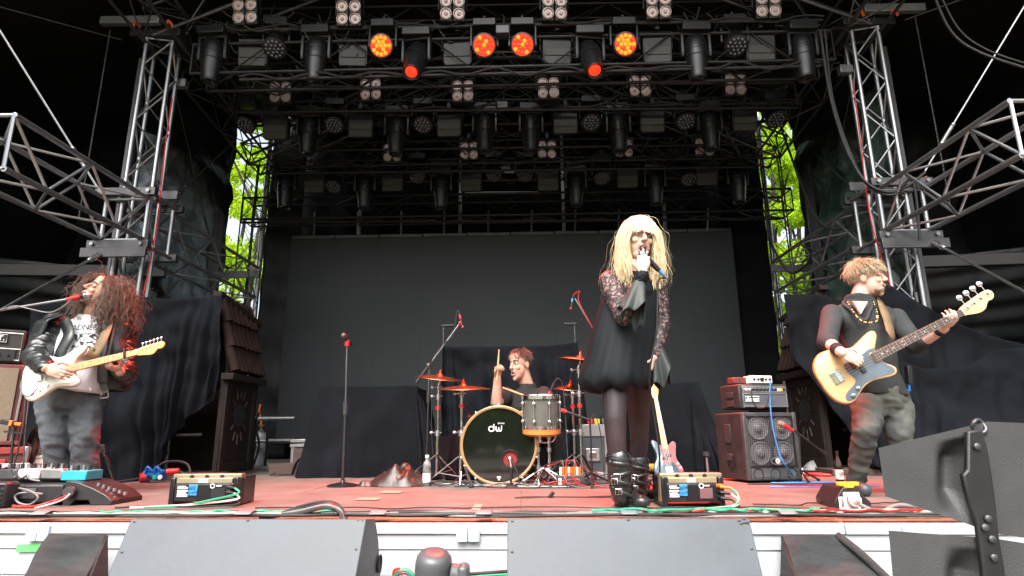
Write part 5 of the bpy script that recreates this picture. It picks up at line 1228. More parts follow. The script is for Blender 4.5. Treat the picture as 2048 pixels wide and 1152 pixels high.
# mic and low boom at the cabinet
Y = YA - .3; t = thing('microphone_stand', 'low black boom stand with a red-ringed microphone at the bass cabinet', 'microphone stand', PG(1600, 962))
q = PG(1602, 964); tripod(t, q, .1, .2)
mb = MB(); mb.cyl(q, P(1598, 872, q.y), .010, n=8); mb.build('tube', M['blk'], t, smooth=60)
mb = MB(); mb.cyl(P(1578, 853, Y), P(1652, 909, Y), .008, n=8); mb.cyl(P(1640, 900, Y), P(1652, 909, Y), .013, n=8); mb.build('boom', M['blk'], t, smooth=60)
e = mic_parts(t, P(1556, 845, Y), P(1600, 868, Y) - P(1556, 845, Y), .022, 'grille', 'red_plastic', .13)
q = PG(1604, 952); t = thing('cable_adapter', 'white and red plug end lying at the right foot of the bass cabinet', 'plug', q); mb = MB(); mb.lathe([(.03, 0), (.012, .07), (0, .075)], TR(q), 10); mb.build('plug_body', M['paper'], t, smooth=60); mb = MB(); mb.tube([q, q + V((.05, -.05, .02)), q + V((.13, -.1, .015)), q + V((.2, -.15, .015))], [.012, .018, .022, .01], 7, 3); mb.build('sleeve', M['red_plastic'], t, smooth=60)
# beer bottle
q = PG(1681, 966); t = thing('beer_bottle', 'brown beer bottle with a pale label standing right of the bass amplifier', 'bottle', q)
mb = MB(); mb.lathe([(.028, 0), (.031, .006), (.031, .13), (.026, .16), (.013, .20), (.012, .235), (.014, .238), (.014, .25), (0, .25)], TR(q), 20); mb.build('bottle_body', M['brown_glass'], t, smooth=50)
mb = MB(); mb.lathe([(.0316, .03), (.0316, .105)], TR(q), 20, cap=False); mb.build('label_band', M['paper'], t, smooth=60)
text('lettering', 'IP', .045, frame(q + V((.0, -.0335, .066)), x=(1, 0, 0), y=(0, 0, 1)), M['red_plastic'], t, ext=.0008)
heap('grey_towel', 'grey towel bundled on the floor in the dark behind the beer bottle', 'towel', PG(1675, 951) + V((.1, .5, .02)), .2, .12, .15, 'cone', 12, 2)

# ---- left amplifier stack
YL = 4.75
xr_ = P(52, 800, YL).x; xl_ = xr_ - .78; TLS = Matrix.Translation((xr_, YL, 0)) @ Matrix.Rotation(.62, 4, 'Z') @ Matrix.Translation((-xr_, -YL, 0)); N_BEFORE = set(o.name for o in col.objects); zt_ = P(30, 730, YL).z; zb_ = P(30, 890, YL).z
t = thing('guitar_cabinet', 'beige-fronted guitar cabinet with a metal edge at the far left', 'speaker cabinet', ((xl_ + xr_) / 2, YL + .2, zb_))
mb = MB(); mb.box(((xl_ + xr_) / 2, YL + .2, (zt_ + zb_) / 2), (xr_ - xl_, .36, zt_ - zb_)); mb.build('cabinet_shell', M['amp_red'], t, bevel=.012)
mb = MB(); mb.box(((xl_ + xr_) / 2 - .03, YL + .015, (zt_ + zb_) / 2), (xr_ - xl_ - .09, .02, zt_ - zb_ - .06)); mb.build('grille_cloth', M['grille'], t)
mb = MB(); mb.bar((xr_ - .045, YL + .008, zb_ + .02), (xr_ - .03, YL + .008, zt_ - .02), .018, .02); mb.build('metal_edge', M['alu'], t, bevel=.003)
mb = MB(); mb.box(((xl_ + xr_) / 2, YL + .02, zb_ + .015), (xr_ - xl_, .05, .03)); mb.build('lower_edge', M['orange'] if False else M['amp_red'], t, bevel=.004)
z1_ = P(30, 662, YL).z; xh = P(54, 690, YL).x
t = thing('guitar_amp_head', 'black amplifier head with white piping and red-lit knobs at the far left', 'amplifier', ((xl_ + xh) / 2, YL + .2, zt_))
hz_ = z1_ - zt_ - .005
mb = MB(); mb.box(((xl_ + xh) / 2, YL + .18, zt_ + .005 + hz_ / 2), (xh - xl_, .3, hz_)); mb.build('head_shell', M['amp_black'], t, bevel=.012)
mb = MB(); xm = (xl_ + xh) / 2; hw = (xh - xl_) / 2 - .02
mb.tube([(xm - hw, YL + .025, zt_ + .03), (xm + hw, YL + .025, zt_ + .03), (xm + hw, YL + .025, z1_ - .03), (xm - hw, YL + .025, z1_ - .03)], .004, 5, closed=True)
mb.tube([(xm - hw, YL + .025, zt_ + hz_ * .48), (xm + hw, YL + .025, zt_ + hz_ * .44)], .004, 5); mb.build('piping', M['paper'], t, smooth=60)
mb = MB(); mb.box((xh - .20, YL + .022, zt_ + hz_ * .26), (.30, .012, hz_ * .34)); cp = mb.build('control_panel', M['pcb_dark'], t)
for k in range(5): mb = MB(); mb.lathe([(.011, 0), (.009, .018), (0, .019)], TR((xh - .31 + .055 * k, YL + .016, zt_ + hz_ * .27), 0, PI / 2), 10); mb.build('knob', M['red_plastic' if k == 2 else 'blk'], cp, smooth=50)
mb = MB(); mb.box((xh - .19, YL + .021, zt_ + hz_ * .74), (.16, .008, hz_ * .24)); lg = mb.build('logo_plate', M['blk'], t)
text('logo', 'TT.', hz_ * .2, frame((xh - .165, YL + .0155, zt_ + hz_ * .74), x=(1, 0, 0), y=(0, 0, 1)), M['logo_white'], lg, ext=.001, offset=.001)
mb = MB(); mb.tube([(xh - .27, YL + .017, zt_ + hz_ * .63), (xh - .115, YL + .017, zt_ + hz_ * .63), (xh - .115, YL + .017, zt_ + hz_ * .85), (xh - .27, YL + .017, zt_ + hz_ * .85)], .002, 4, closed=True); mb.build('plate_edge', M['logo_white'], lg)
zc0 = .02; zc1 = zb_ - .012; xq = P(50, 900, YL).x
t = thing('flight_case', 'red-lit road case under the beige cabinet at the far left', 'flight case', ((xl_ + xq) / 2, YL + .2, 0))
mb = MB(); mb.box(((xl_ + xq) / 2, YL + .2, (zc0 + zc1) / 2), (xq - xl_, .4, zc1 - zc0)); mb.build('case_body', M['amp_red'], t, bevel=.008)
M['red_case'] = mat('red_lacquered_case_edge', (.30, .045, .035), .4)
for z in (zc1 - .03, zc0 + .04): mb = MB(); mb.box(((xl_ + xq) / 2, YL - .004, z), (xq - xl_ + .01, .02, .045)); mb.build('edge_rail', M['red_case'], t, bevel=.003)
mb = MB(); mb.box((xq - .18, YL - .008, (zc0 + zc1) / 2), (.13, .014, .14)); la = mb.build('latch_dish', M['red_case'], t, bevel=.01)
mb = MB(); mb.box((xq - .18, YL - .018, (zc0 + zc1) / 2), (.06, .012, .07)); mb.build('latch', M['steel'], la, bevel=.006)
for x in (xq, ): mb = MB(); mb.box((x, YL, (zc0 + zc1) / 2), (.03, .03, zc1 - zc0)); mb.build('corner_edge', M['steel'], t, bevel=.004)
p = P(15, 935, YL - .05); mb = MB(); mb.box((p.x, p.y, p.z), (.20, .004, .06)); tp = mb.build('tape_label', M['paper'], t)
mb = MB(); mb.tube([(p.x - .07 + .012 * k, p.y - .004, p.z + .012 * math.sin(k * 2.3)) for k in range(13)], .0018, 4, 2); mb.build('handwriting', M['red_plastic'], tp)
for o in list(col.objects):
    if o.name not in N_BEFORE and o.parent is None:
        o.matrix_world = TLS @ o.matrix_world; ROOTM[o.name] = o.matrix_world.copy()
# mic on the left cabinet
Y = YL - .28; t = thing('microphone_stand', 'small black mic stand with a square red-ringed microphone before the beige cabinet', 'microphone stand', PG(28, 962))
q = PG(30, 968); q = V((P(26, 940, Y).x, Y, 0)); tripod(t, q, .08, .16)
mb = MB(); mb.cyl(q, P(28, 852, Y), .009, n=8); mb.build('tube', M['blk'], t, smooth=60)
mb = MB(); mb.bar(P(3, 843, Y), P(30, 847, Y), .035, .035); mb.build('mic_body', M['blk'], t, bevel=.006)
mb = MB(); mb.bar(P(21, 846, Y - .005), P(27, 847, Y - .005), .038, .038); mb.bar(P(30, 847, Y), P(43, 849, Y), .022, .022); mb.build('colour_ring', M['orange'], t, bevel=.003)
mb = MB(); mb.bar(P(8, 863, Y), P(48, 866, Y), .012, .014); mb.build('crossbar', M['blk'], t)
mb = MB(); mb.tube([P(52, 790, Y + .1), P(46, 850, Y), P(36, 900, Y), P(26, 945, Y), q + V((.1, -.05, .01))], .006, 5, 5); mb.build('mic_cable', M['rubber'], t, smooth=60)
# dark guitar standing behind the guitarist
Yg = 4.95; a = P(78, 932, Yg); b = P(60, 790, Yg + .28); xv = b - a; sc_ = .85
FM = frame(P(70, 945, Yg), x=(-.12, .30, 1), z=(.35, -1, .25))
guitar('electric_guitar', 'dark grey guitar half hidden on a stand behind the guitarist\'s legs', FM, .85, .648, STRAT, 'smoke_body', 'smoke_body', 'pg_white', 'rosewood', 'rosewood', 'smoke_body', 6, 'guitar', pickguard=PG_S)
t = thing('guitar_stand', 'low black guitar stand behind the guitarist, leather strap over it', 'guitar stand', V((P(60, 930, Yg).x, Yg, 0)))
mb = MB(); mb.tube([P(45, 940, Yg), P(60, 880, Yg + .1), P(72, 860, Yg + .15), P(68, 900, Yg), P(55, 945, Yg)], .016, 6, 5); mb.build('arm', M['rubber'], t, smooth=60)
mb = MB(); mb.tube([P(45, 945, Yg - .1), P(70, 935, Yg - .15), P(92, 948, Yg - .1)], .018, 6, 5); mb.build('foot_bar', M['leather_heap'], t, smooth=60)
# tilted stand foot right of the guitarist
q = PG(230, 974); Y = q.y; t = thing('folding_stand', 'grey folding stand leaning beside the guitarist, with a flat top', 'stand', q)
mb = MB(); mb.bar(q + V((0, 0, .01)), P(206, 900, Y), .02, .014); mb.build('leg', M['dsteel'], t, bevel=.003)
mb = MB(); mb.bar(P(212, 912, Y), P(222, 935, Y), .03, .025); mb.build('clamp', M['blk'], t, bevel=.003)
mb = MB(); mb.prism([(P(192, 905, Y).x, P(192, 905, Y).z), (P(212, 906, Y).x, P(212, 906, Y).z), (P(209, 889, Y).x, P(209, 889, Y).z), (P(198, 889, Y).x, P(198, 889, Y).z)], -Y - .02, -Y + .01, TR((0, 0, 0), 0, PI / 2)); mb.build('top_plate', M['dsteel'], t, bevel=.003)
mb = MB(); mb.ell(q + V((0, 0, .012)), (.03, .02, .012)); mb.build('rubber_foot', M['rubber'], t, smooth=60)
# mains splitter blue and red
q = PG(300, 966); q1 = PG(330, 963); t = thing('power_splitter', 'blue power splitter with red plugs on the floor under the left cloth', 'power splitter', q)
q.z = 0; mb = MB(); mb.box(q + V((0, .06, .065)), (.17, .12, .09)); mb.build('block', M['blue_plastic'], t, bevel=.015)
for dx in (-.05, .03): mb = MB(); mb.tube([q + V((dx, .0, .09)), q + V((dx + .02, -.02, .14)), q + V((dx + .06, 0, .10))], .012, 6, 4); mb.build('handle', M['blue_plastic'], t, smooth=60)
mb = MB(); mb.cyl(q + V((-.10, .0, .045)), q + V((-.04, .05, .05)), .042, n=14); mb.build('red_socket', M['red_plastic'], t, smooth=50)
mb = MB(); mb.cyl(q + V((.12, .05, .09)), q + V((.22, .06, .10)), .034, .026, n=14); mb.build('red_plug', M['red_plastic'], t, smooth=50)
for k in range(3): mb = MB(); mb.cyl(q + V((-.01 + .05 * k, -.005, .05)), q + V((-.01 + .05 * k, -.015, .05)), .02, n=12); mb.build('outlet', M[['blk', 'green_cable', 'paper'][k]], t, smooth=50)
mb = MB(); mb.tube([q + V((.2, .06, .1)), q + V((.3, .1, .06)), q + V((.2, .2, .16)), q + V((.0, .2, .17)), q + V((-.12, .1, .05)), q + V((-.3, .02, .01)), q + V((-.45, .0, .01))], .012, 6, 6); mb.build('mains_cable', M['rubber'], t, smooth=60)

# ---- pedalboard and small mixer boxes at the left front
M['board'] = mat('black_pedalboard', (.018, .018, .019), .4, 0, .2, 8, .05, 100)
ya = PG(100, 1012).y
xa = -3.35; xb = P(124, 985, ya).x; xc = P(222, 990, ya).x
t = thing('pedalboard', 'long black pedalboard with a curved side and effect pedals at the left stage front', 'pedalboard', ((xa + xb) / 2, ya + .2, 0))
TPB = Matrix.Identity(4)
mb = MB(); mb.loft([[V((x, ya, .02)), V((x, ya + .34, .02)), V((x, ya + .34, .15)), V((x, ya, .12))] for x in (xa, xb)]); mb.build('board_body', M['board'], t, bevel=.006)
prof = [(0, 0), (.10, .0), (.14, .03), (.30, .03), (.34, 0), (.58, .0), (.585, .025), (.5, .06), (.34, .10), (.15, .135), (0, .145)]
ex = (xc - xb)
mb = MB(); pr = [(xb + a * ex / .585, b) for a, b in prof]; mb.add([(x, ya - .004 + 0.02, z) for x, z in pr] + [(x, ya + .33, z) for x, z in pr], [tuple(range(len(pr))), tuple(range(2 * len(pr) - 1, len(pr) - 1, -1))] + [(i, (i + 1) % len(pr), len(pr) + (i + 1) % len(pr), len(pr) + i) for i in range(len(pr))]); mb.build('end_ramp', M['board'], t, bevel=.005)
mb = MB(); mb.cyl((xb + .05, ya + .005, .08), (xb + .05, ya - .02, .08), .035, n=16); mb.build('socket', M['dsteel'], t, smooth=50)
mb = MB(); mb.box((P(57, 985, ya).x, ya - .004, .075), (.10, .008, .06)); mb.build('vent_grille', M['mesh_grille'], t)
for k in range(6):
    x = xb - .0 + (.02 + k * .035) * 1.0; mb = MB(); mb.cyl((x + .12, ya + .12, .105 - k * .011), (x + .12, ya + .12, .125 - k * .011), .012, n=10); mb.build('foot_switch', M['steel'], t, smooth=50)
ped = [(-25, 'dsteel', .09), (20, 'dsteel', .10), (62, 'paper', .12), (108, 'steel', .12), (152, 'teal', .14)]
for i, (px, mt_, wd) in enumerate(ped):
    c = P(px, 960, ya + .12); z = .135 + (.012 if i < 4 else -.0)
    tt = thing('effect_pedal', ['dark pedal at the outer left end of the pedalboard', 'dark pedal with tangled leads on the pedalboard', 'white pedal with several knobs on the pedalboard', 'grey metal pedal in the middle of the pedalboard', 'teal blue pedal at the right end of the pedalboard'][i], 'pedal', (c.x, ya + .15, z), 0, 'effect pedals')
    mb = MB(); mb.box((c.x, ya + .17, z + .035), (wd * 1.15, .16, .06)); mb.build('case', M[mt_], tt, bevel=.006)
    for k in range(4): mb = MB(); x = c.x - wd * .42 + wd * .28 * k; mb.cyl((x, ya + .15, z + .065), (x, ya + .15, z + .095), .010, n=10); mb.build('knob', M['blk' if k % 2 else 'steel'], tt, smooth=50)
for lab, pts, mt_, r in (('red cable plugged into the pedalboard end, curving left', [P(138, 990, ya - .03), P(120, 998, ya - .06), P(90, 1008, ya - .1), P(60, 1014, ya - .12), P(25, 1012, ya - .12)], 'red_cable', .008),
                         ('pale cable plugged into the pedalboard end', [P(140, 988, ya - .03), P(125, 1000, ya - .08), P(95, 1010, ya - .14), P(70, 1016, ya - .14)], 'white_cable', .005),
                         ('grey cable looping down the front of the pedalboard', [P(30, 975, ya - .03), P(60, 982, ya - .06), P(76, 995, ya - .07), P(60, 1009, ya - .08), P(38, 1006, ya - .08), P(30, 992, ya - .06), P(50, 985, ya - .05), P(85, 988, ya - .02)], 'grey_cable', .007),
                         ('black cable arching over the pedals', [P(0, 945, ya + .1), P(15, 935, ya + .1), P(32, 948, ya + .08), P(40, 958, ya + .02), P(55, 950, ya + .1)], 'rubber', .007),
                         ('grey cable arching between two pedals', [P(30, 955, ya + .08), P(40, 944, ya + .1), P(52, 946, ya + .1), P(60, 958, ya + .05), P(80, 962, ya + .05)], 'grey_cable', .006)):
    mb = MB(); mb.tube(pts, r, 6, 6); tag(mb.build('pedal_cable', M[mt_], smooth=60), lab, 'cable')
p = P(8, 990, ya - .08); t = thing('floor_unit', 'black ribbed unit cut off by the left edge in front of the pedalboard', 'device', (p.x, ya - .1, 0))
mb = MB(); mb.box((p.x - .05, ya - .08, .075), (.20, .12, .15)); mb.build('case', M['board'], t, bevel=.02)
for k in range(5): mb = MB(); mb.box((p.x - .05, ya - .143, .02 + k * .028), (.18, .006, .010)); mb.build('rib', M['blk_gloss'], t)

# ---- LED floor strobes
def floor_light(px0, px1, pyb, pyt, label, skew, scr):
    a = PG(px0, pyb); b = PG(px1, pyb); Y = a.y; w_ = b.x - a.x; h = P((px0 + px1) / 2, pyt, Y).z
    c = V(((a.x + b.x) / 2, Y, 0)); T = TR(c, 0)
    t = thing('floor_strobe_light', label, 'stage light', c, 0, 'floor strobe lights')
    mb = MB(); mb.loft([[T @ V((x, y, z)) for y, z in ((.005, .03), (.0, h * .70), (.06, h * .86), (.20, h * .86), (.24, .05), (.18, .02))] for x in (-w_ / 2 + .03, w_ / 2 - .03)]); mb.build('housing', M['pcb_dark'], t, bevel=.006)
    for sx in (-1, 1): mb = MB(); mb.box((sx * (w_ / 2 - .018), .12, h * .46), (.030, .25, h * .86), T); mb.build('end_plate', M['dwood'] if False else M['blk_gloss'], t, bevel=.006)
    mb = MB(); mb.box((0, .028, h * .79), (w_ - .08, .06, .03), T @ TR((0, 0, 0), 0, 0)); mb.build('brass_strip', M['brass'], t, bevel=.003)
    mb = MB(); mb.box((0, .06, h - .016), (w_, .012 + .055, .03), T); br = mb.build('bracket_top', M['brass'], t, bevel=.006)
    for k in (-.22, 0, .22): mb = MB(); mb.lathe([(.012, .0), (.012, .004), (0, .0045)], T @ TR((k * w_, .026, h - .016), 0, PI / 2), 12); mb.build('bolt_hole', M['blk'], br)
    for sx in (-1, 1): mb = MB(); mb.bar(T @ V((sx * (w_ / 2 - .006), .05, h - .02)), T @ V((sx * (w_ / 2 + .0), .05, .03)), .010, .045, (0, 1, 0)); mb.build('bracket_arm', M['brass'] if sx < 0 else M['blk'], t, bevel=.003)
    mb = MB(); mb.box((w_ * .16, -.0015, h * .40), (w_ * .52, .006, h * .46), T); cp = mb.build('control_panel', M['blk_gloss'], t)
    mb = MB(); mb.box((w_ * (.20 if scr else .22), -.006, h * .42), (w_ * .20, .003, h * .30), T); mb.build('display', M['screen_dim'] if scr else M['blk'], cp)
    mb = MB(); mb.lathe([(.014, 0), (.014, .003), (.009, .0035), (.009, .0)], T @ TR((w_ * .13, -.0045, h * .63), 0, PI / 2), 16); mb.build('maker_ring', M['logo_white'], cp)
    mb = MB(); mb.box((w_ * .22, -.0055, h * .635), (w_ * .08, .001, .006), T); mb.build('panel_print', M['logo_white'], cp)
    for k, (wd, zz) in enumerate(((.12, .62), (.15, .575), (.13, .42), (.15, .375), (.15, .325))): mb = MB(); mb.box((-w_ * .375 + w_ * wd / 2, -.0035, h * zz), (w_ * wd, .001, .006), T); mb.build('spec_print', M['logo_white'], t)
    mb = MB(); mb.box((-w_ * .30, -.003, h * .49), (w_ * .15, .002, h * .05), T); mb.build('barcode_label', M['paper'], t)
    mb = MB(); mb.box((-w_ * (.16 if not scr else .17), -.006, h * .50), (w_ * .125, .003, h * .33), T @ TR((0, 0, 0), 0, 0, .05)); bt = mb.build('blue_tape', M['tape_blue'], t)
    text('handwriting', '603' if not scr else '604', .030, T @ frame((-w_ * .165, -.0095, h * .57), x=(1, 0, .08), y=(0, 0, 1)), M['print'], bt, ext=.0004, shear=.3)
    text('handwriting', 'G3-437' if not scr else 'C2-07', .020, T @ frame((-w_ * .165, -.0095, h * .43), x=(1, 0, .08), y=(0, 0, 1)), M['print'], bt, ext=.0004, shear=.3)
    mb = MB(); mb.box((-w_ * .02, .0, h * .79), (w_ * .14, .006, .02), T); mb.build('white_label', M['paper'], t)
    for k in range(3):
        z = h * (.62 - .16 * k); mb = MB(); q = T @ V((w_ * .39, -.0, z)); mb.cyl(q, q + V((-.0 + .01, -.045, .003)), .012, n=10); mb.cyl(q + V((0, -.045, 0)), q + V((.05, -.06, -.006)), .010, .007, n=8)
        pl_ = mb.build('plug', M['orange' if k == 0 and scr else 'blk'], t, smooth=50)
        mb = MB(); q2 = q + V((.05, -.06, -.006)); e = T @ V((w_ * (.42 - .03 * k) if scr else -w_ * (.1 + .2 * k), -.14, .02))
        mb.tube([q2, q2 + V((.03, -.02, -.03)), lerp(q2, e, .5) + V((.03 if scr else 0, -.04, -.02)), e, e + V((-.2 if not scr else -.12, -.03, -.005))], .006, 5, 5); mb.build('lead', M[['green_cable', 'white_cable', 'rubber'][k]], pl_, smooth=60)
floor_light(334, 470, 1014, 948, 'black strobe light with brass bracket and blue tape on the stage floor at the left', -1, False)
floor_light(1325, 1455, 1016, 946, 'black strobe light with brass bracket, small screen and blue tape beside the singer\'s boots', 1, True)
# side plates seen on the left one: rear wing
# ---- power box at the right stage front
a = PG(1672, 1019); b = PG(1748, 1021); Y = a.y; w_ = b.x - a.x; h = P(1705, 976, Y).z
t = thing('power_box', 'black trapezoid floor box with a white socket, orange cap and barcode', 'power box', V(((a.x + b.x) / 2, Y, 0)))
pr = [(a.x, .0), (a.x - .005, .035), (lerp(a.x, b.x, .27), h), (lerp(a.x, b.x, .62), h), (b.x + .02, .035), (b.x + .02, .0)]
n = len(pr); mb = MB(); mb.add([(x, Y, z) for x, z in pr] + [(x + .04, Y + .30, z) for x, z in pr], [tuple(range(n)), tuple(range(2 * n - 1, n - 1, -1))] + [(i, (i + 1) % n, n + (i + 1) % n, n + i) for i in range(n)]); mb.build('case', M['blk'], t, bevel=.005)
s0 = P(1703, 1001, Y); mb = MB(); mb.box((s0.x, Y - .004, s0.z), (.085, .008, .085)); so = mb.build('socket_plate', M['paper'], t, bevel=.003)
mb = MB(); mb.lathe([(.033, 0), (.034, .03), (.026, .034), (.014, .065), (.011, .075)], TR((s0.x, Y - .008, s0.z), 0, PI / 2 - .2), 18); mb.build('white_plug', M['paper'], so, smooth=40)
mb = MB(); mb.lathe([(.0345, .012), (.036, .018), (.0345, .026)], TR((s0.x, Y - .008, s0.z), 0, PI / 2 - .2), 18, cap=False); mb.build('red_ring', M['red_plastic'], so)
mb = MB(); mb.cyl((s0.x, Y + .02, h), (s0.x, Y + .02, h + .012), .03, n=14); mb.box((s0.x, Y + .02, h + .02), (.11, .035, .02)); mb.build('orange_cap', M['yellow'], t, bevel=.004)
c_ = P(1693, 1004, Y); mb = MB(); mb.box((s0.x - .052, Y - .006, s0.z - .012), (.036, .003, .062)); lb = mb.build('barcode_label', M['paper'], t)
for k in range(5): mb = MB(); mb.box((s0.x - .058 + .003 * k, Y - .0082, s0.z - .012), (.0012 + .0008 * (k % 2), .001, .045)); mb.build('barcode_bar', M['print'], lb)
mb = MB(); mb.tube([(s0.x, Y - .08, s0.z - .012), (s0.x + .05, Y - .16, s0.z - .04), (s0.x + .16, Y - .14, .035), (s0.x + .35, Y - .10, .02), (s0.x + .8, Y - .06, .02)], .010, 7, 6); mb.build('mains_cable', M['grey_cable'], t, smooth=60)
for k in range(6): mb = MB(); mb.bar((b.x - .05 + .0 , Y + .04 + .04 * k, h * .9), (b.x + .015, Y + .04 + .04 * k, .05), .004, .02, (0, 1, 0)); mb.build('side_slat', M['steel'], t)

# ---- cables lying along the stage front
edge = fy(0)
def front_cable(lab, mt_, r, y0, wob, seed, x0=-3.6, x1=3.6, z=.01, group='cables along the stage front', lift=None):
    rg = random.Random(seed); pts = []; n = 26
    for k in range(n + 1):
        x = lerp(x0, x1, k / n); yy = fy(x) + y0 + wob * math.sin(k * .9 + seed) * .5 + rg.uniform(-wob, wob)
        zz = z + rg.uniform(0, .008)
        if lift and lift[0] < x < lift[1]: zz += lift[2] * math.sin(PI * (x - lift[0]) / (lift[1] - lift[0]))
        pts.append(V((x, max(fy(x) + .015, yy), zz)))
    mb = MB(); mb.tube(pts, r, 6, 4); tag(mb.build('stage_cable', M[mt_], smooth=60), lab, 'cable', group)
for i in range(5): front_cable('black cable running along the front edge of the stage', ['rubber', 'rubber', 'blk'][i % 3], rnd.uniform(.0045, .0065), .035 + .042 * i, .022, i)
for i in range(3): front_cable('grey cable running along the front edge of the stage', 'grey_cable', rnd.uniform(.0045, .0065), .05 + .055 * i, .025, 20 + i)
front_cable('green cable at the left stage front by the left floor light', 'green_cable', .007, .12, .02, 40, -2.2, -.95, .02)
front_cable('green cable crossing in front of the singer\'s boots', 'green_cable', .007, .10, .03, 41, .35, 1.45, .03)
front_cable('pale cable along the front edge right of the singer', 'white_cable', .006, .14, .02, 42, .9, 2.2, .02)
front_cable('pale cable along the front edge at the left', 'white_cable', .006, .06, .02, 43, -3, -1.2, .02)
front_cable('red cable along the front edge right of the singer', 'red_cable', .005, .12, .02, 44, .6, 2.3, .025)
front_cable('thick black cable along the very lip of the stage', 'rubber', .008, .03, .004, 45, -3.6, 3.6, .014)
front_cable('long thin black lead lying further back on the boards', 'rubber', .004, .42, .01, 46, -1.5, 3.6, .006)
front_cable('thin black lead curving behind the front cables on the right', 'rubber', .004, .6, .06, 47, 1.3, 2.9, .006)
for i, (lab, off) in enumerate((('outer loop of thick black cables bending over the stage front at the left', 0), ('middle loop of thick black cables bending over the stage front at the left', 9), ('inner loop of thick black cables bending over the stage front at the left', 17), ('lowest loop of thick black cables bending over the stage front at the left', 24))):
    Y = edge + .10 - .012 * i
    mb = MB(); mb.tube([P(520, 1037, Y + .1), P(560, 1028 + off * .1, Y + .06), P(600, 1014 + off * .5, Y + .04), P(650, 1004 + off * .45, Y), P(678, 1012 + off * .5, Y), P(692 - off * .4, 1036, Y - .03), P(694 - off * .4, 1046, Y - .05)], .010, 6, 6)
    tag(mb.build('stage_cable', M[['rubber', 'blk', 'grey_cable', 'rubber'][i]], smooth=60), lab, 'cable')
for i, px in enumerate((110, 505, 1252, 1560, 765, 970)):
    p = PG(px, 1033); mb = MB(); mb.grid(lambda u, v: V((p.x - .04 + .08 * u, fy(p.x) + .005 + .10 * v, .026 + .012 * math.sin(PI * v))), 4, 6)
    tag(mb.build('gaffer_tape', M['tape_grey'], smooth=180, fix=False, solid=.002), ['grey tape over the front cables at the far left', 'grey tape over the front cables left of the black loops', 'grey tape over the front cables under the singer', 'grey tape over the front cables near the power box', 'grey tape over the front cables left of centre', 'grey tape over the front cables at the centre'][i], 'tape')

# ---------------------------------------------------------------- huts under cloth at both sides
def hut(sx):
    nm = 'left' if sx < 0 else 'right'
    px = (447, 497) if sx < 0 else (1583, 1553)
    X = -2.98 if sx < 0 else 2.98
    y0, y1 = 6.25, 7.0
    t = thing('wooden_hut', f'dark wooden hut with tiled skirt roof on the {nm} of the stage', 'hut', (X, 6.6, 0))
    inn = -sx                       # facing the stage centre
    zt, zb = 1.84, 1.06
    # tile rows: lower edge sticks out
    rows, cols = 3, 7
    mb = MB(); mb.add([(X + sx * .02, y0, zb), (X + sx * .02, y1, zb), (X + sx * .22, y1 - .05, zt), (X + sx * .22, y0 + .05, zt)], [(0, 1, 2, 3)]); mb.build('roof_boards', M['dwood'], t, solid=.02)
    tile_me = None
    for r in range(rows):
        for c in range(cols):
            za = zb + (zt - zb) * r / rows; ze = zb + (zt - zb) * (r + 1) / rows; ya_ = lerp(y0, y1, c / cols); yb_ = lerp(y0, y1, (c + 1) / cols)
            xo = lambda z: X + sx * (.20 * (z - zb) / (zt - zb))
            mb = MB(); yc = (ya_ + yb_) / 2; rr = (yb_ - ya_) * .52
            j = rnd.uniform(-.006, .006)
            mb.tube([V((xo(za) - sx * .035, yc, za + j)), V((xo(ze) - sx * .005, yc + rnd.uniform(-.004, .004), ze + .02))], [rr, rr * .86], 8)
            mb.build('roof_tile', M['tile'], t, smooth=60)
    mb = MB(); mb.bar((X + sx * .2, y0 - .03, zt + .03), (X + sx * .2 - sx * .08, y1 + .1, zt - .16), .10, .06); mb.build('ridge_board', M['dwood'], t, bevel=.006)
    mb = MB(); mb.box((X + sx * .0, (y0 + y1) / 2, zb - .06), (.13, y1 - y0 + .1, .07)); mb.build('cornice', M['dwood'], t, bevel=.008)
    mb = MB(); mb.box((X + sx * .06, (y0 + y1) / 2, (zb - .1) / 2 + .03), (.05, y1 - y0, zb - .12)); wl = mb.build('carved_panel', M['dwood'], t, bevel=.006)
    for yy_ in (y0 + .05, y1 - .05): mb = MB(); mb.box((X + sx * .025, yy_, .5), (.03, .09, .92)); mb.build('stile', M['dwood'], t, bevel=.006)
    for z in (.10, .92): mb = MB(); mb.box((X + sx * .027, (y0 + y1) / 2, z), (.026, y1 - y0 - .2, .09)); mb.build('rail', M['dwood'], t, bevel=.006)
    mb = MB(); mb.lathe([(.12, .0), (.12, .008), (.10, .012), (0, .006)], TR((X + sx * .034, (y0 + y1) / 2, .62), 0, 0, sx * -PI / 2), 24); mb.build('round_hole', M['blk'], wl)
    for k in range(12):
        a = k * PI / 6; c = V((X + sx * .030, (y0 + y1) / 2, .62)); d_ = V((0, math.cos(a), math.sin(a) * 1.5)); mb = MB(); mb.bar(c + d_ * .13, c + d_ * .2, .006, .014, (1, 0, 0)); mb.build('carved_ray', M['plank'], wl)
    mb = MB(); mb.box((X + sx * .5, 6.15, .03), (1.15, .35, .06)); mb.build('plinth_plank', M['plank'], t, bevel=.006)
    for x in (.25, .85): mb = MB(); mb.cyl((X + sx * (.28 + x), y0 - .03, .05), (X + sx * (.28 + x) , y0 - .03, 1.8), .02, n=8); mb.build('frame_tube', M['dsteel'], t, smooth=60)
    mb = MB(); mb.cyl((X + sx * .2, y0 - .03, .42), (X + sx * 1.2, y0 - .03, .40), .017, n=8); mb.build('frame_tube', M['dwood'], t, smooth=60)
    mb = MB(); mb.box((X + sx * .85, 6.85, .95), (1.3, .05, 1.8)); mb.build('back_boards', M['dwood'], t)
hut(-1); hut(1)
Yc = 6.12
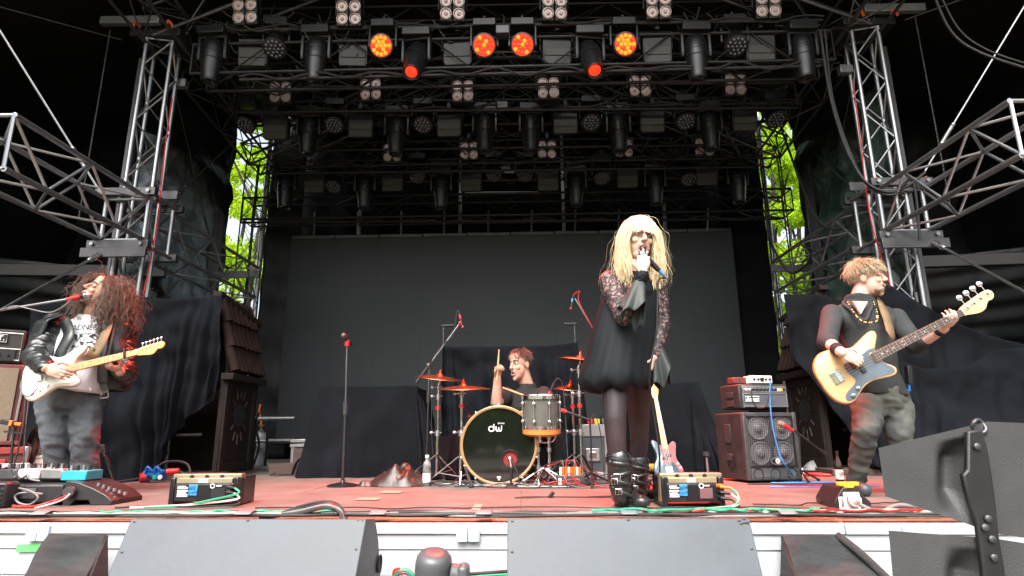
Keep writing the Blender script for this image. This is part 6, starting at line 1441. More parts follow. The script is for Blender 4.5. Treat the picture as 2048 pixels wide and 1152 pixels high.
drape('black_cloth', [P(60, 610, Yc + .1), P(160, 596, Yc), P(255, 589, Yc), P(350, 602, Yc), P(405, 594, Yc), P(443, 590, Yc)], [P(40, 950, Yc - .25), P(150, 962, Yc - .2), P(262, 968, Yc - .25), P(310, 935, Yc - .1), P(345, 862, Yc), P(430, 790, Yc + .05)], 'black cloth draped over the left hut, swept up at its right corner', 'cloth', folds=8, amp=.07, nu=130, nv=60, seed=2, rough=.10)
drape('black_cloth', [P(436, 592, Yc + .06), P(452, 597, Yc + .35)], [P(412, 800, Yc + .05), P(447, 770, Yc + .3)], 'narrow fold of black cloth hanging at the corner of the left hut', 'cloth', folds=1.2, amp=.03, nu=20, nv=40, seed=6)
drape('black_cloth', [P(1568, 588, Yc + .05), P(1640, 590, Yc), P(1700, 606, Yc), P(1780, 572, Yc), P(1850, 615, Yc), P(1900, 640, Yc), P(2000, 680, Yc), P(2110, 705, Yc)], [P(1582, 700, Yc), P(1690, 850, Yc - .05), P(1735, 930, Yc - .1), P(1780, 948, Yc - .2), P(1850, 952, Yc - .2), P(1920, 955, Yc - .2), P(2000, 955, Yc - .2), P(2120, 955, Yc - .2)], 'wide black cloth draped over the right hut and the gear behind the bassist', 'cloth', folds=7, amp=.06, nu=140, nv=60, seed=4, rough=.09)
drape('black_cloth', [P(1800, 720, Yc - .16), P(1850, 738, Yc - .16), P(1930, 735, Yc - .16), P(1990, 700, Yc - .16), P(2110, 690, Yc - .16)], [P(1810, 955, Yc - .35), P(1880, 958, Yc - .35), P(1950, 958, Yc - .35), P(2040, 958, Yc - .35), P(2120, 958, Yc - .35)], 'second black cloth swagged in front of the right one behind the bassist', 'cloth', folds=4, amp=.06, nu=90, nv=50, seed=14, rough=.08)
# gear seen at the back left: gas bottle, frame rack, pallet step, wooden arch
q = PG(516, 932); t = thing('gas_bottle', 'grey gas bottle standing at the back left beside the hut', 'gas bottle', q)
mb = MB(); mb.lathe([(.075, 0), (.085, .015), (.085, .40), (.07, .45), (.03, .48), (.022, .50)], TR(q), 20); mb.build('bottle_body', M['grey_paint'], t, smooth=50)
mb = MB(); mb.cyl(q + V((0, 0, .5)), q + V((0, 0, .57)), .018, n=10); mb.cyl(q + V((-.04, 0, .55)), q + V((.04, 0, .55)), .012, n=8); mb.build('valve', M['cymbal'], t, smooth=50)
mb = MB(); mb.tube([q + V((0, -.02, .56)), q + V((-.02, 0, .66)), q + V((-.05, 0, .75)), q + V((-.04, 0, .85))], .012, 6, 4); mb.build('hose', M['orange'], t, smooth=60)
Y = 7.9; t = thing('wire_rack', 'black metal frame rack with hoses and red fittings at the back left', 'rack', V((P(480, 935, Y).x, Y, 0)))
xs = (P(466, 900, Y).x, P(507, 900, Y).x); zz = P(480, 843, Y).z
for x in xs:
    for yy_ in (Y, Y + .4): mb = MB(); mb.bar((x, yy_, 0), (x, yy_, zz), .025, .025); mb.build('upright', M['blk'], t)
for z in (.06, .35, .6, zz):
    mb = MB(); mb.bar((xs[0], Y, z), (xs[1], Y, z), .02, .02); mb.build('crossbar', M['blk'], t)
for k in range(5):
    mb = MB(); x = lerp(xs[0], xs[1], .1 + .2 * k); mb.tube([(x, Y + .1, .05), (x + .03, Y + .15, .3), (x - .03, Y + .1, .55), (x + .02, Y + .1, .7)], .015, 6, 5); mb.build('hose', M[['rubber', 'green_cable', 'red_plastic', 'rubber', 'blk'][k]], t, smooth=60)
mb = MB(); mb.box((xs[0] + .08, Y - .05, .22), (.12, .08, .09)); mb.build('red_box', M['red_plastic'], t, bevel=.01)
for i, z in enumerate((.34, .64)):
    mb = MB(); mb.cyl((P(485, 900, 8.6).x, 8.6, z), (P(585, 900, 8.6).x, 8.6, z), .03, n=8); tag(mb.build('back_pipe', M['alu_old'], smooth=60), ['lower grey pipe crossing behind the gas bottle', 'upper grey pipe crossing behind the gas bottle'][i], 'pipe')
q = PG(512, 938); mb = MB(); mb.box((q.x, q.y + .05, .015), (.42, .3, .03)); tag(mb.build('base_tray', M['tape_grey'], bevel=.005), 'pale tray on the floor under the gas bottle', 'tray')
Y = 6.9; t = thing('metal_step', 'silver metal step behind the left covered riser', 'step', V((P(600, 900, Y).x, Y, 0)))
zs = P(600, 876, Y).z; xs = (P(582, 880, Y).x, P(632, 880, Y).x)
for k in range(2): mb = MB(); mb.box(((xs[0] + xs[1]) / 2, Y + .15, zs - .03 - k * .05), (xs[1] - xs[0], .34, .035)); mb.build('tread', M['alu'], t, bevel=.004)
for x in xs: mb = MB(); mb.bar((x + .03, Y + .02, 0), (x + .03, Y + .02, zs - .08), .045, .045); mb.build('leg', M['alu'], t, bevel=.003)
q0 = PG(538, 952); Y = q0.y; t = thing('wooden_arch', 'low brown wooden piece with an arched cut-out beside the left covered riser', 'wooden board', V((P(580, 940, Y).x, Y, 0)))
P2 = lambda x, y: (P(x, y, Y).x, P(x, y, Y).z)
arc = [P2(538, 952), P2(535, 928), P2(585, 925), P2(587, 897), P2(640, 897), P2(640, 952), P2(617, 950)] + [(P2(617, 950)[0] + (P2(584, 950)[0] - P2(617, 950)[0]) * (1 - math.cos(a)) / 2, P2(600, 948)[1] + .16 * math.sin(a)) for a in (.4, .8, 1.2, 1.57, 1.95, 2.35, 2.75)] + [P2(582, 950), P2(550, 947)]
n = len(arc); mb = MB(); bm_ = None
mb.add([(x, Y, max(z, .004)) for x, z in arc] + [(x, Y + .08, max(z, .004)) for x, z in arc], [tuple(range(n)), tuple(range(2 * n - 1, n - 1, -1))] + [(i, (i + 1) % n, n + (i + 1) % n, n + i) for i in range(n)]); mb.build('board', M['plank'], t, bevel=.004)

# ---------------------------------------------------------------- the pit in front of the stage
M['wedge_grey'] = mat('plywood_sky_blue_in_colour', (.058, .070, .084), .5, 0, .2, 3.5, .06, 45, spec=.45)  # blue of the sky light is put into the face colour
M['wedge_side'] = mat('dark_grey_painted_plywood', (.06, .065, .072), .5, 0, .15, 3, .08, 60)
M['carpet'] = mat('dark_ribbed_speaker_cloth', (.045, .048, .050), .9, 0, .35, 5, 1.0, 150, stretch=(1, 1, 6))
def pit_wedge(label, pts_face, Yt, Yb, side=None, hole=None, scr=False):
    """large floor wedge: its broad back slopes down towards the camera; top edge at depth Yt, bottom at Yb"""
    (tlx, trx, ty), (blx, brx, by) = pts_face
    A = P(tlx, ty, Yt); B = P(trx, ty, Yt); Cq = P(brx, by, Yb); D = P(blx, by, Yb)
    drop = (D - A); k = 2.6
    D2 = A + drop * k; C2 = B + (Cq - B) * k
    t = thing('stage_wedge', label, 'monitor speaker', V(((A.x + B.x) / 2, Yt + .2, -1.35)), 0, 'pit wedges')
    back = [(0, 0), (.06, -.02), (.14, -.12), (.20, -.26), (.24, -.45), (.25, -.70)]
    lp = [A] + [A + V((0, .10 + dy, dz)) for dy, dz in back[1:]]; rp = [B] + [B + V((0, .10 + dy, dz)) for dy, dz in back[1:]]
    lo = [D2] + lp[::-1][0:0]
    prof_l = [D2, A] + lp[1:] + [V((A.x, Yt + .35, D2.z))]; prof_r = [C2, B] + rp[1:] + [V((B.x, Yt + .35, C2.z))]
    n = len(prof_l); mb = MB(); mb.add(prof_l + prof_r, [(0, n, n + 1, 1)]); mb.m = 1
    mb.add(prof_l + prof_r, [tuple(range(n - 1, -1, -1)), tuple(range(n, 2 * n))] + [(i, n + i, n + (i + 1) % n, (i + 1) % n) for i in range(1, n)])
    mb.f = [f for f in mb.f]
    o = mb.build('cabinet_body', [M['wedge_grey'], M['wedge_side']], t, smooth=0, fix=False)
    bm = bmesh.new(); bm.from_mesh(o.data); bmesh.ops.remove_doubles(bm, verts=bm.verts, dist=1e-5); bmesh.ops.recalc_face_normals(bm, faces=bm.faces); bm.to_mesh(o.data); bm.free()
    b_ = o.modifiers.new('bevel', 'BEVEL'); b_.width = .006; b_.segments = 2; b_.limit_method = 'ANGLE'
    if hole:
        h = PX(hole[0], hole[1], B.x + .004); mb = MB(); mb.lathe([(.035, .0), (.040, .006), (.034, .007), (.030, -.002), (0, -.003)], TR((B.x + .004, h.y, h.z), 0, 0, PI / 2), 22); mb.build('handle_hole', M['rubber'], t, smooth=40)
    if scr:
        for k_ in range(7):
            u = rnd.uniform(.955, .99); v = rnd.uniform(.01, .12); p = lerp(lerp(A, D, v), lerp(B, Cq, v), u); q = p + V((rnd.uniform(.004, .018), 0, rnd.uniform(-.004, .004)))
            nn = (B - A).cross(D - A).normalized(); nn = nn if nn.y < 0 else -nn
            mb = MB(); mb.ell(p + nn * .0005, (.008, .002, .003)); mb.build('scuff', M['rubber'], t, smooth=60)
    else:
        for u, v in ((.965, .03), (.985, .028)):
            p = lerp(lerp(A, D, v), lerp(B, Cq, v), u); mb = MB(); mb.ell(p, (.003, .002, .003)); mb.build('screw', M['blk'], t, smooth=60)
    for u, v in ((.02, .05), (.5, .03), (.98, .55), (.02, .6)):
        p = lerp(lerp(A, D, v), lerp(B, Cq, v), u); mb = MB(); mb.ell(p, (.006, .003, .006)); mb.build('screw', M['dsteel'], t, smooth=60)
    return t
pit_wedge('big blue-grey pit wedge at the left, showing its curved side with a round hole', ((262, 733, 1038), (215, 712, 1152)), 2.62, 2.52, hole=(758, 1128))
pit_wedge('big blue-grey wedge in the pit right of centre, scuffed at its top right corner', ((1015, 1499, 1037), (1014, 1526, 1152)), 2.62, 2.52, scr=True)
# cloth covered fill speakers at both ends
def fill(sx):
    Yf = 2.95
    if sx < 0: f = [(98, 1071), (212, 1070), (214, 1240), (-20, 1240), (48, 1150)]; s_ = [(170, 1240)]
    else: f = [(1561, 1071), (1668, 1070), (1690, 1078), (1775, 1152), (1850, 1240), (1561, 1240)]
    nm = 'left' if sx < 0 else 'right'
    t = thing('fill_speaker', f'dark cloth-covered fill speaker leaning against the stage front on the {nm}', 'speaker', V((P(f[0][0], 1100, Yf).x, Yf, -1.35)), 0, 'fill speakers')
    # sloping cloth face from the upper back edge to the lower front, plus an inner cheek
    if sx < 0: tl, tr, br_, bl = P(98, 1071, 3.02), P(212, 1070, 3.02), P(150, 1220, 2.75), P(5, 1220, 2.75); ch = P(214, 1230, 3.02)
    else: tl, tr, br_, bl = P(1563, 1071, 3.02), P(1672, 1070, 3.02), P(1840, 1220, 2.75), P(1615, 1220, 2.75); ch = P(1558, 1230, 3.02)
    def f_(u, v):
        p = lerp(lerp(tl, tr, u), lerp(bl, br_, u), v)
        return p + V((0, .035 * math.sin(PI * u) * math.sin(PI * min(1, v * 1.2)), 0.0)) + V((0, -.012 * math.sin(v * 7 + u * 3), 0))
    mb = MB(); mb.grid(f_, 24, 30); mb.build('cloth_front', M['carpet'], t, smooth=180, fix=False, solid=.008)
    if sx < 0: mb = MB(); mb.grid(lambda u, v: lerp(lerp(tr, br_, v), lerp(tr, ch, v), u), 10, 16); mb.build('cloth_cheek', M['carpet'], t, smooth=180, fix=False, solid=.008, label='cloth side cheek catching red light')
    else:
        mb = MB(); mb.grid(lambda u, v: lerp(lerp(tl, bl, v), lerp(tl, ch, v), u), 10, 16); mb.build('cloth_cheek', M['carpet'], t, smooth=180, fix=False, solid=.008, label='cloth side cheek catching red light')
        mb = MB(); mb.tube([tr + V((0, -.01, 0)), lerp(tr, br_, .3) + V((0, -.02, .01)), lerp(tr, br_, .7) + V((0, -.02, .0)), br_], .018, 7, 5); mb.build('padded_edge', M['carpet'], t, smooth=60)
    mb = MB(); x0 = min(tl.x, tr.x); x1 = max(tl.x, tr.x)
    mb.loft([[V((x, 3.055, tl.z - .008)), V((x, 3.035, -1.34)), V((x, 2.86, -1.34)), V((x, 3.02, tl.z - .02))] for x in (x0 + .01, x1 - .01)]); mb.build('cabinet_body', M['wedge_side'], t)
fill(-1); fill(1)
# moving light in the pit
Yp = 2.75; c = P(868, 1150, Yp)
M['pit_head'] = mat('grey_moving_head_plastic', (.075, .078, .085), .36, 0, .15, 6)
t = thing('moving_head_light', 'grey moving head light in the pit, its round head washed red from above', 'stage light', V((c.x, Yp, -1.35)))
mb = MB(); mb.box((c.x, Yp, -.80), (.3, .3, .2)); mb.build('base', M['pit_head'], t, bevel=.03)
r_ = (P(906, 1130, Yp).x - P(832, 1130, Yp).x) / 2; cx_ = (P(906, 1130, Yp).x + P(832, 1130, Yp).x) / 2; zt_ = P(868, 1104, Yp).z
mb = MB(); mb.lathe([(r_, -.42), (r_, -.05), (r_ * .93, -.022), (r_ * .75, -.006), (r_ * .4, .0), (0, .001)], TR((cx_, Yp, zt_), 0, .28, .10), 28); mb.build('head', M['pit_head'], t, smooth=45)
mb = MB(); mb.lathe([(r_ * 1.005, -.10), (r_ * 1.02, -.13), (r_ * 1.02, -.40)], TR((cx_, Yp, zt_), 0, .28, .10), 28, cap=False); mb.build('head_collar', M['wedge_side'], t, smooth=45)
mb = MB(); mb.cyl((cx_ + r_ - .01, Yp, zt_ - .085), (cx_ + r_ + .035, Yp, zt_ - .09), .042, n=20); mb.build('pivot', M['wedge_side'], t, smooth=40, bevel=.006)
for sx in (1,): mb = MB(); mb.bar((cx_ + sx * (r_ + .045), Yp, zt_ - .045), (cx_ + sx * (r_ + .045), Yp, zt_ - .6), .05, .10, (0, 1, 0)); mb.build('yoke_arm', M['pit_head'], t, bevel=.022, bseg=4)
for i, (pts, mt_) in enumerate(((((788, 1152), (795, 1142), (812, 1140), (825, 1150), (835, 1165)), 'green_cable'), (((785, 1160), (800, 1146), (815, 1147), (822, 1158)), 'grey_cable'), (((905, 1150), (960, 1147), (1010, 1143), (1040, 1142)), 'rubber'), (((900, 1156), (950, 1152), (1015, 1148)), 'green_cable'), (((787, 1150), (790, 1141), (800, 1140), (806, 1150)), 'red_cable'))):
    mb = MB(); mb.tube([P(a, b, 2.85) for a, b in pts], .008, 6, 5); tag(mb.build('pit_cable', M[mt_], smooth=60), ['green cable hump beside the left wedge in the pit', 'grey cable hump beside the left wedge in the pit', 'black cable running from the pit light to the right wedge', 'green cable running from the pit light to the right wedge', 'red cable at the foot of the left wedge in the pit'][i], 'cable')

# ---------------------------------------------------------------- line array speakers at the right front
M['array'] = mat('black_textured_speaker_paint', (.040, .041, .043), .5, 0, .18, 7, .2, 300, spec=.5)
YL2 = 1.30
def array_cab(label, poly, poc, seedg):
    t = thing('line_array_speaker', label, 'speaker', P(1900, 1000, YL2) , 0, 'line array speakers')
    pts = [P(a, b, YL2) for a, b in poly]
    n = len(pts)
    # front face as a fine grid clipped to the outline by interpolating left/right borders
    tl, tr, br_, bl = [P(a, b, YL2) for a, b in poc['face']]
    px0, px1, d_ = poc['pocket']; T_, B_ = poc['top'], poc['bot']
    def edge_(E, x):
        for (xa, ya_), (xb, yb_) in zip(E, E[1:]):
            if x <= xb: return lerp(ya_, yb_, (x - xa) / (xb - xa))
        return E[-1][1]
    def f_(u, v):
        x = lerp(lerp(T_[0][0], B_[0][0], v), 2200, u); p = P(x, lerp(edge_(T_, x), edge_(B_, x), v), YL2)
        q_ = min(1, abs((x - (px0 + px1) / 2) / ((px1 - px0) / 2))); k = (.5 + .5 * math.cos(PI * q_)) * min(1, max(0, (v - .10) * 5)) * min(1, max(0, (1.0 - v) * 3))
        return p + V((0, d_ * k, 0))
    mb = MB(); mb.grid(f_, 90, 40); mb.build('side_panel', M['array'], t, smooth=60, fix=False)
    mb = MB(); mb.add([CAM + (q - CAM) * 1.045 for q in (tl, tr, br_, bl)] + [q + V((.42, .52, (poc['pitch']) if q in (tl, tr) else .03)) for q in (tl, tr, br_, bl)], [(0, 4, 5, 1), (1, 5, 6, 2), (2, 6, 7, 3), (3, 7, 4, 0), (4, 7, 6, 5)]); mb.build('cabinet_body', M['array'], t)
    return t
a1 = array_cab('upper line array speaker cabinet, large and black at the right edge of the picture', [], dict(face=[(1757, 896), (2200, 855), (2200, 1090), (1770, 992)], top=[(1757, 896), (1975, 843), (2200, 853)], bot=[(1770, 992), (1990, 1067), (2200, 1096)], pocket=(1868, 1962, .045), pitch=-.06), 1)
a2 = array_cab('lower line array speaker cabinet at the bottom right corner under the upper one', [], dict(face=[(1777, 1061), (2200, 1112), (2200, 1330), (1798, 1290)], top=[(1777, 1061), (1990, 1077), (2200, 1110)], bot=[(1798, 1290), (2200, 1330)], pocket=(1885, 1985, .04), pitch=-.34), 2)
t = thing('rigging_bar', 'black rigging bar bolted across both line array speakers, shackle ring on top', 'rigging', P(1960, 1000, YL2 - .012))
bp = [(1936, 862), (1966, 858), (1978, 905), (1990, 985), (2000, 1075), (2014, 1160), (2030, 1260), (1978, 1260), (1966, 1130), (1955, 1045), (1938, 1000), (1926, 950), (1936, 940)]
pp = [P(a, b, YL2 - .018) for a, b in bp]; n = len(pp)
mb = MB(); mb.add(pp + [q + V((0, .014, 0)) for q in pp], [tuple(range(n)), tuple(range(2 * n - 1, n - 1, -1))] + [(i, (i + 1) % n, n + (i + 1) % n, n + i) for i in range(n)]); mb.build('bar_plate', M['blk'], t, bevel=.004)
for a, b in ((1953, 893), (1975, 1037), (1983, 1078), (1987, 1115), (1969, 1055)): mb = MB(); q = P(a, b, YL2 - .02); mb.lathe([(.007, .0), (.007, .004), (.004, .006), (0, .006)], TR(q, 0, PI / 2), 12); mb.build('bolt', M['dsteel'], t, smooth=40)
q = P(1957, 853, YL2 + .0); mb = MB(); pts = [q + V((.0135 * math.cos(a), .004 * math.sin(a * 2), .0135 * math.sin(a))) for a in [2 * PI * k / 18 for k in range(18)]]; mb.tube(pts, .0042, 8, closed=True); mb.build('shackle_ring', M['dsteel'], t, smooth=60)
# ================================================================== PEOPLE
def skinmat(name, c, c2):
    m = mat(name, c, .42, c2=c2, vs=9, bump=.05, bs=160, spec=.4); p = m.node_tree.nodes['Principled BSDF']
    p.inputs['Subsurface Weight'].default_value = .12; p.inputs['Subsurface Radius'].default_value = (.01, .004, .002); p.inputs['Subsurface Scale'].default_value = 1.; return m
M['skin'] = skinmat('fair_skin', (.68, .46, .37), (.60, .38, .30))
M['skin2'] = skinmat('ruddy_skin', (.56, .34, .25), (.48, .27, .20))
M['lip'] = mat('lip', (.46, .22, .19), .4); M['mouth'] = mat('mouth_inside', (.06, .012, .012), .4); M['teeth'] = mat('teeth', (.75, .72, .64), .3)
M['eye'] = mat('eye_white', (.6, .58, .55), .2); M['iris'] = mat('iris', (.03, .025, .02), .15); M['shadow_make'] = mat('dark_eyelid', (.16, .085, .07), .5)
M['brow_dark'] = mat('dark_brow_hair', (.05, .03, .02), .6); M['brow_fair'] = mat('light_brow_hair', (.14, .085, .05), .6)
def hairmat(name, a, b):
    m = mat(name, b, .38, c2=a, vs=14, spec=.6); n_ = m.node_tree; g_ = n_.nodes.new('ShaderNodeNewGeometry'); mx = n_.nodes.new('ShaderNodeMix'); mx.data_type = 'RGBA'
    mx.inputs[6].default_value = (*a, 1); mx.inputs[7].default_value = (*b, 1); n_.links.new(g_.outputs['Random Per Island'], mx.inputs[0]); n_.links.new(mx.outputs[2], n_.nodes['Principled BSDF'].inputs['Base Color']); return m
M['blond'] = hairmat('blond_hair', (.66, .47, .24), (.92, .80, .56))
M['brown_curl'] = hairmat('dark_brown_hair', (.045, .026, .018), (.15, .085, .055))
M['grey_blond'] = hairmat('ash_blond_hair', (.22, .17, .12), (.60, .46, .28))
M['short_brown'] = hairmat('short_brown_hair', (.06, .03, .02), (.14, .07, .045))
M['beard'] = hairmat('stubble_hair', (.10, .055, .035), (.22, .13, .08))
M['denim'] = mat('washed_black_denim', (.125, .138, .15), .85, c2=(.05, .057, .064), vs=5, bump=.25, bs=240, spec=.2)
M['denim2'] = mat('stained_black_denim', (.135, .138, .112), .85, c2=(.045, .051, .056), vs=3.2, bump=.25, bs=240, spec=.2)
M['tee'] = mat('white_cotton', (.72, .73, .76), .85, 0, .04, 5, .15, 200, spec=.2)
M['leather'] = mat('black_leather', (.012, .014, .014), .36, 0, .3, 6, .25, 38, spec=.6)
M['blk_tee'] = mat('black_cotton', (.022, .022, .023), .85, 0, .2, 4, .2, 150, spec=.2)
M['henley'] = mat('charcoal_jersey', (.042, .048, .050), .85, c2=(.026, .030, .031), vs=5, bump=.2, bs=150, spec=.2)
M['dress'] = mat('black_crepe_dress', (.008, .010, .012), .62, 0, .2, 3, .12, 220, spec=.15)
M['ruffle'] = mat('dark_chiffon', (.030, .037, .035), .6, 0, .25, 5, .1, 60)
M['tights'] = mat('sheer_black_tights', (.016, .012, .015), .55, c2=(.042, .026, .027), vs=3.5, spec=.4)
M['boot'] = mat('black_boot_leather', (.014, .015, .015), .28, 0, .3, 8, .2, 40, spec=.7)
M['strap_brown'] = mat('tan_suede_strap', (.15, .10, .05), .8, 0, .2, 9, .2, 80)
M['sneaker'] = mat('red_canvas', (.45, .03, .035), .8, 0, .15, 9)
M['stick'] = mat('hickory_stick', (.62, .38, .18), .5, 0, .1, 6, stretch=(9, 9, 1))
def lacemat():
    m = bpy.data.materials.new('black_lace'); m.use_nodes = True; N = m.node_tree.nodes; L = m.node_tree.links; p = N['Principled BSDF']
    tc = N.new('ShaderNodeTexCoord'); v = N.new('ShaderNodeTexVoronoi'); v.feature = 'DISTANCE_TO_EDGE'; v.inputs['Scale'].default_value = 34
    nz = N.new('ShaderNodeTexNoise'); nz.inputs['Scale'].default_value = 18; mx = N.new('ShaderNodeMix'); mx.data_type = 'VECTOR'; mx.inputs[0].default_value = .06
    L.new(tc.outputs['Object'], nz.inputs[0]); L.new(tc.outputs['Object'], mx.inputs[4]); L.new(nz.outputs[1], mx.inputs[5]); L.new(mx.outputs[1], v.inputs[0])
    cr = N.new('ShaderNodeValToRGB'); cr.color_ramp.elements[0].position = .10; cr.color_ramp.elements[1].position = .22
    cr.color_ramp.elements[0].color = (.012, .010, .014, 1); cr.color_ramp.elements[1].color = (.20, .105, .095, 1); L.new(v.outputs[0], cr.inputs[0]); L.new(cr.outputs[0], p.inputs['Base Color'])
    p.inputs['Roughness'].default_value = .6; return m
M['lace'] = lacemat()
def printmat():
    m = bpy.data.materials.new('shirt_print'); m.use_nodes = True; N = m.node_tree.nodes; L = m.node_tree.links; p = N['Principled BSDF']
    tc = N.new('ShaderNodeTexCoord'); nz = N.new('ShaderNodeTexNoise'); nz.inputs['Scale'].default_value = 26; nz.inputs['Detail'].default_value = 6; nz.inputs['Distortion'].default_value = 1.4
    L.new(tc.outputs['Object'], nz.inputs[0]); cr = N.new('ShaderNodeValToRGB'); cr.color_ramp.elements[0].position = .47; cr.color_ramp.elements[1].position = .53
    cr.color_ramp.elements[0].color = (.03, .032, .036, 1); cr.color_ramp.elements[1].color = (.70, .71, .74, 1); L.new(nz.outputs[0], cr.inputs[0]); L.new(cr.outputs[0], p.inputs['Base Color']); p.inputs['Roughness'].default_value = .85; return m
M['shirt_print'] = printmat()

def remesh(mb, vox, it=3, fac=.5):
    me = mb.mesh('tmp', M['skin']); o = bpy.data.objects.new('tmp', me); col.objects.link(o)
    md = o.modifiers.new('r', 'REMESH'); md.mode = 'VOXEL'; md.voxel_size = vox
    if it: ms = o.modifiers.new('s', 'SMOOTH'); ms.factor = fac; ms.iterations = it
    bpy.context.view_layer.update(); dg = bpy.context.evaluated_depsgraph_get()
    r = bpy.data.meshes.new_from_object(o.evaluated_get(dg)); bpy.data.objects.remove(o); bpy.data.meshes.remove(me); return r
def verts(me): a = np.empty(len(me.vertices) * 3); me.vertices.foreach_get('co', a); return a.reshape(-1, 3)
def normals(me): a = np.empty(len(me.vertices) * 3); me.vertex_normals.foreach_get('vector', a); return a.reshape(-1, 3)
def finish(me, name, mt, parent, label=None):
    Mi = np.array(ROOTM[root_of(parent).name].inverted()); v = verts(me); v = v @ Mi[:3, :3].T + Mi[:3, 3]
    me.vertices.foreach_set('co', v.ravel()); me.materials.clear(); me.materials.append(mt); me.polygons.foreach_set('use_smooth', [True] * len(me.polygons)); me.update(); me.name = name
    o = bpy.data.objects.new(name, me); col.objects.link(o); o.parent = parent
    if label: o['label'] = label
    return o
def dent(me, lst):
    v = verts(me)
    for c, rad, vec in lst:
        d = np.linalg.norm(v - np.array(c), axis=1) / rad; k = np.exp(-d * d * 1.6); v += k[:, None] * np.array(vec)
    me.vertices.foreach_set('co', v.ravel()); me.update()
def wrinkle(me, amp, freq, axis=None, stretch=3., seed=0., z0=None):
    """cloth folds: noise, finer along the given axis"""
    v = verts(me); n = normals(me); ax = V(axis).normalized() if axis is not None else None; out = np.empty(len(v))
    for i, p in enumerate(v):
        q = V(p)
        if ax is not None: t = q.dot(ax); q = (q - ax * t) + ax * t * stretch
        q = q * freq + V((seed, seed * 1.7, 0)); a = noise.noise(q); out[i] = (1 - 2.2 * abs(a)) * .7 + .5 * noise.noise(q * 2.3)
    v += n * (out * amp)[:, None]; me.vertices.foreach_set('co', v.ravel()); me.update()

def add_head(mb, H, s=1., jaw=0.):
    def e(c, r): mb.ell(V(c) * s, [x * s for x in r], H, 20, 14)
    e((0, -.012, .035), (.076, .094, .086)); e((0, .022, -.04 - jaw * .4), (.060, .066, .078)); e((0, .030, -.075 - jaw * .8), (.046, .055, .042)); e((0, .064, -.104 - jaw), (.024, .022, .020))
    e((0, .068, .034), (.050, .022, .016)); e((0, .06, .06), (.056, .03, .04))
    for sx in (-1, 1):
        e((sx * .036, .062, -.028), (.022, .022, .022)); e((sx * .078, -.012, -.008), (.010, .020, .032)); e((sx * .076, -.014, -.03), (.008, .010, .012))
    mb.caps(H @ (V((0, .086, .014)) * s), H @ (V((0, .108, -.026)) * s), .009 * s, .0125 * s, 10); e((.011, .098, -.030), (.008, .010, .007)); e((-.011, .098, -.030), (.008, .010, .007))
    e((0, .086, -.055), (.022, .012, .009)); e((0, .082, -.074 - jaw), (.020, .012, .008))
def head_dents(H, s, jaw):
    R3 = H.to_3x3(); b = R3 @ V((0, -1, 0)); L = []
    for sx in (-1, 1): L.append((H @ (V((sx * .032, .088, .008)) * s), .019 * s, b * .007 * s))
    if jaw > .01: L.append((H @ (V((0, .094, -.064 - jaw * .45)) * s), (.017 + jaw * .3) * s, b * .035 * s))
    else: L.append((H @ (V((0, .10, -.0645)) * s), .010 * s, b * .006 * s))
    return L
def face_parts(root, H, s, jaw=0., closed=False, brow='brow_dark', lipm='lip', make=False):
    for sx in (-1, 1):
        c = H @ (V((sx * .032, .0735, .009)) * s)
        mb = MB(); mb.ell(V((sx * .032, .0725, .009)) * s, [.0125 * s] * 3, H, 14, 10); e = mb.build('eye', M['skin' if closed else 'eye'], root, smooth=80)
        if not closed:
            mb = MB(); mb.ell(V((sx * .032, .0825, .008)) * s, [.0062 * s, .0035 * s, .0062 * s], H, 12, 8); mb.build('iris', M['iris'], e, smooth=80)
        mb = MB(); mb.tube([H @ (V((sx * x, y, z)) * s) for x, y, z in ((.017, .079, .006), (.025, .0835, .013 if not closed else .003), (.036, .083, .013 if not closed else .002), (.046, .076, .005))], [.0012 * s, .0022 * s, .0022 * s, .0012 * s], 6, 3); mb.build('eyelid', M['shadow_make' if closed else 'brow_fair'], e, smooth=80)
        mb = MB(); mb.tube([H @ (V((sx * x, y, z)) * s) for x, y, z in ((.012, .0875, .027), (.024, .0885, .033), (.040, .082, .034), (.054, .067, .027))], [.0025 * s, .0038 * s, .0034 * s, .0015 * s], 6, 3); mb.build('eyebrow', M[brow], root, smooth=80)
    zu, zl = -.055, -.074 - jaw
    if jaw > .01:
        mb = MB(); mb.ell(V((0, .074, (zu + zl) / 2 + .0)) * s, [.021 * s, .022 * s, (abs(zu - zl) / 2 - .001) * s], H, 16, 10); mo = mb.build('mouth', M['mouth'], root, smooth=80)
        mb = MB(); mb.box(V((0, .088, zu - .007)) * s, (.026 * s, .006 * s, .007 * s), H); mb.build('upper_teeth', M['teeth'], mo, bevel=.002)
        pts = [(math.cos(a) * .024, .094 - .012 * abs(math.cos(a)) ** 2, (zu + zl) / 2 + math.sin(a) * abs(zu - zl) / 2 * 1.05) for a in [2 * PI * k / 16 for k in range(16)]]
        mb = MB(); mb.tube([H @ (V(p) * s) for p in pts], .0048 * s, 7, closed=True); mb.build('lips', M[lipm], root, smooth=80)
    else:
        for z, r in ((-.0605, .0042), (-.069, .005)):
            mb = MB(); mb.tube([H @ (V((x, y, z + .002 * abs(x) / .02)) * s) for x, y in ((-.022, .083), (-.012, .094), (0, .0975), (.012, .094), (.022, .083))], [.001 * s, r * s, r * s * .9, r * s, .001 * s], 7, 3); mb.build('lip', M[lipm], root, smooth=80)
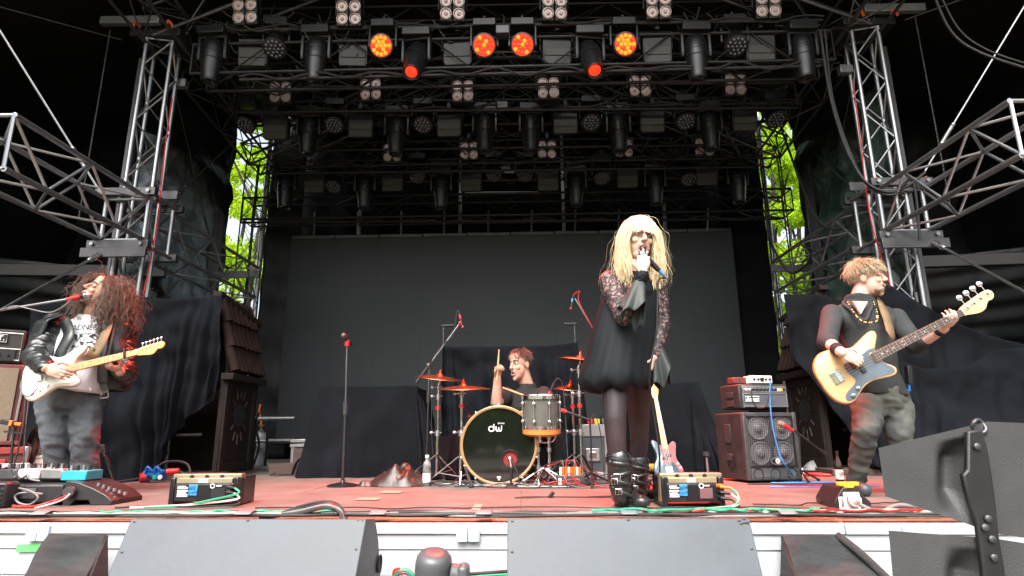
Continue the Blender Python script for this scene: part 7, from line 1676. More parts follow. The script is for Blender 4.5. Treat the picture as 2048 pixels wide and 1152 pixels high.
def add_hand(mb, w, d, n, tv, s=1., curl=(.5, .5, .4), thumb=.5, spread=0.0, palm=True):
    d = V(d).normalized(); n = V(n); n = (n - d * n.dot(d)).normalized(); t = d.cross(n)
    if t.dot(V(tv)) < 0: t = -t
    w = V(w); HM = Matrix((t, d, n)).transposed().to_4x4(); HM.translation = w
    mb.ell(V((0, .050, 0)) * s, [.040 * s, .050 * s, .0155 * s], HM, 16, 10); mb.ell(V((.022, .035, .006)) * s, [.02 * s, .032 * s, .015 * s], HM, 12, 8); mb.ell((0, .005 * s, 0), [.028 * s, .03 * s, .02 * s], HM, 12, 8)
    for i, (off, L, r) in enumerate(((.029, .073, .0086), (.0095, .081, .0088), (-.0105, .075, .0083), (-.029, .059, .0074))):
        p = w + (d * .088 + t * off) * s - d * .004 * s * abs(i - 1.2); c = 0; tt = t * (off * spread * 6)
        cm = curl[i] if hasattr(curl[0], '__len__') else curl
        for k, (f, rr) in enumerate(((.46, 1.), (.31, .92), (.25, .82))):
            c += cm[k]; dd = (d * math.cos(c) + n * math.sin(c) + tt).normalized(); q = p + dd * L * f * s
            mb.caps(p, q, r * rr * s, r * rr * .93 * s, 10); p = q
    p = w + (d * .028 + t * .030 + n * .006) * s; dd = (d * .62 + t * .62 + n * .45 * thumb * 2).normalized(); q = p + dd * .042 * s; mb.caps(p, q, .0125 * s, .0105 * s, 10)
    dd = (d * .85 + n * .55 * thumb * 2 + t * (.25 - thumb * .5)).normalized(); q2 = q + dd * .034 * s; mb.caps(q, q2, .0102 * s, .0085 * s, 10)
def strands(name, mt, root, roots, step, nstep, thick, rg, grav=.5, curl=0., cfreq=3., coll=(), out0=1., label=None, noise_=.25, sides=4, taper=.35, g=(0, 0, -1), avoid=None, part=None):
    """roots: list of (pos, dir, length_factor). Returns one mesh of hair locks."""
    n = len(roots); p = np.array([r[0] for r in roots]); d = np.array([r[1] for r in roots]) * out0; lf = np.array([r[2] for r in roots])
    pts = [p.copy()]; ph = rg.uniform(0, 6.28, (n, 2)); w1 = rg.normal(size=(n, 3)); w1 /= np.linalg.norm(w1, axis=1)[:, None]; w2 = np.cross(w1, rg.normal(size=(n, 3))); w2 /= np.linalg.norm(w2, axis=1)[:, None]
    gv = np.array(g); dirn = d.copy()
    for k in range(nstep):
        dirn = dirn + gv * grav + rg.normal(size=(n, 3)) * noise_ * .35; dirn /= np.linalg.norm(dirn, axis=1)[:, None]
        p = p + dirn * (step * lf)[:, None]
        for (Mc, rad) in coll:
            Mi = np.array(Mc.inverted()); Mf = np.array(Mc); q = (p @ Mi[:3, :3].T + Mi[:3, 3]) / np.array(rad); l = np.linalg.norm(q, axis=1); k_ = l < 1
            if k_.any(): q[k_] /= l[k_][:, None]; pw = (q * np.array(rad)) @ Mf[:3, :3].T + Mf[:3, 3]; p[k_] = pw[k_]
        c = np.zeros_like(p)
        if curl: a = ph[:, :1] + k * cfreq; c = (w1 * np.cos(a) + w2 * np.sin(a)) * curl * min(1, (k + 1) / 3)
        pts.append(p + c)
    A = np.stack(pts, 1)
    if avoid:
        Ha, lo, hi = avoid; Mi = np.array(Ha.inverted()); q = A @ Mi[:3, :3].T + Mi[:3, 3]
        A = A[~((q > np.array(lo)) & (q < np.array(hi))).all(2).any(1)]; n = len(A)
    if part:
        c0, r0_ = part; c0 = np.array(c0); ax = np.array(CAM) - c0; ax /= np.linalg.norm(ax); q = A - c0; al = q @ ax; dd_ = np.linalg.norm(q - al[:, :, None] * ax, axis=2)
        A = A[~((dd_ < r0_) & (al > 0)).any(1)]; n = len(A)
    K = A.shape[1]                                     # n,K,3
    T = np.gradient(A, axis=1); T /= np.linalg.norm(T, axis=2)[:, :, None] + 1e-9
    ref = np.tile(np.array([.31, .9, .3]), (n, K, 1)); X = np.cross(T, ref); X /= np.linalg.norm(X, axis=2)[:, :, None] + 1e-9; Y = np.cross(T, X)
    th = (thick * rg.uniform(.6, 1.3, (n, 1)) * np.linspace(1, taper, K)[None, :])[:, :, None]
    ring = [A + (X * math.cos(2 * PI * j / sides) + Y * math.sin(2 * PI * j / sides)) * th for j in range(sides)]
    Vt = np.stack(ring, 2).reshape(-1, 3); idx = np.arange(n * K * sides).reshape(n, K, sides)
    F = np.stack([idx[:, :-1, :], np.roll(idx, -1, 2)[:, :-1, :], np.roll(idx, -1, 2)[:, 1:, :], idx[:, 1:, :]], -1).reshape(-1, 4)
    Mi = np.array(ROOTM[root_of(root).name].inverted()); Vt = Vt @ Mi[:3, :3].T + Mi[:3, 3]
    me = bpy.data.meshes.new(name); me.from_pydata(Vt.tolist(), [], F.tolist()); me.materials.append(mt); me.polygons.foreach_set('use_smooth', [True] * len(me.polygons))
    o = bpy.data.objects.new(name, me); col.objects.link(o); o.parent = root
    if label: o['label'] = label
    return o
def scalp(H, s, n, rg, keep, rad=(.079, .098, .091), c=(0, -.012, .035), flat=.75):
    """roots on the skull; hair leaves it mostly along the skin, combed away from the crown and down"""
    out = []; R3 = H.to_3x3(); dn = R3.inverted() @ V((0, 0, -1))
    while len(out) < n:
        q = rg.normal(size=3); q /= np.linalg.norm(q); lf = keep(q, rg)
        if lf:
            qv = V(q); tn = (dn + V((q[0], q[1] - .25, 0)) * .9); tn = (tn - qv * tn.dot(qv)); tn = tn.normalized() if tn.length > .01 else V((1, 0, 0))
            d = tn * flat + qv * (1 - flat)
            out.append((tuple(H @ (V((c[0] + q[0] * rad[0], c[1] + q[1] * rad[1], c[2] + q[2] * rad[2])) * s)), tuple((R3 @ d).normalized()), lf))
    return out
def strap(name, root, pts, w, nrm, mt):
    mb = MB(); P_ = smooth_path(pts, 6); nrm = V(nrm)
    def f(u, v):
        k = u * (len(P_) - 1); i = min(int(k), len(P_) - 2); p = lerp(P_[i], P_[i + 1], k - i); d = (P_[i + 1] - P_[i]).normalized(); s_ = d.cross(nrm).normalized(); return p + s_ * (v - .5) * w
    mb.grid(f, len(P_) * 2, 2); return mb.build(name, M[mt], root, smooth=180, fix=False, solid=.004)
def ruffle(name, root, c, ax, r0, r1, L, seed, mt='ruffle', sag=(0, 0, -1), n=7):
    """gathered cuff: a flared, deeply folded skirt of cloth hanging from a wrist"""
    ax = V(ax).normalized(); a = ax.orthogonal().normalized(); b = ax.cross(a); mb = MB(); sag = V(sag)
    def f(u, v):
        t = u * 2 * PI; fold = math.sin(t * n + seed) * .5 + .5 * math.sin(t * (n * .6 + 1) + seed * 2); r = lerp(r0, r1, v) * (1 + .42 * v * fold)
        Lv = L * v * (1 + .25 * math.sin(t * 2 + seed) + .12 * math.sin(t * n))
        return V(c) + (a * math.cos(t) + b * math.sin(t)) * r + ax * Lv * .55 + sag * Lv * .6
    mb.grid(f, 84, 14); return mb.build(name, M[mt], root, smooth=180, fix=False, solid=.002)
def torso(mb, nb, RS, LS, wc, hc, hwc, hww, dep, g=0., neck=.062, hwh=None):
    mid = (RS + LS) / 2; ac = (LS - RS).normalized(); upv = (mid - wc).normalized(); fw = ac.cross(upv).normalized(); hs_ = (LS - RS).length / 2; rings = []
    for c, a, b in ((nb + upv * .03, neck, neck), (lerp(nb, mid, .55) + upv * .03, hs_ * .5, .078), (lerp(nb, mid, .85) + upv * .015, hs_ * .92, .088), (mid - upv * .05, hs_ * 1.08, .105), (lerp(mid, wc, .38), hwc, dep), (lerp(mid, wc, .7), lerp(hwc, hww, .6), dep * .98), (wc, hww, dep), (hc, hwh or hww, dep * .98)):
        rings.append([c + ac * math.copysign(abs(math.cos(t)) ** .85, math.cos(t)) * (a + g) + fw * math.sin(t) * (b + g) for t in [2 * PI * k / 28 for k in range(28)]])
    mb.loft(rings)

# ------------------------------------------------------------------ SINGER
YS = 3.58
S = lambda x, y, dy=0.: P(x, y, YS + dy)
base = PG(1255, 1010)
sg = thing('person', 'blond woman in a short black lace dress and buckled boots, singing into a hand-held microphone', 'person', V((base.x, YS, 0)))
hs = 1.10; jaw = .030
up = V((.10, -.10, 1)).normalized()
H = frame(S(1277, 476, -.03), y=(.16, -1, -.02), z=up)
mb = MB(); add_head(mb, H, hs, jaw)
nb = S(1266, 556, .03); mb.caps(H @ V((0, -.02, -.06)), nb, .055, .060, 16)
torso(mb, nb, S(1226, 572, .04), S(1306, 572, .04), S(1255, 690, .02), S(1252, 735, .02), .13, .12, .09, 0, .05)
Rs, Re, Rw = S(1218, 564, .02), S(1249, 632, -.17), S(1285, 549, -.29)
Ls, Le, Lw = S(1313, 566, .05), S(1322, 652, .06), S(1306, 716, -.02)
for a, b, c in ((Rs, Re, Rw), (Ls, Le, Lw)): mb.caps(a, b, .048, .040); mb.caps(b, c, .040, .027)
hd = S(1289, 522, -.21) - Rw
add_hand(mb, S(1285, 543, -.295), (.12, -.02, 1), (.25, 1, .05), (-1, .3, .2), 1.0, (1.25, 1.35, .8), .7)
add_hand(mb, Lw, (-.28, -.25, -1), (-1, .2, .1), (0, -1, 0), .95, (.7, .8, .5), .5)
me = remesh(mb, .0042, 2); dent(me, head_dents(H, hs, jaw)); finish(me, 'body', M['skin'], sg)
face_parts(sg, H, hs, jaw, False, 'brow_fair', 'lip', False)
# legs in tights
mb = MB(); YF = 3.52
A_ = [(S(1230, 760, .0), .084), (P(1230, 835, YF + .0), .065), (P(1232, 880, YF), .058), (P(1240, 960, YF + .02), .046)]
B_ = [(S(1277, 760, .12), .082), (P(1278, 838, 3.84), .066), (P(1279, 880, 3.88), .057), (P(1270, 960, 3.95), .045)]
for ch in (A_, B_):
    for (a, r), (b, q) in zip(ch, ch[1:]): mb.caps(a, b, r, q)
me = remesh(mb, .008, 6); finish(me, 'tights', M['tights'], sg)
# boots
def boot(root, top, ankle, heel, toe, seed):
    mb = MB(); mb.caps(top, lerp(top, ankle, .5), .068, .064); mb.caps(lerp(top, ankle, .5), ankle, .064, .058); hl = heel + V((0, 0, .055)); mb.caps(ankle, hl, .056, .045)
    tv = toe + V((0, 0, .040)); mb.caps(ankle - V((0, 0, .02)), lerp(hl, tv, .55) + V((0, 0, .022)), .054, .046); mb.caps(hl, tv, .043, .040); mb.ell(tv, (.045, .045, .034))
    me = remesh(mb, .006, 3); v = verts(me); v[:, 2] = np.maximum(v[:, 2], .022); me.vertices.foreach_set('co', v.ravel()); me.update()
    wrinkle(me, .006, 9, ankle - top, 1.8, seed); b = finish(me, 'boot', M['boot'], root)
    d = (toe - heel); d.z = 0; L = d.length; d.normalize(); s_ = V((-d.y, d.x, 0)); pr = []
    for k in range(20): a = 2 * PI * k / 20; x = math.cos(a); y = math.sin(a); pr.append(heel + d * (L / 2 + x * (L / 2 + .035)) + s_ * y * (.046 - .006 * (1 - x) / 2 * 1.0 ))
    mb = MB(); mb.loft([[V((p.x, p.y, z)) for p in pr] for z in (.001, .024)]); mb.build('sole', M['rubber'], b, bevel=.004)
    mb = MB(); hp = [heel + d * (.03 + math.cos(2 * PI * k / 12) * .045) + s_ * math.sin(2 * PI * k / 12) * .04 for k in range(12)]; mb.loft([[V((p.x, p.y, z)) for p in hp] for z in (.0, .035)]); mb.build('heel', M['rubber'], b)
    ax = (ankle - top).normalized()
    for i, (f, rr, tl) in enumerate(((.12, .070, .1), (.45, .068, -.12), (.68, .066, .15), (.98, .063, .25))):
        c = lerp(top, ankle, f); a1 = ax.orthogonal().normalized(); b1 = ax.cross(a1); mb = MB()
        def g_(u, v): t = u * 2 * PI; q = a1 * math.cos(t) + b1 * math.sin(t); return c + q * (rr + .003) + ax * ((v - .5) * .022 + tl * q.x * .12)
        mb.grid(g_, 28, 2); sb = mb.build('boot_strap', M['boot'], b, smooth=180, fix=False, solid=.003)
        if i:
            q = (V((-.55 + .25 * (i % 2), -.8, 0)) - ax * V((-.55, -.8, 0)).dot(ax)).normalized(); cc = c + q * (rr + .008) + ax * (tl * q.x * .12); sd = ax.cross(q).normalized()
            mb = MB(); mb.tube([cc + sd * .018 + ax * .015, cc - sd * .018 + ax * .015, cc - sd * .018 - ax * .015, cc + sd * .018 - ax * .015], .0032, 6, closed=True); mb.cyl(cc + ax * .015, cc - ax * .015, .002, n=6); mb.build('buckle', M['chrome'], b, smooth=60)
    mb = MB(); a1 = ax.orthogonal().normalized(); b1 = ax.cross(a1); mb.tube([top + (a1 * math.cos(t) + b1 * math.sin(t)) * .070 - ax * (.012 + .012 * math.cos(2 * t)) for t in [2 * PI * k / 20 for k in range(20)]], .003, 5, closed=True); mb.build('top_seam', M['dsteel'], b, smooth=60)
boot(sg, P(1237, 918, YF + .01), P(1243, 984, YF + .02), PG(1239, 1011), PG(1284, 1020), 1.)
boot(sg, P(1275, 925, 3.92), P(1274, 975, 3.95), PG(1262, 990), PG(1318, 999), 2.)
# dress
rings = []
prof = [(554, 1250, 1288, .06), (560, 1232, 1304, .078), (572, 1216, 1318, .09), (592, 1206, 1321, .10), (622, 1196, 1320, .115), (655, 1186, 1317, .135), (690, 1177, 1312, .155), (720, 1169, 1308, .17), (745, 1161, 1308, .18), (762, 1157, 1309, .182), (774, 1162, 1307, .172), (781, 1178, 1300, .15), (783, 1198, 1292, .13), (776, 1212, 1284, .11)]
NS = 160
for i, (py, lx, rx, hd_) in enumerate(prof):
    a = S(lx, py); b = S(rx, py - (0 if i < 9 else 6)); c = (a + b) / 2; hw = (b.x - a.x) / 2; g_ = min(1, i / 9); ring = []
    for k in range(NS):
        t = 2 * PI * k / NS
        fold = .018 * math.sin(9 * t + .9 * math.sin(3 * t) + .12 * i) + .010 * math.sin(19 * t + 1.3 + .1 * i) + .022 * math.sin(4 * t + 2)
        fd = 1 + fold * g_ * (1.25 if i > 8 else 1)
        x = c.x + hw * math.cos(t) * (1 + (fd - 1) * .35); y = YS + .03 + hd_ * math.sin(t) * fd
        z = lerp(a.z, b.z, (math.cos(t) + 1) / 2) + (.012 * math.sin(9 * t + .6) if i >= 9 else 0)
        ring.append(V((x, y, z)))
    rings.append(ring)
mb = MB(); mb.loft(rings, cap=False); mb.build('dress', M['dress'], sg, smooth=180, fix=True)
mb = MB(); torso(mb, nb, S(1226, 572, .04), S(1306, 572, .04), S(1255, 690, .02), S(1252, 700, .02), .13, .12, .09, .012, .05); me = remesh(mb, .008, 3); finish(me, 'yoke', M['dress'], sg)
for nm_, (a, b, c) in (('r', (Rs, Re, Rw)), ('l', (Ls, Le, Lw))):
    mb = MB(); mb.caps(a, b, .066, .056); mb.caps(b, lerp(b, c, .86), .054, .036); me = remesh(mb, .007, 3); wrinkle(me, .006, 14, b - a, 1.5, 4); finish(me, 'sleeve', M['lace'], sg)
mb = MB(); mb.caps(lerp(Re, Rw, .80), lerp(Re, Rw, .97), .040, .036); me = remesh(mb, .006, 1); wrinkle(me, .006, 40, Rw - Re, 2.5, 3); finish(me, 'cuff', M['dress'], sg)
ruffle('ruffle', sg, lerp(Re, Rw, .84), (-.42, -.2, -.85), .036, .070, .18, 1.2, sag=(-.12, 0, -1), n=5)
ruffle('ruffle', sg, lerp(Le, Lw, .62), (.15, -.05, -1), .036, .070, .17, 2.4, n=6)
# hair
rg = np.random.default_rng(11)
HC = H @ Matrix.Translation(V((0, -.012, .035)) * hs); crad = [x * hs * 1.03 for x in (.078, .097, .090)]
TC = Matrix.Translation(S(1262, 590, .05))
def keep_s(q, rg):
    if q[2] < -.25: return 0
    if q[1] > .45 and q[2] < .35: return 0
    if q[1] > .55 and abs(q[0]) < .75: return 0
    return rg.uniform(.78, 1.08)
coll = ((HC, crad), (H @ Matrix.Translation(V((0, .03, -.05)) * hs), [x * hs for x in (.066, .064, .095)]), (TC, (.17, .13, .13)))
strands('hair', M['blond'], sg, scalp(H, hs, 4600, rg, keep_s, flat=.84), .0225, 15, .0024, rg, .38, .011, .5, coll, 1., noise_=.26, avoid=(H, (-.056, .03, -.17), (.056, .30, .045)), part=(H @ (V((0, .07, -.05)) * hs), .075))
def keep_b(q, rg):
    if q[1] < .30 or q[2] < .55: return 0
    return rg.uniform(.85, 1.1)
FW = H.to_3x3() @ V((0, .35, -1))
strands('fringe', M['blond'], sg, scalp(H, hs, 900, rg, keep_b), .0165, 6, .0024, rg, .50, 0, 1, ((HC, [x * 1.045 for x in crad]), (H @ Matrix.Translation(V((0, .02, .03)) * hs), [x * hs for x in (.068, .083, .07)])), .5, g=tuple(FW.normalized()), noise_=.12)
strands('stray_hair', M['blond'], sg, scalp(H, hs, 150, rg, lambda q, r_: 0 if (q[2] < -.1 or (q[1] > .4 and q[2] < .5)) else r_.uniform(.5, 1.2)), .025, 17, .0008, rg, .26, .010, .9, coll, 1., noise_=.32, sides=3, part=(H @ (V((0, .07, -.04)) * hs), .065))
mb = MB(); mb.ell((0, -.016 * hs, .035 * hs), [x * hs for x in (.0785, .095, .0905)], H, 24, 16); mb.build('hair_cap', M['blond'], sg, smooth=180)
# microphone in her hand
mt_ = thing('hand_microphone', 'black hand-held microphone with a blue band at the singer\'s mouth', 'microphone', S(1276, 503, -.26))
tail = mic_parts(mt_, S(1279, 503, -.245), S(1311, 534, -.235) - S(1279, 503, -.245), .024, 'steel', 'blk', .155, None)
mb = MB(); dd = (S(1311, 534, -.235) - S(1279, 503, -.245)).normalized(); mb.cyl(tail - dd * .012, tail + dd * .030, .0115, .010, n=12); mb.build('connector', M['blue_cable'], mt_, smooth=50)
mb = MB(); mb.cyl(tail + dd * .028, tail + dd * .062, .010, .006, n=12); mb.build('plug', M['steel'], mt_, smooth=50)
mb = MB(); mb.tube([tail + dd * .06, S(1317, 560, -.22), S(1315, 600, -.22), S(1314, 650, -.22), S(1309, 690, -.20), S(1301, 730, -.18), S(1299, 765, -.12), S(1303, 800, -.05), S(1311, 850, 0), S(1318, 900, .05), P(1319, 945, 3.7), P(1313, 975, 3.75), PG(1302, 996, .008) + V((0, .1, 0)), PG(1290, 1000, .008), PG(1330, 1005, .008)], .0055, 7, 6); tag(mb.build('microphone_cable', M['rubber'], smooth=60), 'black cable hanging from the singer\'s microphone to the floor', 'cable')
for i, (x, y) in enumerate(((1287, 500), (1295, 505))): mb = MB(); q = S(x, y, -.285); mb.ell(q, (.008, .006, .007)); mb.build('ring', M['chrome'], sg, smooth=60)

# ------------------------------------------------------------------ GUITARIST
YG = 4.62
G = lambda x, y, dy=0.: P(x, y, YG + dy)
gp = thing('person', 'guitarist with huge dark curly hair, leather jacket and white printed shirt, eyes closed', 'person', V((G(145, 900).x, YG, 0)))
gs_ = 1.10
GA = G(83, 752, -.34); GB = G(275, 705, -.30); gx = GB - GA
FMg = frame(GA, x=gx, z=V((.02, -1, .18)))
up = V((.50, .18, .85)).normalized(); H = frame(G(204, 585, -.04), y=(-.62, -.75, .12), z=up)
mb = MB(); add_head(mb, H, gs_, 0); nb = G(184, 636, .03); mb.caps(H @ V((0, -.02, -.06)), nb, .068, .075, 16)
torso(mb, nb, G(122, 655, .03), G(228, 668, .03), G(156, 750, .02), G(150, 775, .02), .17, .16, .13, 0, .066)
Rs, Re, Rw = G(112, 652, .03), G(70, 714, -.24), G(92, 736, -.46)
N_ = lerp(GA, GB, .695)
Ls, Le, Lw = G(236, 668, .03), G(252, 748, -.02), N_ + V((.03, .10, -.075))
for a, b, c in ((Rs, Re, Rw), (Ls, Le, Lw)): mb.caps(a, b, .062, .05); mb.caps(b, c, .05, .034)
add_hand(mb, Rw, (.95, -.08, -.30), (.15, 1, -.15), (.2, -.2, 1), 1.12, (.35, .55, .4), .45)
add_hand(mb, Lw, (-.35, -.80, .30), (.0, .25, 1), (.95, 0, .2), 1.1, (.75, .95, .6), .5)
me = remesh(mb, .0048, 2); dent(me, head_dents(H, gs_, 0)); finish(me, 'body', M['skin2'], gp)
face_parts(gp, H, gs_, 0, True, 'brow_dark')
rg = np.random.default_rng(21)
strands('beard', M['beard'], gp, scalp(H, gs_, 260, rg, lambda q, r_: 0 if (q[1] < .1 or q[2] > -.1) else r_.uniform(.6, 1.2), (.058, .068, .055), (0, .024, -.066)), .005, 3, .0022, rg, .3, .001, 2)
# T-shirt
mb = MB(); torso(mb, G(183, 642, .02), G(122, 655, .03), G(228, 668, .03), G(156, 750, .0), G(151, 783, .0), .185, .18, .165, .012, .075)
me = remesh(mb, .009, 3); wrinkle(me, .008, 5, (0.2, 0, 1), .6, 2); finish(me, 'shirt', M['tee'], gp)
cz = YG - .178
def pr_(u, v):
    x = lerp(124 + 12 * (1 - v), 205 - 6 * v, u); y = lerp(668, 712, v); p = G(x, y, 0); p.y = YG - .185 + .10 * ((u - .5) * 1.6) ** 2 - .012 * v; return P(x, y, p.y)
mb = MB(); mb.grid(pr_, 20, 12); mb.build('shirt_picture', M['shirt_print'], gp, smooth=180, fix=False)
ta = G(178, 655, -.19); text('shirt_lettering', 'ADNERVE', .062, frame(ta, x=(1, 0, .03), y=(.0, .15, 1)), M['print'], gp, ext=.001, space=.9)
mb = MB(); mb.bar(G(140, 665, -.192), G(207, 669, -.185), .004, .003); mb.build('print_line', M['print'], gp)
# jacket: open shell round the torso, plus sleeves
def jk(u, v):
    a0 = lerp(R(-52), R(-44), v); a = lerp(a0, -2 * PI - a0 - R(76) + R(8) * v, u) if False else lerp(R(-38) - R(8) * v, R(-343) + R(18) * v, u)
    # angle measured from the front (-Y): sweeps round the back from the viewer-right edge to the viewer-left edge
    yy = lerp(636, 782, v); cx_ = lerp(176, 160, v); hw = lerp(86, 98, min(1, v * 2.2)) if v < .5 else lerp(98, 88, (v - .5) * 2)
    if v < .12: hw *= .55 + .45 * (v / .12) ** .6
    c = G(cx_, yy, .03); w_ = hw / 262.; dp = .205 if v > .1 else .115 + .09 * v / .1
    ang = -PI / 2 - a
    f_ = 1 + .05 * noise.noise(V((u * 9, v * 5, 2))) + .02 * math.sin(u * 50 + v * 9)
    ca, sa = math.cos(ang), math.sin(ang)
    return V((c.x + math.copysign(abs(ca) ** .78, ca) * w_ * f_, c.y + math.copysign(abs(sa) ** .85, sa) * dp * f_ - .012, c.z))
mb = MB(); mb.grid(jk, 80, 40); mb.build('jacket', M['leather'], gp, smooth=180, fix=False, solid=.012)
for a, b, c, k in ((Rs, Re, Rw, .90), (Ls, Le, Lw, .80)):
    mb = MB(); mb.caps(a + V((0, .0, .01)), lerp(a, b, .5), .092, .086); mb.caps(lerp(a, b, .5), b, .086, .076); mb.caps(b, lerp(b, c, k), .074, .054)
    me = remesh(mb, .008, 3); wrinkle(me, .013, 9, b - a, 2.2, 7); finish(me, 'jacket_sleeve', M['leather'], gp)
for pts, w_ in (([G(128, 640, -.12), G(138, 668, -.20), G(122, 705, -.225), G(112, 740, -.22)], .085), ([G(222, 652, -.12), G(214, 690, -.20), G(206, 730, -.215), G(205, 765, -.20)], .075)):
    strap('lapel', gp, pts, w_, (0, -1, .1), 'leather')
for a, b in (((203, 683), (209, 691)), ((180, 776), (184, 783))): mb = MB(); mb.bar(G(*a, -.235), G(*b, -.235), .012, .008); mb.build('zip_pull', M['steel'], gp, bevel=.002)
mb = MB(); mb.bar(G(204, 762, -.19), G(212, 785, -.19), .05, .006, (0, 1, 0)); mb.build('jacket_belt', M['leather'], gp); q = G(209, 790, -.195); mb = MB(); mb.tube([q + V((-.025, 0, .018)), q + V((.025, 0, .022)), q + V((.028, 0, -.018)), q + V((-.022, 0, -.022))], .004, 6, closed=True); mb.build('belt_buckle', M['chrome'], gp, smooth=60)
# jeans + shoes
mb = MB(); mb.caps(G(120, 785, .03), G(172, 785, .03), .115, .115); mb.caps(G(148, 775, .02), G(147, 800, .02), .165, .165)
for ch in ([(G(108, 805, .02), .118), (G(112, 868, -.06), .092), (G(117, 925, .0), .086), (G(119, 985, .04), .080)], [(G(173, 805, .03), .118), (G(168, 868, -.04), .092), (G(171, 925, .02), .088), (G(173, 985, .05), .082)]):
    for (a, r), (b, q) in zip(ch, ch[1:]): mb.caps(a, b, r, q)
me = remesh(mb, .008, 4); wrinkle(me, .014, 7, (.35, 0, 1), 1.7, 5); finish(me, 'jeans', M['denim'], gp)
for px in (121, 173):
    q = G(px, 985, .0); mb = MB(); mb.caps(V((q.x, YG + .08, .05)), V((q.x, YG - .14, .04)), .05, .045); me = remesh(mb, .007, 2); v = verts(me); v[:, 2] = np.maximum(v[:, 2], .002); me.vertices.foreach_set('co', v.ravel()); finish(me, 'shoe', M['sneaker'], gp)
# hair: big curls
HC = H @ Matrix.Translation(V((0, -.012, .035)) * gs_); crad = [x * gs_ * 1.02 for x in (.078, .097, .090)]
def keep_g(q, rg):
    if q[2] < -.35: return 0
    if q[1] > .62 and q[2] < .50 and abs(q[0]) < .62: return 0
    return rg.uniform(.65, 1.1)
strands('curly_hair', M['brown_curl'], gp, scalp(H, gs_, 4200, rg, keep_g, flat=.66), .0215, 19, .0019, rg, .20, .017, 1.15, ((HC, crad), (H @ Matrix.Translation(V((.0, .055, -.02)) * gs_), [x * gs_ for x in (.052, .066, .085)]), (Matrix.Translation(G(180, 690, .03)), (.24, .17, .17))), 1., noise_=.36, sides=3, taper=.5, part=(H @ (V((.0, .06, -.02)) * gs_), .062))
strands('stray_curls', M['brown_curl'], gp, scalp(H, gs_, 700, rg, keep_g, flat=.6), .0205, 18, .0010, rg, .18, .022, 1.3, ((HC, crad),), 1., noise_=.7, sides=3, part=(H @ (V((.0, .06, -.02)) * gs_), .058))
mb = MB(); mb.ell((0, -.02 * gs_, .04 * gs_), [x * gs_ for x in (.0785, .092, .0905)], H, 24, 16); mb.build('hair_cap', M['brown_curl'], gp, smooth=180)
guitar('electric_guitar', 'cream white electric guitar with amber maple neck slung on the curly-haired guitarist', FMg, gx.length / .648, .648, STRAT, 'cream', 'cream', 'pg_white', 'maple', 'maple', 'maple_head', 6, 'guitar', pickguard=PG_S)
gst = thing('guitar_strap', 'tan suede strap holding the cream guitar across the white shirt', 'strap', G(200, 660, -.2))
strap('band', gst, [G(222, 640, .02), G(216, 655, -.16), G(205, 680, -.265), G(190, 705, -.30), G(176, 702, -.32)], .075, (0, -1, .1), 'strap_brown')
kb = FMg @ (V((.515, .0, .02)) * (gx.length / .648)); tc = thing('capo', 'small black clamp on the neck of the cream guitar', 'capo', kb); mb = MB(); mb.bar(FMg @ (V((.57, -.03, .024)) * (gx.length / .648)), FMg @ (V((.57, .045, .024)) * (gx.length / .648)), .012, .012); mb.build('clamp_bar', M['blk'], tc, bevel=.002)
mb = MB(); mb.tube([G(262, 700, -.32), G(256, 690, -.33), G(252, 688, -.33)], .006, 6, 4); mb.build('lever', M['blk'], tc, smooth=60)
jk_ = FMg @ (V((-.02, -.11, .01)) * (gx.length / .648)); mb = MB(); mb.tube([G(75, 776, -.40), G(66, 786, -.41), G(56, 793, -.40), G(44, 785, -.36), G(42, 768, -.3), G(50, 756, -.25), G(58, 790, -.2), G(50, 870, -.1), PG(45, 985, .01)], .005, 6, 6); tag(mb.build('guitar_cable', M['grey_cable'], smooth=60), 'grey cable looping from the jack of the cream guitar', 'cable')
# his vocal mic on a boom from the left edge
t = thing('microphone_stand', 'boom microphone stand reaching in from the left edge to the guitarist\'s mouth', 'microphone stand', V((P(-70, 980, 4.3).x, 4.3, 0)))
Ym = 4.36; a = P(-70, 632, Ym); b = P(138, 598, Ym - .02); mb = MB(); mb.cyl(a, b, .009, n=10); mb.build('boom', M['alu_old'], t, smooth=60)
mb = MB(); mb.cyl(P(134, 599, Ym - .02), P(160, 593, Ym - .02), .014, n=10); mb.build('mic_clip', M['red_plastic'], t, smooth=60)
mic_parts(t, P(184, 589, Ym), P(150, 596, Ym) - P(184, 589, Ym), .026, 'steel', 'blk', .16, 'red_plastic')
mb = MB(); mb.cyl((a.x, 4.36, a.z), (a.x, 4.36, .02), .012, n=8); mb.build('tube', M['blk'], t, smooth=60); mb = MB(); mb.lathe([(.12, 0), (.12, .02), (.02, .03)], TR((a.x, 4.36, 0)), 20); mb.build('round_base', M['blk'], t, smooth=50)
mb = MB(); mb.tube([P(142, 599, Ym - .03), P(128, 612, Ym - .03), P(100, 625, Ym - .03), P(60, 618, Ym - .03), P(30, 612, Ym - .03), P(0, 620, Ym - .03), P(-60, 634, Ym - .03)], .005, 6, 5); mb.build('mic_cable', M['grey_cable'], t, smooth=60)

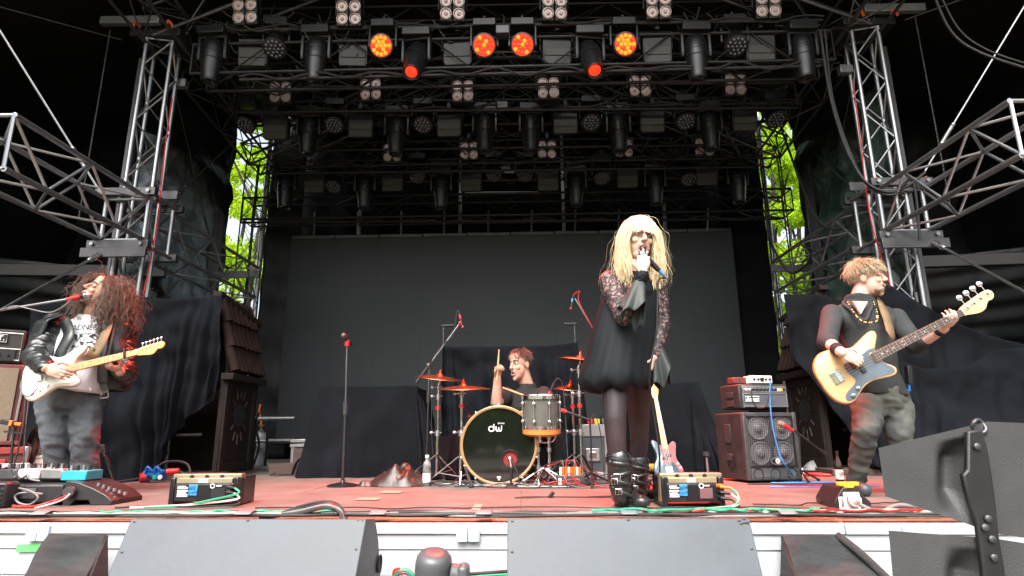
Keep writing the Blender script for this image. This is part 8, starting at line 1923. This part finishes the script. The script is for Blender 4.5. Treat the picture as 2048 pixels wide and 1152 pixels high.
# ------------------------------------------------------------------ BASSIST
YB = 4.2
B = lambda x, y, dy=0.: P(x, y, YB + dy)
bp_ = thing('person', 'bearded bassist with tousled fair hair, charcoal shirt and stained jeans, looking along the neck', 'person', V((B(1760, 900).x, YB, 0)))
bs_ = 1.08
BA = B(1677, 752, -.30); BB = B(1923, 625, -.36); bx_ = BB - BA
FMb = frame(BA, x=bx_, z=V((.05, -1, .12)))
H = frame(B(1732, 556, .0), y=(.82, -.52, -.12), z=V((-.02, -.02, 1)).normalized())
mb = MB(); add_head(mb, H, bs_, 0.006); nb = B(1716, 608, .04); mb.caps(H @ V((0, -.025, -.06)), nb, .058, .064, 16); mb.ell(V((0, .098, -.06)) * bs_, (.012, .01, .008), H)
torso(mb, nb, B(1676, 626, .03), B(1780, 632, .05), B(1742, 735, .02), B(1756, 765, .02), .145, .13, .105, 0, .06)
Rs, Re, Rw = B(1665, 629, .03), B(1654, 683, -.16), B(1683, 705, -.385)
N_ = lerp(BA, BB, .925)
Ls, Le, Lw = B(1790, 637, .04), B(1832, 690, -.05), N_ + V((-.005, .085, -.055))
for a, b, c in ((Rs, Re, Rw), (Ls, Le, Lw)): mb.caps(a, b, .055, .045); mb.caps(b, c, .046, .031)
add_hand(mb, Rw, (.80, -.1, -.42), (.1, 1, -.2), (.3, -.3, 1), 1.08, (.35, .65, .5), .4)
add_hand(mb, Lw, (-.12, -.85, .35), (.05, .3, 1), (1, 0, .3), 1.08, (.7, .95, .6), .5, .2)
me = remesh(mb, .0045, 2); dent(me, head_dents(H, bs_, 0.0)); finish(me, 'body', M['skin'], bp_)
face_parts(bp_, H, bs_, 0, True, 'brow_fair')
rg = np.random.default_rng(31)
strands('beard', M['beard'], bp_, scalp(H, bs_, 300, rg, lambda q, r_: 0 if (q[1] < .15 or q[2] > -.25) else r_.uniform(.6, 1.2), (.052, .062, .052), (0, .032, -.072)), .0055, 3, .002, rg, .4, .001, 2)
strands('moustache', M['beard'], bp_, [(tuple(H @ (V((x, .098 - abs(x) * .25, -.047 - abs(x) * .25)) * bs_)), tuple(H.to_3x3() @ V((np.sign(x) * .4, .25, -.8))), 1.) for x in np.linspace(-.024, .024, 46)], .004, 3, .0018, rg, .1)
mb = MB(); torso(mb, B(1716, 601, .035), B(1673, 622, .03), B(1783, 629, .05), B(1742, 735, .02), B(1764, 792, .02), .155, .15, .125, .012, .072)
for a, b, c, k in ((Rs, Re, Rw, .22), (Ls, Le, Lw, .20)): mb.caps(a, b, .070, .060); mb.caps(b, lerp(b, c, k), .059, .054)
me = remesh(mb, .0085, 3); wrinkle(me, .010, 6.5, (.3, 0, 1), .7, 8); finish(me, 'shirt', M['henley'], bp_)
cl = nb + V((0, -.02, -.01)); 
mb = MB(); pts = [B(1686, 606, .0), B(1700, 618, -.07), B(1716, 634, -.12), B(1731, 640, -.135), B(1738, 626, -.11), B(1744, 608, -.05), B(1735, 596, .05), B(1705, 596, .08)]; mb.tube(pts, .011, 7, 5, closed=True); mb.build('collar', M['henley'], bp_, smooth=60)
mb = MB(); tri = [B(1706, 602, -.085), B(1736, 603, -.10), B(1729, 615, -.118), B(1722, 628, -.132), B(1713, 614, -.108)]; mb.add(tri + [p + V((0, .02, 0)) for p in tri], [(0, 1, 2, 3, 4), (9, 8, 7, 6, 5)] + [(i, 5 + i, 5 + (i + 1) % 5, (i + 1) % 5) for i in range(5)]); mb.build('bare_chest', M['skin2'], bp_, smooth=0)
M['gold'] = mat('gold_beads', (.65, .45, .15), .3, .9)
pts = smooth_path([B(1692, 602, .0), B(1705, 625, -.10), B(1718, 640, -.145), B(1733, 646, -.16), B(1752, 642, -.15), B(1752, 625, -.12), B(1744, 602, -.04)], 5)
for i, p in enumerate(pts):
    mb = MB(); mb.ell(p + V((0, -.012, 0)), .0065, None, 8, 6); mb.build('necklace_bead', M['gold' if i % 3 else 'blk'], bp_, smooth=80)
mb = MB(); q = B(1754, 634, -.165); mb.lathe([(0, -.03), (.011, -.005), (.004, .012)], TR(q, 0, 0), 8); mb.build('necklace_pendant', M['gold'], bp_)
for a, b in ((lerp(Re, Rw, .62), lerp(Re, Rw, .90)), (lerp(Le, Lw, .80), lerp(Le, Lw, .93))): mb = MB(); mb.cyl(a, b, .041, .038, n=18); mb.build('wristband', M['blk_tee'], bp_, smooth=50, bevel=.006)
mb = MB(); mb.caps(B(1742, 795, .02), B(1786, 795, .02), .10, .10); mb.caps(B(1762, 780, .02), B(1764, 800, .02), .135, .135)
for ch in ([(B(1737, 812, .0), .104), (B(1733, 862, -.16), .076), (B(1722, 905, -.05), .063), (B(1712, 968, .08), .053)], [(B(1793, 808, .04), .100), (B(1798, 866, -.05), .080), (B(1801, 910, .02), .068), (B(1801, 980, .08), .058)]):
    for (a, r), (b, q) in zip(ch, ch[1:]): mb.caps(a, b, r, q)
me = remesh(mb, .008, 4); wrinkle(me, .013, 8, (.35, 0, 1), 1.7, 15); finish(me, 'jeans', M['denim2'], bp_)
for px, dx in ((1712, -.03), (1802, .06)):
    q = B(px, 978, .06); mb = MB(); mb.caps(V((q.x, YB + .12, .05)), V((q.x + dx, YB - .10, .04)), .047, .043); me = remesh(mb, .007, 2); v = verts(me); v[:, 2] = np.maximum(v[:, 2], .002); me.vertices.foreach_set('co', v.ravel()); finish(me, 'shoe', M['case_face'], bp_)
HC = H @ Matrix.Translation(V((0, -.012, .035)) * bs_); crad = [x * bs_ * 1.02 for x in (.078, .097, .090)]
def keep_p(q, rg):
    if q[2] < -.45 or (q[1] > .35 and q[2] < .15): return 0
    if q[1] > .75 and q[2] < .4: return 0
    if abs(q[0]) > .6 and -.45 < q[1] < .5 and q[2] < -.1: return 0
    return rg.uniform(.3, .5) if q[2] < .25 else rg.uniform(.55, .95)
strands('hair', M['grey_blond'], bp_, scalp(H, bs_, 2400, rg, keep_p, flat=.72), .0125, 7, .0020, rg, .16, .0, .8, ((HC, crad),), 1., noise_=.42, g=tuple((H.to_3x3() @ V((0, .55, -.7))).normalized()))
mb = MB(); mb.ell((0, -.024 * bs_, .046 * bs_), [x * bs_ for x in (.0775, .088, .082)], H, 24, 16); mb.build('hair_cap', M['grey_blond'], bp_, smooth=180)
guitar('bass_guitar', 'honey natural wood bass guitar with grey pickguard and rosewood neck, played by the bassist', FMb, bx_.length / .864, .864, PBASS, 'natural', 'natural_edge', 'pg_grey', 'maple', 'rosewood', 'natural', 4, 'bass guitar', inlay='paper', pickguard=PG_P)
gst = thing('guitar_strap', 'brown strap over the bassist\'s shoulder holding the natural wood bass', 'strap', B(1770, 640, -.2))
strap('band', gst, [B(1758, 598, .06), B(1764, 612, -.08), B(1774, 640, -.16), B(1781, 668, -.26), B(1779, 672, -.31)], .062, (.1, -1, .1), 'strap_brown')
rp = thing('radio_pack', 'small black transmitter clipped to the bassist\'s belt, with a blue plug', 'transmitter', B(1816, 745, -.02)); mb = MB(); mb.bar(B(1816, 732, -.03), B(1818, 768, -.03), .03, .045); mb.build('case', M['blk_gloss'], rp, bevel=.004); mb = MB(); mb.cyl(B(1818, 768, -.03), B(1819, 782, -.03), .008, n=8); mb.build('plug', M['blue_plastic'], rp, smooth=60); mb = MB(); mb.tube([B(1819, 782, -.03), B(1824, 830, 0), B(1822, 890, 0), PG(1815, 985, .01)], .004, 5, 5); mb.build('lead', M['rubber'], rp, smooth=60)

# ------------------------------------------------------------------ DRUMMER
YD = 5.72
D = lambda x, y, dy=0.: P(x, y, YD + dy)
dp_ = thing('person', 'drummer with short brown hair in a black T-shirt, one arm raised, mouth open', 'person', V((D(1048, 900).x, YD, 0)))
ds_ = 1.10; jaw = .014
H = frame(D(1040, 729, .0), y=(-.72, -.68, -.16), z=V((-.06, -.05, 1)).normalized())
mb = MB(); add_head(mb, H, ds_, jaw); nb = D(1053, 772, .06); mb.caps(H @ V((0, -.025, -.06)), nb, .062, .07, 16)
torso(mb, nb, D(1018, 794, .05), D(1086, 792, .05), D(1050, 840, .08), D(1048, 862, .1), .155, .145, .11, 0, .062)
Rs, Re, Rw = D(1014, 790, .03), D(993, 806, -.22), D(995, 757, -.28)
Ls, Le, Lw = D(1088, 790, .03), D(1100, 820, -.18), D(1072, 796, -.40)
for a, b, c in ((Rs, Re, Rw), (Ls, Le, Lw)): mb.caps(a, b, .058, .048); mb.caps(b, c, .052, .033)
add_hand(mb, Rw, (.06, -.05, 1), (.6, -.6, .1), (.3, -1, .2), 1.12, (1.1, 1.3, .8), .6)
add_hand(mb, Lw, (-1, -.15, .05), (0, -.3, -1), (0, -1, .3), 1.05, (1.0, 1.2, .8), .6)
me = remesh(mb, .0055, 2); dent(me, head_dents(H, ds_, jaw)); finish(me, 'body', M['skin2'], dp_)
face_parts(dp_, H, ds_, jaw, False, 'brow_dark')
mb = MB(); torso(mb, D(1053, 774, .06), D(1018, 794, .05), D(1086, 792, .05), D(1050, 840, .08), D(1048, 875, .1), .165, .16, .13, .014, .068)
mb.caps(Rs, lerp(Rs, Re, .62), .078, .074); mb.caps(Ls, lerp(Ls, Le, .62), .078, .074)
me = remesh(mb, .0085, 3); wrinkle(me, .010, 6, (.4, 0, 1), .7, 3); finish(me, 'shirt', M['blk_tee'], dp_)
mb = MB(); mb.caps(D(1030, 872, .12), D(1070, 872, .12), .12, .12)
for ch in ([(D(1028, 878, .08), .10), (D(1008, 880, -.30), .075), (D(1010, 955, -.28), .055)], [(D(1072, 876, .08), .10), (D(1108, 872, -.28), .075), (D(1106, 955, -.26), .055)]):
    for (a, r), (b, q) in zip(ch, ch[1:]): mb.caps(a, b, r, q)
me = remesh(mb, .009, 3); wrinkle(me, .010, 7, None, 1, 5); finish(me, 'trousers', M['blk_tee'], dp_)
for q in (D(1010, 958, -.30), D(1106, 958, -.28)):
    mb = MB(); mb.caps(V((q.x, q.y + .06, .05)), V((q.x, q.y - .16, .04)), .045, .04); me = remesh(mb, .008, 2); v = verts(me); v[:, 2] = np.maximum(v[:, 2], .002); me.vertices.foreach_set('co', v.ravel()); finish(me, 'shoe', M['case_face'], dp_)
rg = np.random.default_rng(41); HC = H @ Matrix.Translation(V((0, -.012, .035)) * ds_); crad = [x * ds_ * 1.02 for x in (.078, .097, .090)]
def keep_d(q, rg):
    if q[2] < -.4 or (q[1] > .3 and q[2] < .35) or q[1] > .8: return 0
    if abs(q[0]) > .75 and q[2] < -.1 and q[1] > -.3: return 0
    return rg.uniform(.35, .6) if q[2] < .25 else rg.uniform(.8, 1.1)
strands('hair', M['short_brown'], dp_, scalp(H, ds_, 1500, rg, keep_d, flat=.6), .0085, 5, .0024, rg, .12, .003, 1.4, ((HC, crad),), 1., noise_=.5)
mb = MB(); mb.ell((0, -.026 * ds_, .046 * ds_), [x * ds_ for x in (.0775, .086, .082)], H, 24, 16); mb.build('hair_cap', M['short_brown'], dp_, smooth=180)
strands('beard', M['beard'], dp_, scalp(H, ds_, 160, rg, lambda q, r_: 0 if (q[1] < .1 or q[2] > -.3) else r_.uniform(.5, 1.), (.052, .062, .054), (0, .032, -.076 - jaw * .7)), .003, 2, .0016, rg, .3)
for lab, a, b in (('raised drumstick upright in the drummer\'s right fist', (D(994, 760, -.33)), D(998, 699, -.36)), ('drumstick in the drummer\'s left hand, slanting over the grey tom', D(1064, 797, -.46), D(1005, 775, -.50))):
    mb = MB(); d_ = b - a; Q = frame(a, y=(1, .3, 0), z=d_); L = d_.length; mb.lathe([(.0075, 0), (.0078, .02), (.0075, L * .75), (.0045, L * .93), (.006, L * .97), (.003, L)], Q, 10); tag(mb.build('drumstick', M['stick'], smooth=60), lab, 'drumstick')
